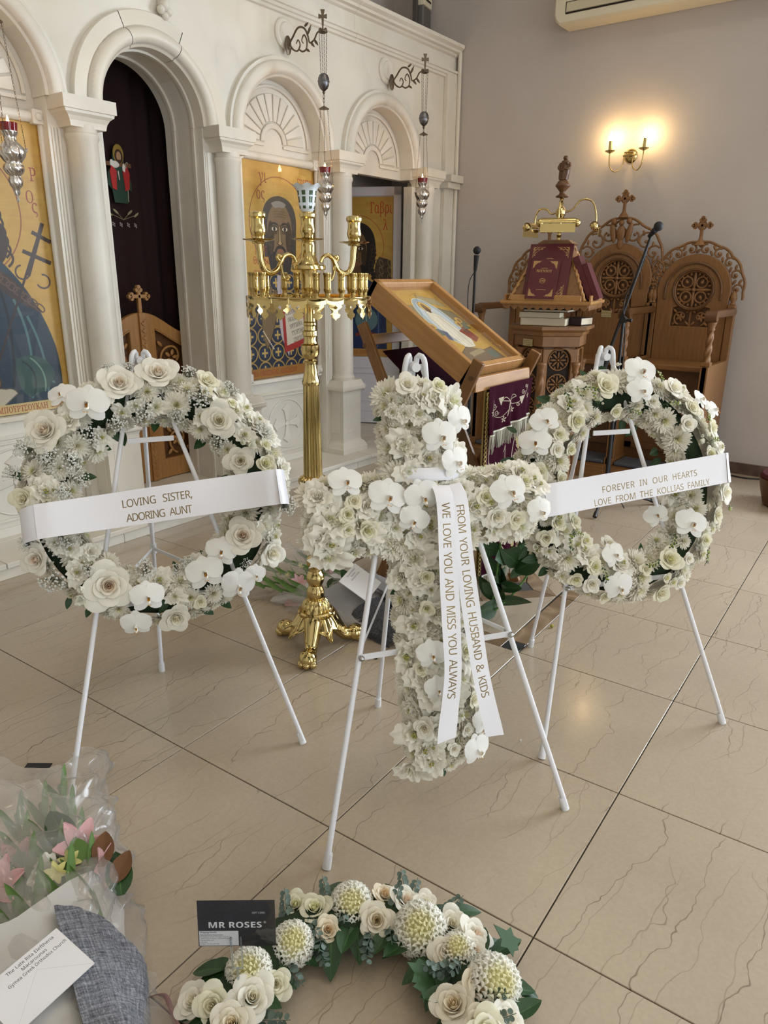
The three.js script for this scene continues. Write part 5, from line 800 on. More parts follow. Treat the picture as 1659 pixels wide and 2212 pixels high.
// ---------------------------------------------------------------- brass candle stand
M.brass = std({ color: 0xcdb67c, metalness: 1, roughness: 0.12 });
M.brassDark = std({ color: 0xb89e64, metalness: 1, roughness: 0.2 });
{
  const B = M.brass, st = thing('candle_stand', 'tall polished brass candle stand with a round candle tray and three paw feet', 'candle stand', [1.973, 0, -1.799]);
  const L = (name, p, n = 32, parent = st, m = B) => mesh(name, creased(lathe(p, n), 0.5), m, parent);
  const wave = (g, k, amp) => { const p = g.attributes.position; for (let i = 0; i < p.count; i++) { const x = p.getX(i), z = p.getZ(i), a = Math.atan2(z, x), f = 1 - amp * (0.5 - 0.5 * Math.cos(a * k)); p.setX(i, x * f); p.setZ(i, z * f); } g.computeVertexNormals(); return g; };
  // three legs that end in lion paws, with acanthus leaves over them
  for (const a of [deg(32), deg(150), deg(268)]) {
    const leg = mesh('leg', taper([[0.015, 0.165, 0], [0.05, 0.125, 0], [0.085, 0.075, 0], [0.115, 0.04, 0], [0.15, 0.034, 0]], [0.040, 0.042, 0.034, 0.026, 0.026], 12, 26).rotateY(-a), B, st);
    const paw = [sph(0.034, 0, 0, 0, 16, 12).scale(1.15, 1.02, 1.05).translate(0.165, 0.034, 0)];
    for (const s of [-1, 0, 1]) paw.push(sph(0.017, 0, 0, 0, 10, 8).scale(1.3, 1.05, 1).translate(0.188 - Math.abs(s) * 0.008, 0.0185, s * 0.022));
    mesh('paw', paw.map((g) => g.rotateY(-a)), B, leg);
  }
  for (let i = 0; i < 9; i++) { // acanthus skirt
    const a = deg(32) + i * TAU / 9, big = i % 3 === 0, len = big ? 0.115 : 0.095;
    mesh('acanthus_leaf', creased(grid(8, 8, (u, v) => { const s = u * 2 - 1, w = 0.034 * (0.7 + 0.5 * Math.sin(PI * Math.min(1, v * 1.1))) * (1 - 0.5 * smooth(0.75, 1, v)), r = 0.055 + 0.058 * v + (v > 0.75 ? 0.02 * (v - 0.75) * 4 : 0) - 0.006 * Math.abs(s) + 0.004 * Math.cos(s * 11), y = 0.166 - len * v * (1 - 0.15 * v * Math.abs(s)); return [r * Math.cos(a + s * w / Math.max(r, 0.02) * 0.9), y, r * Math.sin(a + s * w / Math.max(r, 0.02) * 0.9)]; }), 1.2), B, st);
  }
  L('base_flange', [[0.02, 0.12], [0.06, 0.125], [0.072, 0.155], [0.074, 0.162], [0.068, 0.168], [0.03, 0.17]]);
  mesh('gadroon_dome', wave(lathe([[0.056, 0.166], [0.058, 0.178], [0.052, 0.196], [0.040, 0.210], [0.028, 0.214]].reverse().reverse(), 144), 18, 0.10), B, st);
  L('knobs', [[0.028, 0.212], [0.034, 0.222], [0.0355, 0.236], [0.034, 0.252], [0.028, 0.262], [0.026, 0.27], [0.030, 0.278], [0.036, 0.292], [0.036, 0.306], [0.030, 0.322], [0.024, 0.33], [0.024, 0.342], [0.032, 0.356], [0.0335, 0.37], [0.031, 0.384], [0.022, 0.396], [0.019, 0.42], [0.022, 0.50], [0.030, 0.58], [0.026, 0.62], [0.021, 0.64], [0.034, 0.655], [0.034, 0.664], [0.03, 0.668], [0.028, 0.674]]);
  mesh('gadroon_ring', wave(lathe([[0.03, 0.672], [0.046, 0.678], [0.057, 0.692], [0.055, 0.706], [0.040, 0.716], [0.03, 0.718]], 160), 20, 0.13), B, st);
  mesh('fluted_shaft', wave(lathe([[0.0355, 0.716], [0.0345, 0.8], [0.031, 0.95], [0.0285, 1.055]], 160), 20, 0.12), B, st);
  L('upper_stem', [[0.0285, 1.054], [0.0315, 1.06], [0.0325, 1.068], [0.029, 1.078], [0.024, 1.10], [0.020, 1.13], [0.0215, 1.138], [0.024, 1.142], [0.021, 1.148], [0.028, 1.158], [0.032, 1.172], [0.0325, 1.196], [0.030, 1.199], [0.024, 1.202], [0.0215, 1.213], [0.022, 1.226], [0.0265, 1.23], [0.0265, 1.245], [0.021, 1.248], [0.020, 1.262], [0.0225, 1.266], [0.0225, 1.274], [0.0195, 1.278], [0.0195, 1.36]]);
  const tray = mesh('tray', creased(lathe([[0.02, 1.352], [0.215, 1.352], [0.217, 1.356], [0.2175, 1.364], [0.215, 1.3645], [0.213, 1.358], [0.02, 1.356]], 64), 0.5), B, st);
  { // the pierced rim: a band that ends in hanging trefoil teeth
    const n = 22, band = [[0, 0], [0, 0.035]], unit = TAU * 0.216 / n, pieces = [];
    const tooth = poly([[-0.5, 0], [0.5, 0], [0.5, -0.30], [0.36, -0.36], [0.40, -0.46], [0.27, -0.56], [0.14, -0.64], [0.16, -0.76], [0.30, -0.84], [0.22, -1.0], [0.08, -1.06], [0, -1.16], [-0.08, -1.06], [-0.22, -1.0], [-0.30, -0.84], [-0.16, -0.76], [-0.14, -0.64], [-0.27, -0.56], [-0.40, -0.46], [-0.36, -0.36], [-0.5, -0.30]].map(([x, y]) => [x * unit, y * 0.062]), [[[0, -0.36], [0.15, -0.50], [0, -0.60], [-0.15, -0.50]].map(([x, y]) => [x * unit, y * 0.062])]);
    for (let i = 0; i < n; i++) {
      const g = ext(tooth, 0.0022, 0.0007), p = g.attributes.position; // bent round the rim
      for (let k = 0; k < p.count; k++) { const a = p.getX(k) / 0.216 + i * TAU / n, r = 0.216 + p.getZ(k) - 0.001; p.setXYZ(k, r * Math.cos(-a), p.getY(k) + 1.3635, r * Math.sin(-a)); }
      g.computeVertexNormals(); mesh('rim_tooth', creased(g, 0.5), B, st);
    }
  }
  // small candle sockets along the rim of the tray
  const socket = creased(lathe([[0.013, 0], [0.013, 0.004], [0.0085, 0.012], [0.0085, 0.02], [0.012, 0.027], [0.0125, 0.034], [0.0115, 0.036], [0.0115, 0.06], [0.0122, 0.061], [0.0115, 0.063], [0.0122, 0.068], [0.0115, 0.07], [0.0125, 0.076], [0.0135, 0.079], [0.0135, 0.083], [0.0105, 0.083], [0.010, 0.05], [0, 0.05]], 20), 0.5);
  const vx = Math.cos(deg(36.6)), vz = -Math.sin(deg(36.6)), R = 0.196;
  const seat = (s, front) => { const d = Math.sqrt(R * R - s * s) * (front ? -1 : 1); return [s * 0.596 + d * vx, 1.358, s * 0.803 + d * vz]; };
  for (const [s, f] of [[0.043, 1], [0.078, 1], [0.122, 1], [0.158, 1], [0.181, 1], [0.194, 1], [-0.139, 1], [-0.171, 1], [-0.187, 1], [-0.107, 0], [-0.064, 0], [-0.022, 0], [0.135, 0], [0.168, 0], [-0.165, 0]]) { const o = mesh('candle_socket', socket, M.brassDark, st); o.position.set(...seat(s, f)); }
  L('centre_drum', [[0.03, 1.356], [0.03, 1.366], [0.0255, 1.37], [0.0255, 1.385], [0.028, 1.39], [0.028, 1.395], [0.0265, 1.40], [0.0265, 1.43], [0.03, 1.45]]);
  L('collar', [[0.03, 1.449], [0.056, 1.450], [0.059, 1.453], [0.059, 1.463], [0.056, 1.466], [0.04, 1.466], [0.036, 1.47], [0.030, 1.482], [0.0235, 1.505], [0.0225, 1.52], [0.024, 1.53], [0.021, 1.541]]);
  const drip = [[0.021, 0], [0.022, 0.004], [0.034, 0.007], [0.05, 0.010], [0.054, 0.013], [0.05, 0.0135], [0.02, 0.012]], cup = [[0.012, 0.012], [0.020, 0.016], [0.020, 0.022], [0.0245, 0.032], [0.0255, 0.04], [0.0235, 0.05], [0.0215, 0.062], [0.0225, 0.076], [0.027, 0.082], [0.0275, 0.09], [0.025, 0.096], [0.018, 0.098], [0.016, 0.095], [0.016, 0.06], [0, 0.06]];
  const up = (p, y) => p.map(([r, h]) => [r, h + y]);
  L('drip_pan', up(drip, 1.538)); L('socket', up(cup, 1.538));
  // two scrolled arms on opposite sides, each with a drip pan and a socket
  for (const s of [0, 1]) {
    const a = deg(26) + s * PI, c = Math.cos(a), z = Math.sin(a), P = (r, y) => [r * c, y, r * z];
    const arm = mesh('arm', taper([P(0.045, 1.475), P(0.055, 1.492), P(0.072, 1.499), P(0.09, 1.49), P(0.102, 1.468), P(0.115, 1.449), P(0.135, 1.439), P(0.155, 1.446), P(0.168, 1.475), P(0.171, 1.505), P(0.174, 1.53)], [0.006, 0.007, 0.008, 0.009, 0.008, 0.009, 0.010, 0.011, 0.0115, 0.012, 0.0125], 10, 50), B, st);
    mesh('scroll', [taper([P(0.10, 1.475), P(0.112, 1.488), P(0.108, 1.497), P(0.101, 1.494)], [0.007, 0.006, 0.006, 0.004], 8, 16), sph(0.0075, ...P(0.101, 1.493)), taper([P(0.100, 1.465), P(0.094, 1.435), P(0.085, 1.418), P(0.072, 1.42), P(0.072, 1.428)], [0.008, 0.006, 0.005, 0.006, 0.004], 8, 20), sph(0.0075, ...P(0.073, 1.426))], B, arm);
    const o = [0.174 * c, 0.174 * z];
    mesh('drip_pan', creased(lathe(up(drip, 1.532), 28), 0.5).translate(o[0], 0, o[1]), B, st);
    mesh('socket', creased(lathe(up(cup, 1.532), 28), 0.5).translate(o[0], 0, o[1]), B, st);
  }
  // glass votive cup, white over green
  M.cupWhite = phys({ color: 0xdfe8f2, roughness: 0.15, clearcoat: 0.6 }); M.cupGreen = phys({ color: 0x33552a, roughness: 0.1, clearcoat: 0.8 });
  const cupT = thing('votive_cup', 'white and green overlay glass cup with a flared rim on top of the candle stand', 'cup', [1.973, 1.635, -1.799]);
  const prof = (k, t) => { // scalloped bowl with window cut-outs
    const n = 96, m = 18; return grid(n, m, (u, v) => { const a = u * TAU, y = 0.084 * v, r0 = v < 0.15 ? lerp(0.018, 0.027, v / 0.15) : v < 0.8 ? lerp(0.027, 0.034, Math.pow((v - 0.15) / 0.65, 1.3)) : lerp(0.034, 0.049, Math.pow((v - 0.8) / 0.2, 1.4)); const r = r0 - t, sc = v > 0.9 ? 0.0035 * Math.cos(a * 8) * (v - 0.9) * 10 : 0; return [r * Math.cos(a), y + sc, r * Math.sin(a)]; });
  };
  mesh('green_glass', prof(0, 0.0016), M.cupGreen, cupT);
  const white = prof(0, 0), ix = white.index.array, keep = [], win = (u, v) => { const x = ((u * 8) % 1) - 0.5; return (v > 0.60 && v < 0.80 && Math.abs(x) < 0.24) || (v > 0.31 && v < 0.56 && Math.abs(x) < 0.24 * Math.min(1, (v - 0.27) * 12)) || (Math.hypot(x * 0.9, (v - 0.17) * 4.6) < 0.24); };
  for (let i = 0; i < ix.length; i += 6) { const q = i / 6, u = (q % 96 + 0.5) / 96, v = (Math.floor(q / 96) + 0.5) / 18; if (!win(u, v)) keep.push(...ix.slice(i, i + 6)); }
  white.setIndex(keep); mesh('white_glass', white, M.cupWhite, cupT);
  single('candle', bar([1.99, 1.3645, -1.83], [2.12, 1.3645, -1.67], 0.006, 0.0055, 10), std({ color: 0xd9901f, roughness: 0.5 }), 'thin orange beeswax candle lying on the brass candle tray', 'candle');
}

// ---------------------------------------------------------------- carved thrones, book stand, icon stand, microphones, fittings on the right wall
function twist(r, h, n = 3, turns = 4, seg = 48) { // a spiral-turned colonnette from y = 0 to h
  const g = new THREE.CylinderGeometry(r, r, h, 18, seg, true), p = g.attributes.position;
  for (let i = 0; i < p.count; i++) { const y = p.getY(i) / h + 0.5, x = p.getX(i), z = p.getZ(i), a = Math.atan2(z, x), f = 0.82 + 0.20 * Math.cos(n * a + TAU * turns * y); p.setX(i, x * f); p.setZ(i, z * f); }
  g.computeVertexNormals(); return g.translate(0, h / 2, 0);
}
function post(r, y0, y1) { // colonnette with base and capital
  return [twist(r, y1 - y0 - 0.09, 3, (y1 - y0) * 9).translate(0, y0 + 0.03, 0), box(r * 2.5, 0.03, r * 2.5, 0, y0 + 0.015, 0, 0.004), lathe([[r * 0.9, y1 - 0.065], [r * 1.1, y1 - 0.055], [r * 0.9, y1 - 0.045], [r * 1.25, y1 - 0.02], [r * 1.35, y1 - 0.012], [r * 1.35, y1], [0, y1]], 16)];
}
function crestGeo(R0, R1, cy, tall) { // openwork of scrolls round the arched top of a throne
  const out = [], n = tall ? 11 : 10, rim = [];
  for (let i = 0; i <= 40; i++) { const a = lerp(-0.16, PI + 0.16, i / 40), bump = 0.010 * Math.abs(Math.sin(a * 8)) + (tall ? 0.09 * Math.pow(Math.max(0, Math.sin(a)), 5) + 0.035 * Math.exp(-Math.pow((Math.abs(a - PI / 2) - 0.75) * 4, 2)) : 0); rim.push([(R1 + bump) * Math.cos(a), cy + (R1 + bump) * Math.sin(a), 0]); }
  out.push(tube(rim, 0.010, 6, 90));
  for (let i = 0; i < n; i++) {
    const a = lerp(-0.10, PI + 0.10, (i + 0.5) / n), ext2 = tall ? 0.09 * Math.pow(Math.max(0, Math.sin(a)), 5) + 0.035 * Math.exp(-Math.pow((Math.abs(a - PI / 2) - 0.75) * 4, 2)) : 0, rm = (R0 + R1 + ext2) / 2, q = (R1 + ext2 - R0) * 0.46, cx = rm * Math.cos(a), cyy = cy + rm * Math.sin(a), f = i < n / 2 ? 1 : -1, sp = [];
    for (let k = 0; k <= 12; k++) { const t = k / 12 * 6, qq = q * (1 - 0.75 * k / 12); sp.push([cx + qq * Math.cos(a + f * t), cyy + qq * Math.sin(a + f * t), 0.004]); }
    out.push(tube(sp, 0.0075, 6, 30), sph(0.012, cx, cyy, 0.006, 8, 6));
    for (const o of [-0.5, 0.5]) { const b = a + o * PI / n * 1.0, rr2 = R0 + (R1 + ext2 - R0) * (o > 0 ? 0.78 : 0.3); out.push(sph(1, 0, 0, 0, 7, 5).scale(0.022, 0.010, 0.008).rotateZ(b + f * 0.8).translate(rr2 * Math.cos(b), cy + rr2 * Math.sin(b), 0.004)); }
  }
  return out;
}
function throne(label, z, tall) {
  const t = thing('throne', label, 'throne', [5.82, 0, z], -PI / 2), R = tall ? 0.268 : 0.258, cy = tall ? 1.405 : 1.335, W = 0.25, top = cy + R, m = cy + (tall ? 0.015 : 0.01);
  const out = [[-W, 0.1], [W, 0.1], [W, cy - 0.06], ...arcPts(0, cy, R, -0.1, PI + 0.1, 30), [-W, cy - 0.06]];
  mesh('back_panel', wood(creased(ext(poly(out, [arcPts(0, m, 0.125, 0, TAU, 30), [[-0.13, m - 0.13], [-0.135, m - 0.26], [0.135, m - 0.26], [0.13, m - 0.13], ...arcPts(0, m, 0.152, -0.9, -PI + 0.9, 12)]]), 0.045, 0.004).translate(0, 0, -0.045), 0.4)), M.oak, t);
  mesh('back_board', wood(box2(-0.2, 0.2, m - 0.28, m + 0.14, -0.05, -0.03)), M.oakDark, t);
  mesh('arch_moulding', wood([archSweep([[0.205, 0.0], [0.205, 0.012], [0.195, 0.016], [0.188, 0.012], [0.188, 0.0]], 0, cy + 0.0, -0.08, PI + 0.08, 30), box2(-0.206, -0.187, cy - 0.06, cy, 0, 0.012, 0.003), box2(0.187, 0.206, cy - 0.06, cy, 0, 0.012, 0.003), new THREE.TorusGeometry(0.14, 0.009, 6, 40).translate(0, m, 0.004)]), M.oakDark, t);
  const ros = []; for (const [sx, sy] of [[1, 1], [1, -1], [-1, 1], [-1, -1]]) ros.push(new THREE.TorusGeometry(0.038, 0.007, 6, 20).translate(sx * 0.052, m + sy * 0.052, 0), sph(0.014, sx * 0.052, m + sy * 0.052, 0, 8, 6), ...[0, 1, 2].map((k) => sph(1, 0, 0, 0, 7, 5).scale(0.018, 0.008, 0.007).rotateZ(Math.atan2(sy, sx) + (k - 1) * 0.7).translate(sx * 0.088 + (k - 1) * -sy * sx * 0.03 * sx, m + sy * 0.088 + (k - 1) * 0.03 * (sx * sy > 0 ? -1 : 1) * sy, 0)));
  for (let k = 0; k < 4; k++) ros.push(sph(1, 0, 0, 0, 8, 6).scale(0.062, 0.012, 0.008).translate(0.062, 0, 0).rotateZ(k * PI / 2).translate(0, m, 0)); for (let k = 0; k < 24; k++) ros.push(sph(1, 0, 0, 0, 6, 5).scale(0.014, 0.008, 0.007).translate(0.112, 0, 0).rotateZ(k * TAU / 24).translate(0, m, 0)); ros.push(sph(0.016, 0, m, 0.003));
  mesh('carved_medallion', wood(ros.map((g) => at(g, 0, 0, -0.014))), M.oak, t);
  mesh('carved_panel', wood([...vine(-0.128, -0.005, m - 0.255, m - 0.135, -0.014, 0.007), ...vine(0.005, 0.128, m - 0.255, m - 0.135, -0.014, 0.007, -1), box2(-0.006, 0.006, m - 0.26, m - 0.15, -0.03, -0.008)]), M.oak, t);
  mesh('carved_crest', wood(crestGeo(R - 0.005, R + (tall ? 0.085 : 0.075), cy, tall).map((g) => at(g, 0, 0, -0.02))), M.oak, t);
  if (tall) mesh('carved_eagle', wood([sph(1, 0, 0, 0, 12, 10).scale(0.035, 0.06, 0.02).translate(0, top + 0.07, 0), sph(0.02, 0, top + 0.145, 0.005), ...[-1, 1].map((s) => sph(1, 0, 0, 0, 10, 8).scale(0.024, 0.075, 0.016).rotateZ(s * -0.18).translate(s * 0.062, top + 0.075, 0)), ...[-1, 1].map((s) => sph(0.022, s * 0.058, top + 0.155, 0.004)), sph(1, 0, 0, 0, 8, 6).scale(0.024, 0.045, 0.012).translate(0, top - 0.0, 0)]), M.oak, t);
  const cb = tall ? 1.885 : 1.682; mesh('cross', wood([...trefoilCross(0.17, 0.02).map((g) => at(g, 0, cb, -0.02)), new THREE.TorusGeometry(0.028, 0.006, 6, 20).translate(0, cb + 0.102, -0.02), lathe([[0.04, -0.03], [0.03, -0.012], [0.015, 0.01], [0.011, 0.03]], 12).translate(0, cb, -0.02)]), M.oak, t);
  for (const s of [-1, 1]) {
    mesh('finial', wood([lathe([[0.0, 0.11], [0.012, 0.095], [0.024, 0.06], [0.024, 0.04], [0.014, 0.018], [0.02, 0.008], [0.02, 0], [0, 0]], 14).translate(s * 0.278, 1.245, -0.02), box2(s * 0.278 - 0.025, s * 0.278 + 0.025, 0.1, 1.246, -0.045, 0.01, 0.004)]), M.oak, t);
    const arm = mesh('arm_rest', wood([box2(s * 0.285 - 0.034, s * 0.285 + 0.034, 1.175, 1.225, 0.0, 0.54, 0.012), cyl(0.034, 0.034, 0.075, 0, 0, 0, 18).rotateZ(PI / 2).translate(s * 0.285 + 0.0375, 1.185, 0.55)], 2), M.oakDark, t);
    mesh('arm_post', wood(post(0.024, 0.86, 1.16).map((g) => at(g, s * 0.285, 0, 0.52))), M.oak, t);
    mesh('side_panel', wood([box2(s * 0.285 - 0.018, s * 0.285 + 0.018, 0.1, 0.86, 0.0, 0.56, 0.004), box2(s * 0.285 - 0.03, s * 0.285 + 0.03, 0.1, 0.15, 0.0, 0.58, 0.004), box2(s * 0.285 - 0.026, s * 0.285 + 0.026, 0.15, 0.86, 0.5, 0.56, 0.004), box2(s * 0.285 - 0.022, s * 0.285 + 0.022, 0.47, 0.52, 0.02, 0.5, 0.003)]), M.oak, t);
  }
  mesh('seat', wood([box2(-0.265, 0.265, 0.80, 0.84, 0.0, 0.40, 0.01)], 0), M.oak, t);
  mesh('front_panel', wood([box2(-0.265, 0.265, 0.1, 0.80, 0.30, 0.33), box2(-0.265, 0.265, 0.40, 0.45, 0.33, 0.345, 0.004), box2(-0.265, 0.265, 0.2, 0.25, 0.33, 0.345, 0.004), box2(-0.265, -0.21, 0.2, 0.8, 0.33, 0.345, 0.004), box2(0.21, 0.265, 0.2, 0.8, 0.33, 0.345, 0.004)]), M.oakDark, t);
  mesh('foot_board', wood([box2(-0.29, 0.29, 0.0, 0.1, -0.05, 0.66, 0.006)], 0), M.oak, t);
  mesh('foot_cushion', box(0.5, 0.03, 0.24, 0, 0.116, 0.47, 0.012).rotateX(0), std({ color: 0x4a4c52, roughness: 0.9 }), t);
  return t;
}
const seats = [throne('carved oak throne behind the book stand, leftmost of the three, its crest partly hidden', -2.70, false), throne('tallest carved oak throne in the middle, with an eagle crest under its cross', -2.11, true), throne('carved oak throne on the right with a round medallion and a full arched crest', -1.53, false)];
const brassPlate = canvasTex(256, 160, (g) => { g.fillStyle = '#c9b98a'; g.fillRect(0, 0, 256, 160); g.strokeStyle = '#5c4a26'; g.lineWidth = 5; g.strokeRect(6, 6, 244, 148); g.textAlign = 'center'; g.fillStyle = '#3a2c14'; g.font = 'bold 30px sans-serif'; ['IN MEMORY OF', 'GEORGE AND MARIA', 'BY THEIR FAMILY'].forEach((t, i) => g.fillText(t, 128, 52 + i * 40, 230)); });
for (const [o, x, y, z] of [[seats[1], -0.05, 1.152, 0.002]]) mesh('brass_plate', box(0.085, 0.05, 0.003, x, y, z), std({ map: brassPlate, metalness: 0.4, roughness: 0.4 }), o);
{ // chanters' book stand: six-sided carved pillar with a turning pyramid of book rests
  const t = thing('book_stand', 'carved oak chanter stand with six-sided pillar, scalloped book rest and brass reading lamps', 'lectern', [4.22, 0, -1.893], deg(-77.6)), hex = (p) => { const g = lathe(p.map(([r, y]) => [r / Math.cos(PI / 6), y]), 6); return flat(g.rotateY(0)); };
  const H = 0.175;
  const base = mesh('pillar', wood([hex([[0, 0], [0.235, 0], [0.235, 0.05], [0.215, 0.06], [0.21, 0.09], [H - 0.02, 0.10], [H - 0.02, 1.07], [0, 1.07]]), hex([[0.176, 1.04], [0.19, 1.045], [0.19, 1.10], [0.2, 1.105], [0.205, 1.125], [0.228, 1.14], [0.228, 1.158], [0, 1.16]])]), M.oak, t);
  for (let i = 0; i < 6; i++) {
    const a = i * PI / 3 + PI / 6; if (Math.cos(a) < -0.6) continue; // local +z is the front
    const face = new THREE.Group(), put = (g) => g.rotateY(a), wS = 0.07;
    mesh('arched_frame', wood(put(ext(poly([[-0.1, 0.11], [0.1, 0.11], [0.1, 1.03], [-0.1, 1.03]], [[[-wS, 0.13], [wS, 0.13], ...arcPts(0, 0.965, wS, 0, PI, 16)]]), 0.02, 0.003).translate(0, 0, H - 0.012))), M.oak, t);
    mesh('dark_inset', put(ext(poly([[-wS, 0.13], [wS, 0.13], ...arcPts(0, 0.965, wS, 0, PI, 16)]), 0.003).translate(0, 0, H - 0.0195)), M.shade, t);
    for (let k = 0; k < 6; k++) mesh('carved_roundel', wood(rosetteGeo(0.062, 0.006).map((g) => put(at(g, 0, 0.965 - k * 0.142, H - 0.012)))), M.oak, t);
  }
  for (let i = 0; i < 6; i++) { const a = i * PI / 3; mesh('twisted_column', wood(post(0.02, 0.10, 0.955).map((g) => at(g, 0.205 * Math.sin(a), 0, 0.205 * Math.cos(a)))), M.oak, t); }
  mesh('brass_plate', box(0.075, 0.04, 0.003, 0, 1.062, 0).rotateY(-PI / 6).translate(-0.198 * Math.sin(PI / 6) - 0.0, 0, 0.198 * Math.cos(PI / 6) + 0.0), std({ map: brassPlate, metalness: 0.4, roughness: 0.4 }), t);
  mesh('turning_rod', cyl(0.013, 0.013, 0.16, 0, 1.15, 0, 14), M.steel, t);
  const Y0 = 1.30, Y1 = 1.605, B0 = 0.215, B1 = 0.075;
  mesh('pyramid', wood([sqLathe([[0, Y0], [B0, Y0], [B1, Y1], [0, Y1]])]), M.oak, t);
  mesh('ledge', wood([sqLathe([[0, Y0 - 0.02], [0.250, Y0 - 0.02], [0.256, Y0 - 0.012], [0.256, Y0], [0, Y0]])], 0), M.oakLight, t);
  mesh('pyramid_cap', wood([sqLathe([[0, Y1], [B1 + 0.022, Y1], [B1 + 0.022, Y1 + 0.006], [B1, Y1 + 0.022], [B1 - 0.012, Y1 + 0.026], [0, Y1 + 0.026]])], 0), M.oakDark, t);
  for (let i = 0; i < 4; i++) {
    const a = i * PI / 2, put = (g) => g.rotateY(a);
    const sc = [[-0.24, 0]]; for (let k = 0; k < 11; k++) { const x = -0.24 + k * 0.48 / 11, w = 0.48 / 11; for (let j = 0; j <= 6; j++) sc.push([x + w * j / 6, -0.014 - 0.018 * Math.abs(Math.sin(PI * (j / 6) + 0))]); } sc.push([0.24, 0]);
    mesh('scalloped_apron', wood(put(ext(poly(sc.reverse()), 0.01, 0.002).translate(0, Y0 - 0.018, 0.235))), M.oak, t);
    mesh('book_stop', wood(put(box2(-0.2, 0.2, Y0 - 0.002, Y0 + 0.032, 0.236, 0.249, 0.004)), 0), M.oakLight, t);
    const e0 = V(B0, Y0, B0), e1 = V(B1, Y1, B1), L = e0.distanceTo(e1), rope = twist(0.011, L, 2, 9, 60); rope.applyQuaternion(new THREE.Quaternion().setFromUnitVectors(V(0, 1, 0), e1.clone().sub(e0).normalize())).translate(e0.x, e0.y, e0.z); mesh('rope_edge', wood(put(rope)), M.oakLight, t);
  }
  // brass lamp stem with three picture lights, and a carved figure on top
  const lamp = thing('reading_lamp', 'brass reading lamp with three shaded lights and a carved wooden figure on top', 'lamp', [4.22, 0, -1.893], deg(-77.6));
  const st = (p) => creased(lathe(p, 20), 0.5);
  mesh('stem', st([[0, 1.63], [0.014, 1.632], [0.01, 1.645], [0.016, 1.658], [0.01, 1.67], [0.019, 1.685], [0.019, 1.692], [0.01, 1.705], [0.008, 1.74], [0.02, 1.755], [0.028, 1.77], [0.028, 1.79], [0.018, 1.806], [0.009, 1.815], [0.015, 1.83], [0.008, 1.843], [0.013, 1.852], [0.008, 1.862], [0, 1.863]]), M.brass, lamp);
  const light = (az, R, y, rise, tilt) => { const c = Math.sin(az), s = Math.cos(az), P = (r, yy) => [r * c, yy, r * s]; mesh('arm', tube([P(0.02, 1.782), P(0.06, 1.775 + rise * 0.4), P(R * 0.55, 1.80 + rise), P(R * 0.85, 1.80 + rise * 0.8), P(R, y + 0.05), P(R, y + 0.02)], 0.005, 8, 40), M.brass, lamp);
    const sh = mesh('shade', [new THREE.CylinderGeometry(0.026, 0.026, 0.19, 18, 1, true, 0, PI).rotateZ(PI / 2).rotateX(tilt), box2(-0.095, 0.095, -0.05, -0.005, 0.022, 0.0235), sph(0.022, -0.1, 0, 0, 12, 8), sph(0.022, 0.1, 0, 0, 12, 8)], M.brass, lamp); sh.position.set(...P(R, y)); sh.rotation.y = az; };
  light(0.15, 0.17, 1.715, 0.03, 0); light(PI / 2 + 0.1, 0.20, 1.70, 0.045, 0); light(-PI / 2 - 0.25, 0.16, 1.70, 0.0, 0);
  mesh('turned_urn', wood([lathe([[0, 1.858], [0.034, 1.860], [0.036, 1.866], [0.018, 1.876], [0.015, 1.888], [0.03, 1.906], [0.041, 1.918], [0.042, 1.925], [0.035, 1.932], [0.028, 1.944], [0.016, 1.950], [0, 1.952]], 20)]), M.oakDark, lamp);
  const rb = grid(24, 16, (u, v) => { const a = u * TAU, y = 1.995 + 0.135 * v, r = (0.026 - 0.006 * v + 0.006 * Math.sin(PI * v)) * (1 + 0.14 * Math.cos(7 * a + 3 * v)); return [r * Math.cos(a) * 1.1 + 0.006 * v, y, r * Math.sin(a) * 0.85]; });
  mesh('carved_figure', wood([rb, sph(0.0165, 0.006, 2.152, 0.002, 12, 10).scale(1, 1, 1), sph(1, 0, 0, 0, 10, 8).scale(0.02, 0.012, 0.016).translate(0.006, 2.128, 0), taper([[-0.02, 2.115, 0], [-0.032, 2.08, 0.008], [-0.012, 2.06, 0.024], [0.012, 2.07, 0.026]], [0.011, 0.010, 0.008, 0.007], 8, 16), taper([[0.03, 2.118, 0], [0.038, 2.085, 0.008], [0.02, 2.07, 0.026], [0.004, 2.075, 0.028]], [0.011, 0.010, 0.008, 0.007], 8, 16), sph(0.011, 0.022, 2.112, 0.022, 10, 8)].map((g) => g.translate(0, -1.995, 0).scale(0.86, 0.72, 0.86).translate(0, 1.951, 0))), M.oakDark, lamp);
}
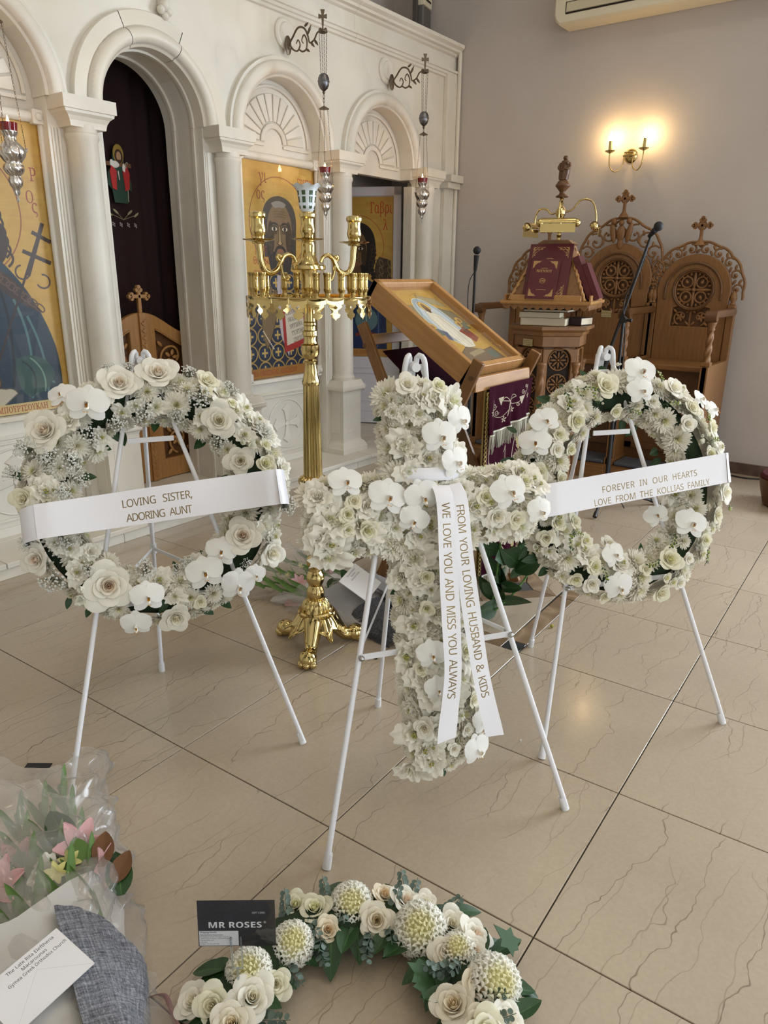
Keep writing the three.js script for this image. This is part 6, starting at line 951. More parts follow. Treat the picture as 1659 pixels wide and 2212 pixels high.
// books
M.bookRed = std({ map: dataTex(64, 64, (u, v) => { const n = vnoise(u * 32, v * 32, 32, 600) * 12; return [74 + n, 13 + n * 0.3, 24 + n * 0.4]; }), roughness: 0.42 });
M.paper = std({ map: dataTex(8, 64, (u, v) => { const n = hash2(0, Math.floor(v * 64), 610) * 40; return [222 - n, 210 - n, 186 - n]; }), roughness: 0.85 });
const coverTex = (title, big) => canvasTex(512, 720, (g, w, h) => {
  g.fillStyle = '#520f1c'; g.fillRect(0, 0, w, h); g.strokeStyle = g.fillStyle = '#b99a58'; g.lineWidth = 6;
  for (const [x, y, sx, sy] of [[40, 40, 1, 1], [w - 40, 40, -1, 1], [40, h - 40, 1, -1], [w - 40, h - 40, -1, -1]]) { g.save(); g.translate(x, y); g.scale(sx, sy); for (let k = 0; k < 3; k++) { g.beginPath(); g.arc(26 + k * 38, 18 + k * 2, 16 - k * 3, 0, 5.2); g.stroke(); g.beginPath(); g.arc(18 + k * 2, 26 + k * 38, 16 - k * 3, 0, 5.2); g.stroke(); } g.beginPath(); g.moveTo(0, 0); g.lineTo(140, 0); g.quadraticCurveTo(40, 40, 0, 140); g.closePath(); g.lineWidth = 3; g.stroke(); if (!big) { g.globalAlpha = 0.75; g.fill(); g.globalAlpha = 1; } g.restore(); }
  g.textAlign = 'center'; if (title) { g.font = 'bold 62px serif'; g.fillText(title, w / 2, 240); g.fillRect(w / 2 - 60, 168, 120, 7); g.lineWidth = 6; g.beginPath(); g.ellipse(w / 2, 400, 52, 42, 0, 0, TAU); g.stroke(); g.beginPath(); g.arc(w / 2 - 22, 400, 16, 0, TAU); g.arc(w / 2 + 22, 400, 16, 0, TAU); g.stroke(); g.fillRect(w / 2 - 90, 560, 180, 5); } else { g.lineWidth = 8; g.beginPath(); g.arc(w / 2, 300, 110, -2.2, -0.9); g.stroke(); }
});
function book(label, w, h, d, cover, group) { // lies in its own xy plane, cover facing +z, spine at -x
  const t = thing('book', label, 'book', [0, 0, 0], 0, group);
  mesh('pages', box2(-w / 2 + 0.004, w / 2 - 0.004, 0.004, h - 0.004, 0.003, d - 0.003), M.paper, t);
  mesh('cover', [box2(-w / 2, w / 2, 0, h, 0, 0.003, 0.001), box2(-w / 2, -w / 2 + 0.003, 0, h, 0, d, 0.001), box2(-w / 2, w / 2, 0, h, d - 0.003, d, 0.001)], cover.m ?? M.bookRed, t);
  if (cover.tex) mesh('cover_print', new THREE.PlaneGeometry(w - 0.004, h - 0.004).translate(0, h / 2, d + 0.0006), std({ map: cover.tex, roughness: 0.42 }), t);
  return t;
}
const stand0 = new THREE.Matrix4().makeRotationY(deg(-77.6)).setPosition(4.22, 0, -1.893), slope = Math.atan2(0.305, 0.14);
function lean(b, face, x, up, out, roll = 0) { // set on a face of the pyramid
  const m = new THREE.Matrix4().makeRotationY(face * PI / 2).multiply(new THREE.Matrix4().makeTranslation(x, 1.302, 0.216 + out)).multiply(new THREE.Matrix4().makeRotationX(slope - PI / 2)).multiply(new THREE.Matrix4().makeRotationZ(roll)).multiply(new THREE.Matrix4().makeTranslation(0, up, 0));
  m.premultiply(stand0); m.decompose(b.position, b.quaternion, b.scale);
}
lean(book('large dark red book with gold corners, behind the smaller book on the stand', 0.245, 0.325, 0.02, { tex: coverTex('', true) }), 0, -0.012, 0.002, 0.004);
lean(book('dark red book with gold corner ornaments and a gold title, front of the book stand', 0.165, 0.235, 0.022, { tex: coverTex('ΙΟΥΝΙΟΥ') }), 0, -0.03, 0.002, 0.028, -0.02);
lean(book('dark red book leaning on the right face of the stand, taller of two', 0.17, 0.25, 0.035, {}), 1, -0.06, 0.002, 0.004);
lean(book('dark red book leaning on the right face of the stand, shorter and in front', 0.15, 0.21, 0.03, {}), 1, -0.07, 0.002, 0.041);
lean(book('white book leaning on the left face of the book stand', 0.16, 0.22, 0.02, { m: std({ color: 0xd6cfc0, roughness: 0.6 }) }), 3, 0.0, 0.002, 0.004);
{
  const flatBook = (label, w, h, d, m, x, y, z, turn) => { const b = book(label, w, h, d, { m }); const q = new THREE.Matrix4().makeTranslation(x, y, z).multiply(new THREE.Matrix4().makeRotationY(turn)).multiply(new THREE.Matrix4().makeRotationX(-PI / 2)).multiply(new THREE.Matrix4().makeTranslation(0, -h / 2, 0)); q.premultiply(stand0); q.decompose(b.position, b.quaternion, b.scale); };
  const dark = std({ color: 0x2c1418, roughness: 0.5 }), cream = std({ color: 0xcfc0a0, roughness: 0.35 });
  flatBook('cream plastic-wrapped book at the bottom of the pile on the pillar', 0.26, 0.18, 0.042, phys({ color: 0xc9bb98, roughness: 0.12, clearcoat: 1 }), -0.02, 1.161, 0.09, 0.03);
  flatBook('thick cream book in the pile on the pillar, third from the top', 0.235, 0.17, 0.030, cream, -0.045, 1.204, 0.085, 0.05);
  flatBook('thin black-covered book in the pile on the pillar, second from the top', 0.265, 0.18, 0.016, dark, -0.005, 1.235, 0.08, -0.05);
  flatBook('thin black-covered book at the top of the pile on the pillar', 0.23, 0.16, 0.016, dark, -0.03, 1.252, 0.08, 0.04);
  flatBook('dark book with white pages lying beside the pile on the pillar', 0.16, 0.12, 0.042, dark, 0.145, 1.161, -0.03, 1.3);
}
{ // folding icon stand
  const t = thing('icon_stand', 'folding oak cross-legged stand that carries the framed icon', 'stand', [2.826, 0, -1.72]), X = -2.826, Z = 1.72, W = (a) => [a[0] + X, a[1], a[2] + Z];
  for (const [x, s] of [[2.575, -1], [3.085, 1]]) {
    mesh('leg', wood(slab(W([x, 1.115, -1.45]), W([x, 0.0, -1.96]), 0.05, 0.022, [0, 0.4, 0.9])), M.oak, t); mesh('leg', wood(slab(W([x + s * -0.024, 1.23, -2.06]), W([x + s * -0.024, 0.0, -1.46]), 0.05, 0.022, [0, 0.4, 0.9])), M.oak, t);
    mesh('peg', [bar(W([x + s * 0.012, 1.045, -1.478]), W([x + s * 0.016, 1.045, -1.478]), 0.010, 0.010, 12), bar(W([x + s * 0.012, 1.14, -2.018]), W([x + s * -0.016 + s * 0.03, 1.14, -2.018]), 0.010, 0.010, 12)], M.oakDark, t);
  }
  mesh('front_rail', wood(box2(2.588 + X, 3.072 + X, 0.985, 1.045, -1.492 + Z, -1.468 + Z, 0.004), 0), M.oakLight, t); mesh('back_rail', wood(box2(2.61 + X, 3.05 + X, 1.14, 1.185, -2.03 + Z, -2.008 + Z, 0.004), 0), M.oakLight, t); mesh('floor_rail', wood(box2(2.6 + X, 3.06 + X, 0.10, 0.14, -1.93 + Z, -1.908 + Z, 0.004), 0), M.oak, t);
  // icon in its deep glazed case, lying on the stand
  const ic = thing('framed_icon', 'oak glazed case with a gold icon of a white-robed figure, tilted on the folding stand', 'icon', [2.828, 1.0, -1.535]); ic.rotation.x = -PI / 2 + Math.atan2(0.335, 0.517) ; // local y runs up the slope, z out of the glass
  const w = 0.456, h = 0.616, D = 0.10;
  mesh('case', wood([box2(-w / 2, w / 2, 0, 0.03, 0, D, 0.004), box2(-w / 2, w / 2, h - 0.03, h, 0, D, 0.004), box2(-w / 2, -w / 2 + 0.03, 0, h, 0, D, 0.004), box2(w / 2 - 0.03, w / 2, 0, h, 0, D, 0.004), box2(-w / 2 + 0.02, w / 2 - 0.02, 0.02, h - 0.02, 0, 0.02)]), M.oakLight, ic);
  const res = canvasTex(600, 840, (g, W2, H2) => {
    leafGold(g, W2, H2);
    path(g, [[60, 210], [170, 110, 230, 250], [260, 420], [120, 400]], '#8b8466', '#5d5a44', 4); path(g, [[330, 60], [520, 110], [560, 210], [470, 180], [350, 130]], '#a59a78', '#6a6550', 3); path(g, [[390, 200], [560, 260], [590, 420], [430, 380]], '#7d7258', '#54503e', 3);
    ell(g, 300, 360, 150, 265, '#9fb0b8', '#e8e2c8', 6); ell(g, 300, 360, 118, 228, '#c2ccd0');
    path(g, [[250, 240], [350, 240, 372, 330], [420, 560], [370, 640], [250, 640], [210, 470], [222, 320]], '#ddd6c2', '#8d866e', 4); folds(g, [[[290, 300], [300, 450, 280, 620]], [[330, 300], [360, 460, 350, 620]], [[250, 330], [240, 450, 260, 600]]], 'rgba(150,140,110,0.8)', 'rgba(255,250,235,0.9)', 6);
    ell(g, 300, 190, 52, 52, '#d8b35e', '#8a5a2a', 4); face(g, 300, 192, 24, '#94704a', '#5a4229', '#3b281a', '#3b281a');
    path(g, [[150, 420], [230, 470], [200, 560], [110, 520]], '#4a5a7c'); path(g, [[100, 440], [170, 500], [150, 640], [60, 620]], '#b98a4a'); path(g, [[380, 470], [500, 430], [520, 560], [430, 600]], '#8a4234'); for (const [x, y] of [[110, 330], [70, 380], [140, 400], [470, 400], [520, 360]]) { ell(g, x, y, 34, 34, '#d2ab52', '#8a5a2a', 3); ell(g, x, y + 4, 15, 20, '#7a5838'); path(g, [[x - 40, y + 100], [x - 20, y + 30], [x + 20, y + 30], [x + 40, y + 100]], x % 20 ? '#6e4a3c' : '#586a58'); }
    path(g, [[90, 700], [250, 630], [420, 680], [540, 660], [560, 780], [60, 790]], '#6d5c48', '#463b2e', 4); path(g, [[210, 690], [400, 660], [410, 700], [220, 730]], '#9a8a6c'); path(g, [[420, 700], [520, 690], [530, 760], [430, 770]], '#56685c');
    word(g, 'ΜΕΤΑΜΟΡΦΩΣΙΣ', 190, 60, 34, '#a8823c', 'serif', 0.8);
  });
  mesh('icon_painting', box2(-w / 2 + 0.03, w / 2 - 0.03, 0.03, h - 0.03, 0.02, 0.06), M.gilt, ic); mesh('painted_face', new THREE.PlaneGeometry(w - 0.06, h - 0.06).translate(0, h / 2, 0.0606), std({ map: res, roughness: 0.45 }), ic);
  mesh('glass_pane', new THREE.PlaneGeometry(w - 0.05, h - 0.05).translate(0, h / 2, 0.088), M.glass, ic);
  // velvet cloth with two fringed layers
  M.velvet = phys({ color: 0x2a0512, roughness: 1, specularIntensity: 0.2 });
  const sil = '#b9b09a', emb = (W2, H2, seedX, n) => canvasTex(W2, H2, (g) => {
    g.fillStyle = '#32061a'; g.fillRect(0, 0, W2, H2); for (let i = 0; i < 400; i++) { g.fillStyle = `rgba(${rnd() > 0.5 ? '110,20,56' : '20,2,8'},0.05)`; g.fillRect(rnd() * W2, rnd() * H2, 6, 60); }
    const curl = (x, y, r, f) => { g.beginPath(); for (let k = 0; k <= 30; k++) { const a = k / 30 * 8, q = r * (1 - k / 40); g[k ? 'lineTo' : 'moveTo'](x + f * q * Math.cos(a), y + q * Math.sin(a)); } g.stroke(); }, leaf5 = (x, y, r) => { for (let k = 0; k < 5; k++) { const a = k * TAU / 5 - PI / 2; path(g, [[x, y], [x + r * Math.cos(a - 0.35), y + r * Math.sin(a - 0.35)], [x + r * 1.5 * Math.cos(a), y + r * 1.5 * Math.sin(a)], [x + r * Math.cos(a + 0.35), y + r * Math.sin(a + 0.35)]], sil); } }, grapes = (x, y, r, c) => { for (let k = 0; k < 5; k++) for (let j = 0; j < 5 - k; j++) ell(g, x + (j - (4 - k) / 2) * r * 1.9, y + k * r * 1.7, r, r, c); };
    g.strokeStyle = sil; g.lineWidth = 4; n(g, curl, leaf5, grapes);
  });
  const upper = emb(720, 400, 1, (g, curl, leaf5, grapes) => { path(g, [[80, 120], [60, 300, 240, 290], [330, 240, 340, 180], [420, 240, 520, 200], [620, 150, 640, 60]], null, sil, 5); path(g, [[330, 170], [260, 90, 230, 150], [330, 170], [420, 90, 450, 150], [330, 170], [290, 300], [340, 175], [380, 300]], null, sil, 6); for (const [x, y, r] of [[110, 180, 34], [150, 240, 26], [560, 120, 26], [610, 70, 20], [480, 230, 22]]) curl(x, y, r, 1); for (const [x, y] of [[60, 220], [410, 270], [650, 180], [250, 320]]) leaf5(x, y, 22); grapes(540, 170, 9, sil); grapes(200, 120, 8, sil); });
  const lower = emb(640, 1400, 2, (g, curl, leaf5, grapes) => { path(g, [[470, 0], [610, 200, 480, 400], [360, 620, 560, 760], [620, 900, 480, 1050], [300, 1150, 420, 1300]], null, sil, 8); path(g, [[110, 40], [60, 300, 120, 600], [170, 900, 90, 1200]], null, sil, 6); for (let i = 0; i < 12; i++) curl(470 + 70 * Math.sin(i * 2.1), 60 + i * 105, 34, i % 2 ? 1 : -1); for (let i = 0; i < 6; i++) { leaf5(530 - (i % 2) * 120, 150 + i * 210, 26); grapes(440 + (i % 2) * 90, 220 + i * 200, 13, '#a3976c'); leaf5(110, 160 + i * 200, 18); } path(g, [[300, 500], [340, 460], [350, 560], [310, 640], [290, 600]], null, sil, 8); });
  const c = thing('velvet_cloth', 'burgundy velvet cloth with silver embroidery and two fringes, hanging from the icon stand', 'cloth', [2.876, 0, -1.475]);
  const hang = (y0, y1, z, lift, tex, name) => mesh(name, grid(40, 24, (u, v) => { const y = lerp(y0 + lift * u, y1, v), k = 1 - v; return [lerp(-0.20, 0.20, u), y, z + 0.010 * k * Math.sin(u * 17 + 1) + 0.006 * k * Math.sin(u * 31)]; }), phys({ map: tex, roughness: 1, specularIntensity: 0.2 }), c);
  hang(0.125, 1.0, 0.004, 0.02, lower, 'lower_layer'); hang(0.795, 1.0, 0.022, 0.04, upper, 'upper_layer');
  M.fringe = std({ color: 0xb9b5a4, roughness: 0.45, metalness: 0.35 });
  const fringe = (y0, lift, len, z) => { const o = []; for (let i = 0; i < 90; i++) { const u = (i + 0.5) / 90, x = lerp(-0.2, 0.2, u), y = y0 + lift * u, zz = z + 0.010 * Math.sin(u * 17 + 1) + 0.006 * Math.sin(u * 31); o.push(bar([x, y, zz], [x + rr(-0.003, 0.003), y - len * rr(0.92, 1.05), zz + rr(-0.004, 0.004)], 0.0022, 0.0014, 4)); } o.push(tube(Array.from({ length: 24 }, (_, i) => { const u = i / 23; return [lerp(-0.2, 0.2, u), y0 + lift * u, z + 0.010 * Math.sin(u * 17 + 1) + 0.006 * Math.sin(u * 31) + 0.002]; }), 0.005, 6, 48)); const m = mesh('fringe', o, M.fringe, c); m.userData.kind = 'stuff'; };
  fringe(0.795, 0.04, 0.075, 0.024); fringe(0.125, 0.02, 0.075, 0.006);
  const braid = []; for (let i = 0; i < 44; i++) braid.push(new THREE.TorusGeometry(0.009, 0.0032, 5, 12).translate(-0.198, 0.13 + i * 0.0195, 0.012 + 0.006 * Math.sin(1))); mesh('braid', [box2(-0.206, -0.190, 0.12, 0.99, 0.0, 0.006), ...braid], std({ color: 0xa08a52, roughness: 0.5, metalness: 0.4 }), c);
  mesh('sling', grid(10, 16, (u, v) => [lerp(-0.2, 0.2, u), lerp(1.0, 1.13, v) - 0.10 * Math.sin(PI * v) - 0.02 * v, lerp(0.0, -0.53, v)]), M.velvet, c);
}
{ // microphones
  M.black = std({ color: 0x17171a, roughness: 0.45 }); M.mesh = std({ color: 0x2a2a2e, roughness: 0.6, metalness: 0.4 });
  const mic = (a, b) => { a = V(...a); b = V(...b); const d = b.clone().sub(a).normalize(), e = b.clone().addScaledVector(d, 0.03); return [bar(a, b, 0.011, 0.018, 14), sph(0.026, e.x, e.y, e.z, 14, 10)]; };
  const t = thing('microphone_stand', 'black microphone stand with a slanting boom in front of the thrones', 'microphone stand', [4.44, 0, -1.54]);
  mesh('pole', [bar([0, 0.10, 0], [0, 0.72, 0], 0.0125, 0.0125, 12), bar([0, 0.7, 0], [0, 1.2, 0], 0.009, 0.009, 12)], M.black, t); mesh('clutch', [bar([0, 0.68, 0], [0, 0.76, 0], 0.019, 0.017, 12), bar([-0.02, 1.19, 0.0], [0.02, 1.19, 0.0], 0.02, 0.02, 14), bar([0.0, 1.19, 0.0], [-0.0, 1.19, 0.05], 0.007, 0.012, 8)], M.black, t);
  mesh('boom', bar([0, 0.93, -0.085], [0, 1.655, 0.105], 0.010, 0.008, 12), M.black, t); mesh('counterweight', bar([0, 0.90, -0.093], [0, 1.02, -0.062], 0.02, 0.02, 14), M.black, t);
  mesh('microphone', mic([0.0, 1.652, 0.095], [-0.03, 1.685, 0.135]), M.mesh, t); mesh('cable', tube([[0, 1.645, 0.10], [0.02, 1.5, 0.07], [-0.02, 1.3, 0.0], [0.018, 1.1, 0.012], [0.016, 0.6, 0.016], [0.02, 0.2, 0.02], [0.1, 0.012, 0.1]], 0.0035, 6, 60), M.black, t);
  for (const [x, z] of [[0.35, 0.235], [-0.20, 0.02], [0.02, -0.33]]) { const l = mesh('leg', bar([0, 0.16, 0], [x * 0.95, 0.022, z * 0.95], 0.009, 0.009, 10), M.black, t); mesh('rubber_foot', bar([x * 0.86, 0.036, z * 0.86], [x, 0.014, z], 0.013, 0.014, 10), M.black, l); }
  const s = thing('microphone_stand', 'black straight microphone stand behind the icon stand, against the grey wall', 'microphone stand', [4.5, 0, -2.6]);
  mesh('pole', bar([0, 0.02, 0], [0, 1.46, 0], 0.011, 0.009, 12), M.black, s); mesh('clutch', bar([0, 0.98, 0], [0, 1.06, 0], 0.018, 0.018, 12), M.black, s); mesh('base', creased(lathe([[0, 0], [0.12, 0], [0.12, 0.01], [0.03, 0.02], [0.014, 0.035], [0, 0.035]], 28), 0.4), M.black, s);
  mesh('microphone', mic([0, 1.46, 0], [-0.004, 1.56, 0.008]), M.mesh, s); mesh('cable', tube([[0, 1.46, 0], [-0.03, 1.4, -0.02], [-0.045, 1.25, -0.02], [-0.02, 1.1, -0.01], [0.0, 1.03, 0.012], [0.014, 0.5, 0.0], [0.02, 0.03, 0.03], [0.3, 0.006, 0.1]], 0.0035, 6, 60), M.black, s);
}
{ // twin wall light
  const t = thing('wall_light', 'brass twin-arm wall light with two lit candle bulbs above the middle throne', 'wall light', [6.0, 2.30, -2.16], -PI / 2), B = M.brass; // local +z out of the wall
  mesh('back_plate', creased(lathe([[0, 0.022], [0.02, 0.022], [0.036, 0.016], [0.048, 0.006], [0.052, 0], [0, 0]], 28).rotateX(PI / 2), 0.5), B, t); mesh('hub', [bar([0, 0, 0.02], [0, 0, 0.05], 0.012, 0.010, 12), bar([-0.034, 0.02, 0.045], [0.034, 0.02, 0.045], 0.006, 0.006, 8), bar([-0.034, 0, 0.045], [0.034, 0, 0.045], 0.008, 0.008, 8), sph(0.01, -0.036, 0.0, 0.045, 8, 6), sph(0.01, 0.036, 0, 0.045, 8, 6)], B, t);
  const bulbM = std({ color: 0x332211, emissive: new THREE.Color(1, 0.80, 0.46), emissiveIntensity: 16 });
  for (const s of [-1, 1]) {
    const x = s * 0.128, z = 0.10;
    mesh('arm', tube([[s * 0.034, 0.0, 0.045], [s * 0.034, -0.05, 0.052], [s * 0.052, -0.095, 0.065], [s * 0.09, -0.11, 0.085], [x - s * 0.008, -0.075, 0.097], [x, -0.02, z], [x, 0.025, z]], 0.0048, 8, 48), B, t);
    mesh('drip_pan', creased(lathe([[0.006, 0.015], [0.012, 0.018], [0.034, 0.028], [0.038, 0.034], [0.034, 0.033], [0.01, 0.026]], 24).translate(x, 0, z), 0.5), B, t); mesh('candle_sleeve', cyl(0.013, 0.012, 0.07, x, 0.03, z, 16), B, t);
    mesh('lit_bulb', lathe([[0, 0.168], [0.004, 0.162], [0.012, 0.14], [0.0165, 0.122], [0.0165, 0.112], [0.011, 0.1], [0, 0.098]], 18).translate(x, 0, z), bulbM, t);
    const l = new THREE.PointLight(0xffd08a, LIGHT.sconce, 0, 2); l.position.set(6.0 - z, 2.30 + 0.125, -2.16 + x); l.shadow.radius = 0.8; l.castShadow = true; scene.add(l);
  }
}
{ // air conditioner, loudspeaker, cable, stool
  const t = thing('air_conditioner', 'cream wall air conditioner at the top right, seen from below', 'air conditioner', [5.999, 3.2, -2.18], -PI / 2), C = std({ color: 0xd9cfb6, roughness: 0.5 });
  const L = 1.30; mesh('casing', creased(ext(poly([[-0.55, 0], [L, 0], [L, 0.32], [-0.55, 0.32], [-0.60, 0.27], [-0.60, 0.07], [-0.585, 0.03]]), 0.20, 0.015).translate(0, 0, 0.0), 0.5), C, t);
  mesh('louver', [box2(-0.50, L - 0.1, 0.075, 0.135, 0.185, 0.206, 0.006).translate(0, 0, 0)], std({ color: 0xc9bea2, roughness: 0.5 }), t); mesh('air_gap', [box2(-0.505, L - 0.09, 0.062, 0.074, 0.19, 0.2015), box2(-0.507, -0.502, 0.07, 0.14, 0.19, 0.2015), box2(-0.505, L - 0.09, 0.137, 0.141, 0.19, 0.2015)], M.shade, t);
  const s = thing('loudspeaker', 'narrow grey column loudspeaker on a cream bracket above the icon screen corner', 'loudspeaker', [5.86, 3.24, -4.02], 0.2);
  mesh('grille', creased(ext(poly([[-0.075, 0], [0.075, 0.0], [0.085, 0.06], [0.09, 0.30], [-0.08, 0.30], [-0.08, 0.06]]), 0.06, 0.01), 0.5), std({ color: 0x5f5a56, roughness: 0.5 }), s); mesh('bracket', [box2(-0.085, 0.085, 0.30, 0.62, -0.02, 0.07, 0.01)], C, s); mesh('slot', box2(-0.05, 0.05, 0.335, 0.35, 0.066, 0.073), M.shade, s); mesh('side_trim', [tube([[0.092, 0.62, 0.03], [0.098, 0.3, 0.04], [0.09, 0.06, 0.035], [0.075, -0.02, 0.03]], 0.006, 6, 20), box2(-0.125, -0.095, 0, 0.62, -0.02, 0.02, 0.004)], std({ color: 0x4c4640, roughness: 0.5 }), s);
  single('power_cable', tube([[5.93, 0.006, -1.25], [5.86, 0.006, -1.0], [5.9, 0.006, -0.85], [5.75, 0.006, -0.78], [5.6, 0.006, -0.74], [5.45, 0.006, -0.5], [5.5, 0.006, -0.1]], 0.006, 6, 60), M.black, 'black power cable lying on the floor along the skirting at the right', 'cable');
  const st = thing('stool', 'low wooden stool with a dark red velvet top at the right edge of the picture', 'stool', [5.30, 0, -0.60]); mesh('tub', wood(creased(lathe([[0.14, 0], [0.165, 0.01], [0.19, 0.10], [0.205, 0.17], [0.21, 0.185], [0.19, 0.19], [0, 0.19]], 32), 0.5)), M.oakDark, st); mesh('cushion', creased(lathe([[0.20, 0.18], [0.205, 0.195], [0.19, 0.215], [0.1, 0.225], [0, 0.226]], 32), 0.8), std({ color: 0x4a0a14, roughness: 0.9 }), st);
  // glass vase with stems, and a spray of glossy leaves on the floor behind the cross
  const v = thing('glass_vase', 'clear glass vase of water with green stems beside the velvet cloth', 'vase', [3.40, 0, -1.52]);
  mesh('glass', creased(lathe([[0, 0.002], [0.052, 0.002], [0.055, 0.008], [0.058, 0.30], [0.0545, 0.30], [0.051, 0.014], [0, 0.012]], 32), 0.5), phys({ color: 0xf4faf6, transmission: 1, roughness: 0.03, ior: 1.45, thickness: 0.01 }), v);
  for (let i = 0; i < 6; i++) { const a = i * 1.1; mesh('stem', tube([[0.03 * Math.cos(a), 0.015, 0.03 * Math.sin(a)], [0.01 * Math.cos(a + 1), 0.2, 0.01 * Math.sin(a + 1)], [0.06 * Math.cos(a + 3), 0.42, 0.06 * Math.sin(a + 3)]], 0.003, 6, 12), M.leafLight, v); const o = mesh('leaf', GEO.leaf[i % 3], M.leaf, v); o.position.set(0.05 * Math.cos(a + 3), 0.36, 0.05 * Math.sin(a + 3)); o.scale.setScalar(0.15); o.rotation.set(0.5 * Math.sin(a), a, 0.7 * Math.cos(a)); }
  const f = thing('leaf_spray', 'spray of dark glossy leaves standing on the floor in front of the velvet cloth', 'foliage', [2.62, 0, -1.36]);
  mesh('stem', [tube([[0, 0, 0], [0.03, 0.15, 0.0], [0.02, 0.36, 0.02]], 0.005, 6, 14), tube([[0, 0.02, 0], [0.09, 0.12, 0.07], [0.2, 0.26, 0.12]], 0.005, 6, 14)], M.leafLight, f);
  for (let i = 0; i < 22; i++) { const k = i / 21, o = mesh('leaf', GEO.leaf[i % 3], M.leaf, f); o.position.set(0.02 + (i % 2 ? 0.16 * k : 0.02), 0.05 + 0.30 * k, (i % 2 ? 0.10 * k : 0.01)); o.scale.setScalar(rr(0.11, 0.17)); o.rotation.set(rr(-0.6, 0.9), i * 2.4, rr(0.5, 1.5)); }
}

// ---------------------------------------------------------------- things that lie on the floor: the low wreath, bouquets, petals
const spacedBold = (g, t, x, y, px, width) => { g.font = 'bold ' + px + 'px sans-serif'; g.textBaseline = 'middle'; let w = 0; for (const ch of t) w += g.measureText(ch).width; const k = width / w; g.save(); g.translate(x - width / 2, y); g.scale(k, 1); g.fillText(t, 0, 0); g.restore(); };
const CARD = { centre: [0.7329, 0.2147, -0.8991], right: [0.5986, 0.02, 0.8008], up: [0.1307, 0.9839, -0.1223] };
M.euca = std({ color: 0x5f7168, roughness: 0.6 }); M.ivy = std({ color: 0x2a4a22, roughness: 0.7 });
{
  const C0 = [0.825, 0, -0.665], w = thing('floor_wreath', 'low wreath of cream roses, ball chrysanthemums and eucalyptus lying on the floor in front', 'wreath', C0), R0 = 0.25, T = 0.085;
  mesh('foam_ring', new THREE.TorusGeometry(R0, 0.055, 10, 48).rotateX(PI / 2).scale(1, 0.7, 1).translate(0, 0.035, 0), M.foam, w);
  const surf = (x, z) => { const r = Math.hypot(x, z) || 1, d = clamp((r - R0) / 0.1, -1.1, 1.1); return { y: 0.062 * Math.sqrt(Math.max(0.1, 1 - d * d * 0.8)), n: V(x / r * d * 0.8, 1, z / r * d * 0.8).normalize() }; };
  const F = {
    ball: [[1018, -840, 97], [1059, -676, 113], [863, -878, 90], [1041, -486, 112], [758, -901, 92]],
    roseCream: [[1016, -764, 72], [1038, -594, 60], [953, -523, 80], [945, -462, 56], [1080, -793, 56], [656, -839, 74], [932, -836, 56]],
    rose: [[952, -892, 68], [938, -938, 58], [660, -900, 64], [1109, -624, 60], [775, -840, 54], [650, -945, 66]],
    roseBig: [[1114, -570, 68], [1080, -552, 52], [1097, -742, 60], [986, -425, 58], [720, -850, 76], [1122, -704, 50]],
    eu: [[981, -833], [916, -865], [918, -951], [1074, -757], [976, -752], [950, -741], [1139, -778], [880, -806], [903, -830], [1122, -741], [1007, -577], [1029, -558], [1004, -475], [967, -440], [812, -826], [717, -793], [1147, -656], [1000, -902], [1009, -719], [997, -582]],
    leaf: [[957, -769], [987, -730], [988, -691], [981, -631], [973, -833], [888, -851], [739, -984], [715, -991], [635, -943], [1151, -504], [1079, -436], [1041, -407], [967, -583], [953, -562], [1049, -932], [1184, -625], [1138, -530], [900, -800], [940, -790]],
  };
  // the part of the ring that runs out of the picture goes on in the same way
  for (let i = 0; i < 9; i++) { const a = deg(20 + i * 22), k = ['ball', 'roseCream', 'rose'][i % 3]; F[k].push([(C0[0] + R0 * Math.cos(a)) * 1000, (C0[2] + R0 * Math.sin(a)) * 1000, 80]); F.leaf.push([(C0[0] + 0.33 * Math.cos(a)) * 1000, (C0[2] + 0.33 * Math.sin(a)) * 1000]); }
  for (let i = 0; i < 30; i++) { const a = i * 2.39996, r = i % 2 ? 0.185 : 0.31; F.leaf.push([(C0[0] + r * Math.cos(a)) * 1000, (C0[2] + r * Math.sin(a)) * 1000]); }
  for (const kind of ['ball', 'roseCream', 'rose', 'roseBig']) for (const [X, Z, D] of F[kind]) {
    const x = X / 1000 - C0[0], z = Z / 1000 - C0[2], { y, n } = surf(x, z), f = n.clone().add(V(rr(-0.3, 0.3), 0, rr(-0.3, 0.3) + 0.25)).add(V(-0.25, 0, 0.12));
    bloom(w, kind, x, y + (kind === 'ball' ? -0.004 : 0.008), z, f, D / 2000 * (kind === 'ball' ? 1.02 : 1.30));
  }
  for (const [X, Z] of F.leaf) {
    const x = X / 1000 - C0[0], z = Z / 1000 - C0[2], r = Math.hypot(x, z), out = r > R0 ? 1 : -1, a = Math.atan2(z, x) + rr(-0.6, 0.6), len = rr(0.07, 0.10), o = mesh('leaf', pick(GEO.leaf), M.leaf, w);
    const dir = V(out * Math.cos(a), rr(-0.45, 0.1), out * Math.sin(a)).normalize(), nrm = V(0, 1, 0).addScaledVector(dir, -dir.y).normalize();
    o.quaternion.setFromRotationMatrix(new THREE.Matrix4().makeBasis(dir.clone().cross(nrm), dir, nrm)); o.scale.setScalar(len); o.position.set(x, 0.058, z).addScaledVector(dir, -len * 0.55); o.position.y = Math.max(0.05, 0.004 + len * 0.45 * Math.max(0, -dir.y) + 0.045);
  }
  const disc = () => { const g = new THREE.CircleGeometry(1, 14), p = g.attributes.position; for (let i = 0; i < p.count; i++) p.setZ(i, 0.22 * (p.getX(i) ** 2 + p.getY(i) ** 2)); g.computeVertexNormals(); return g; };
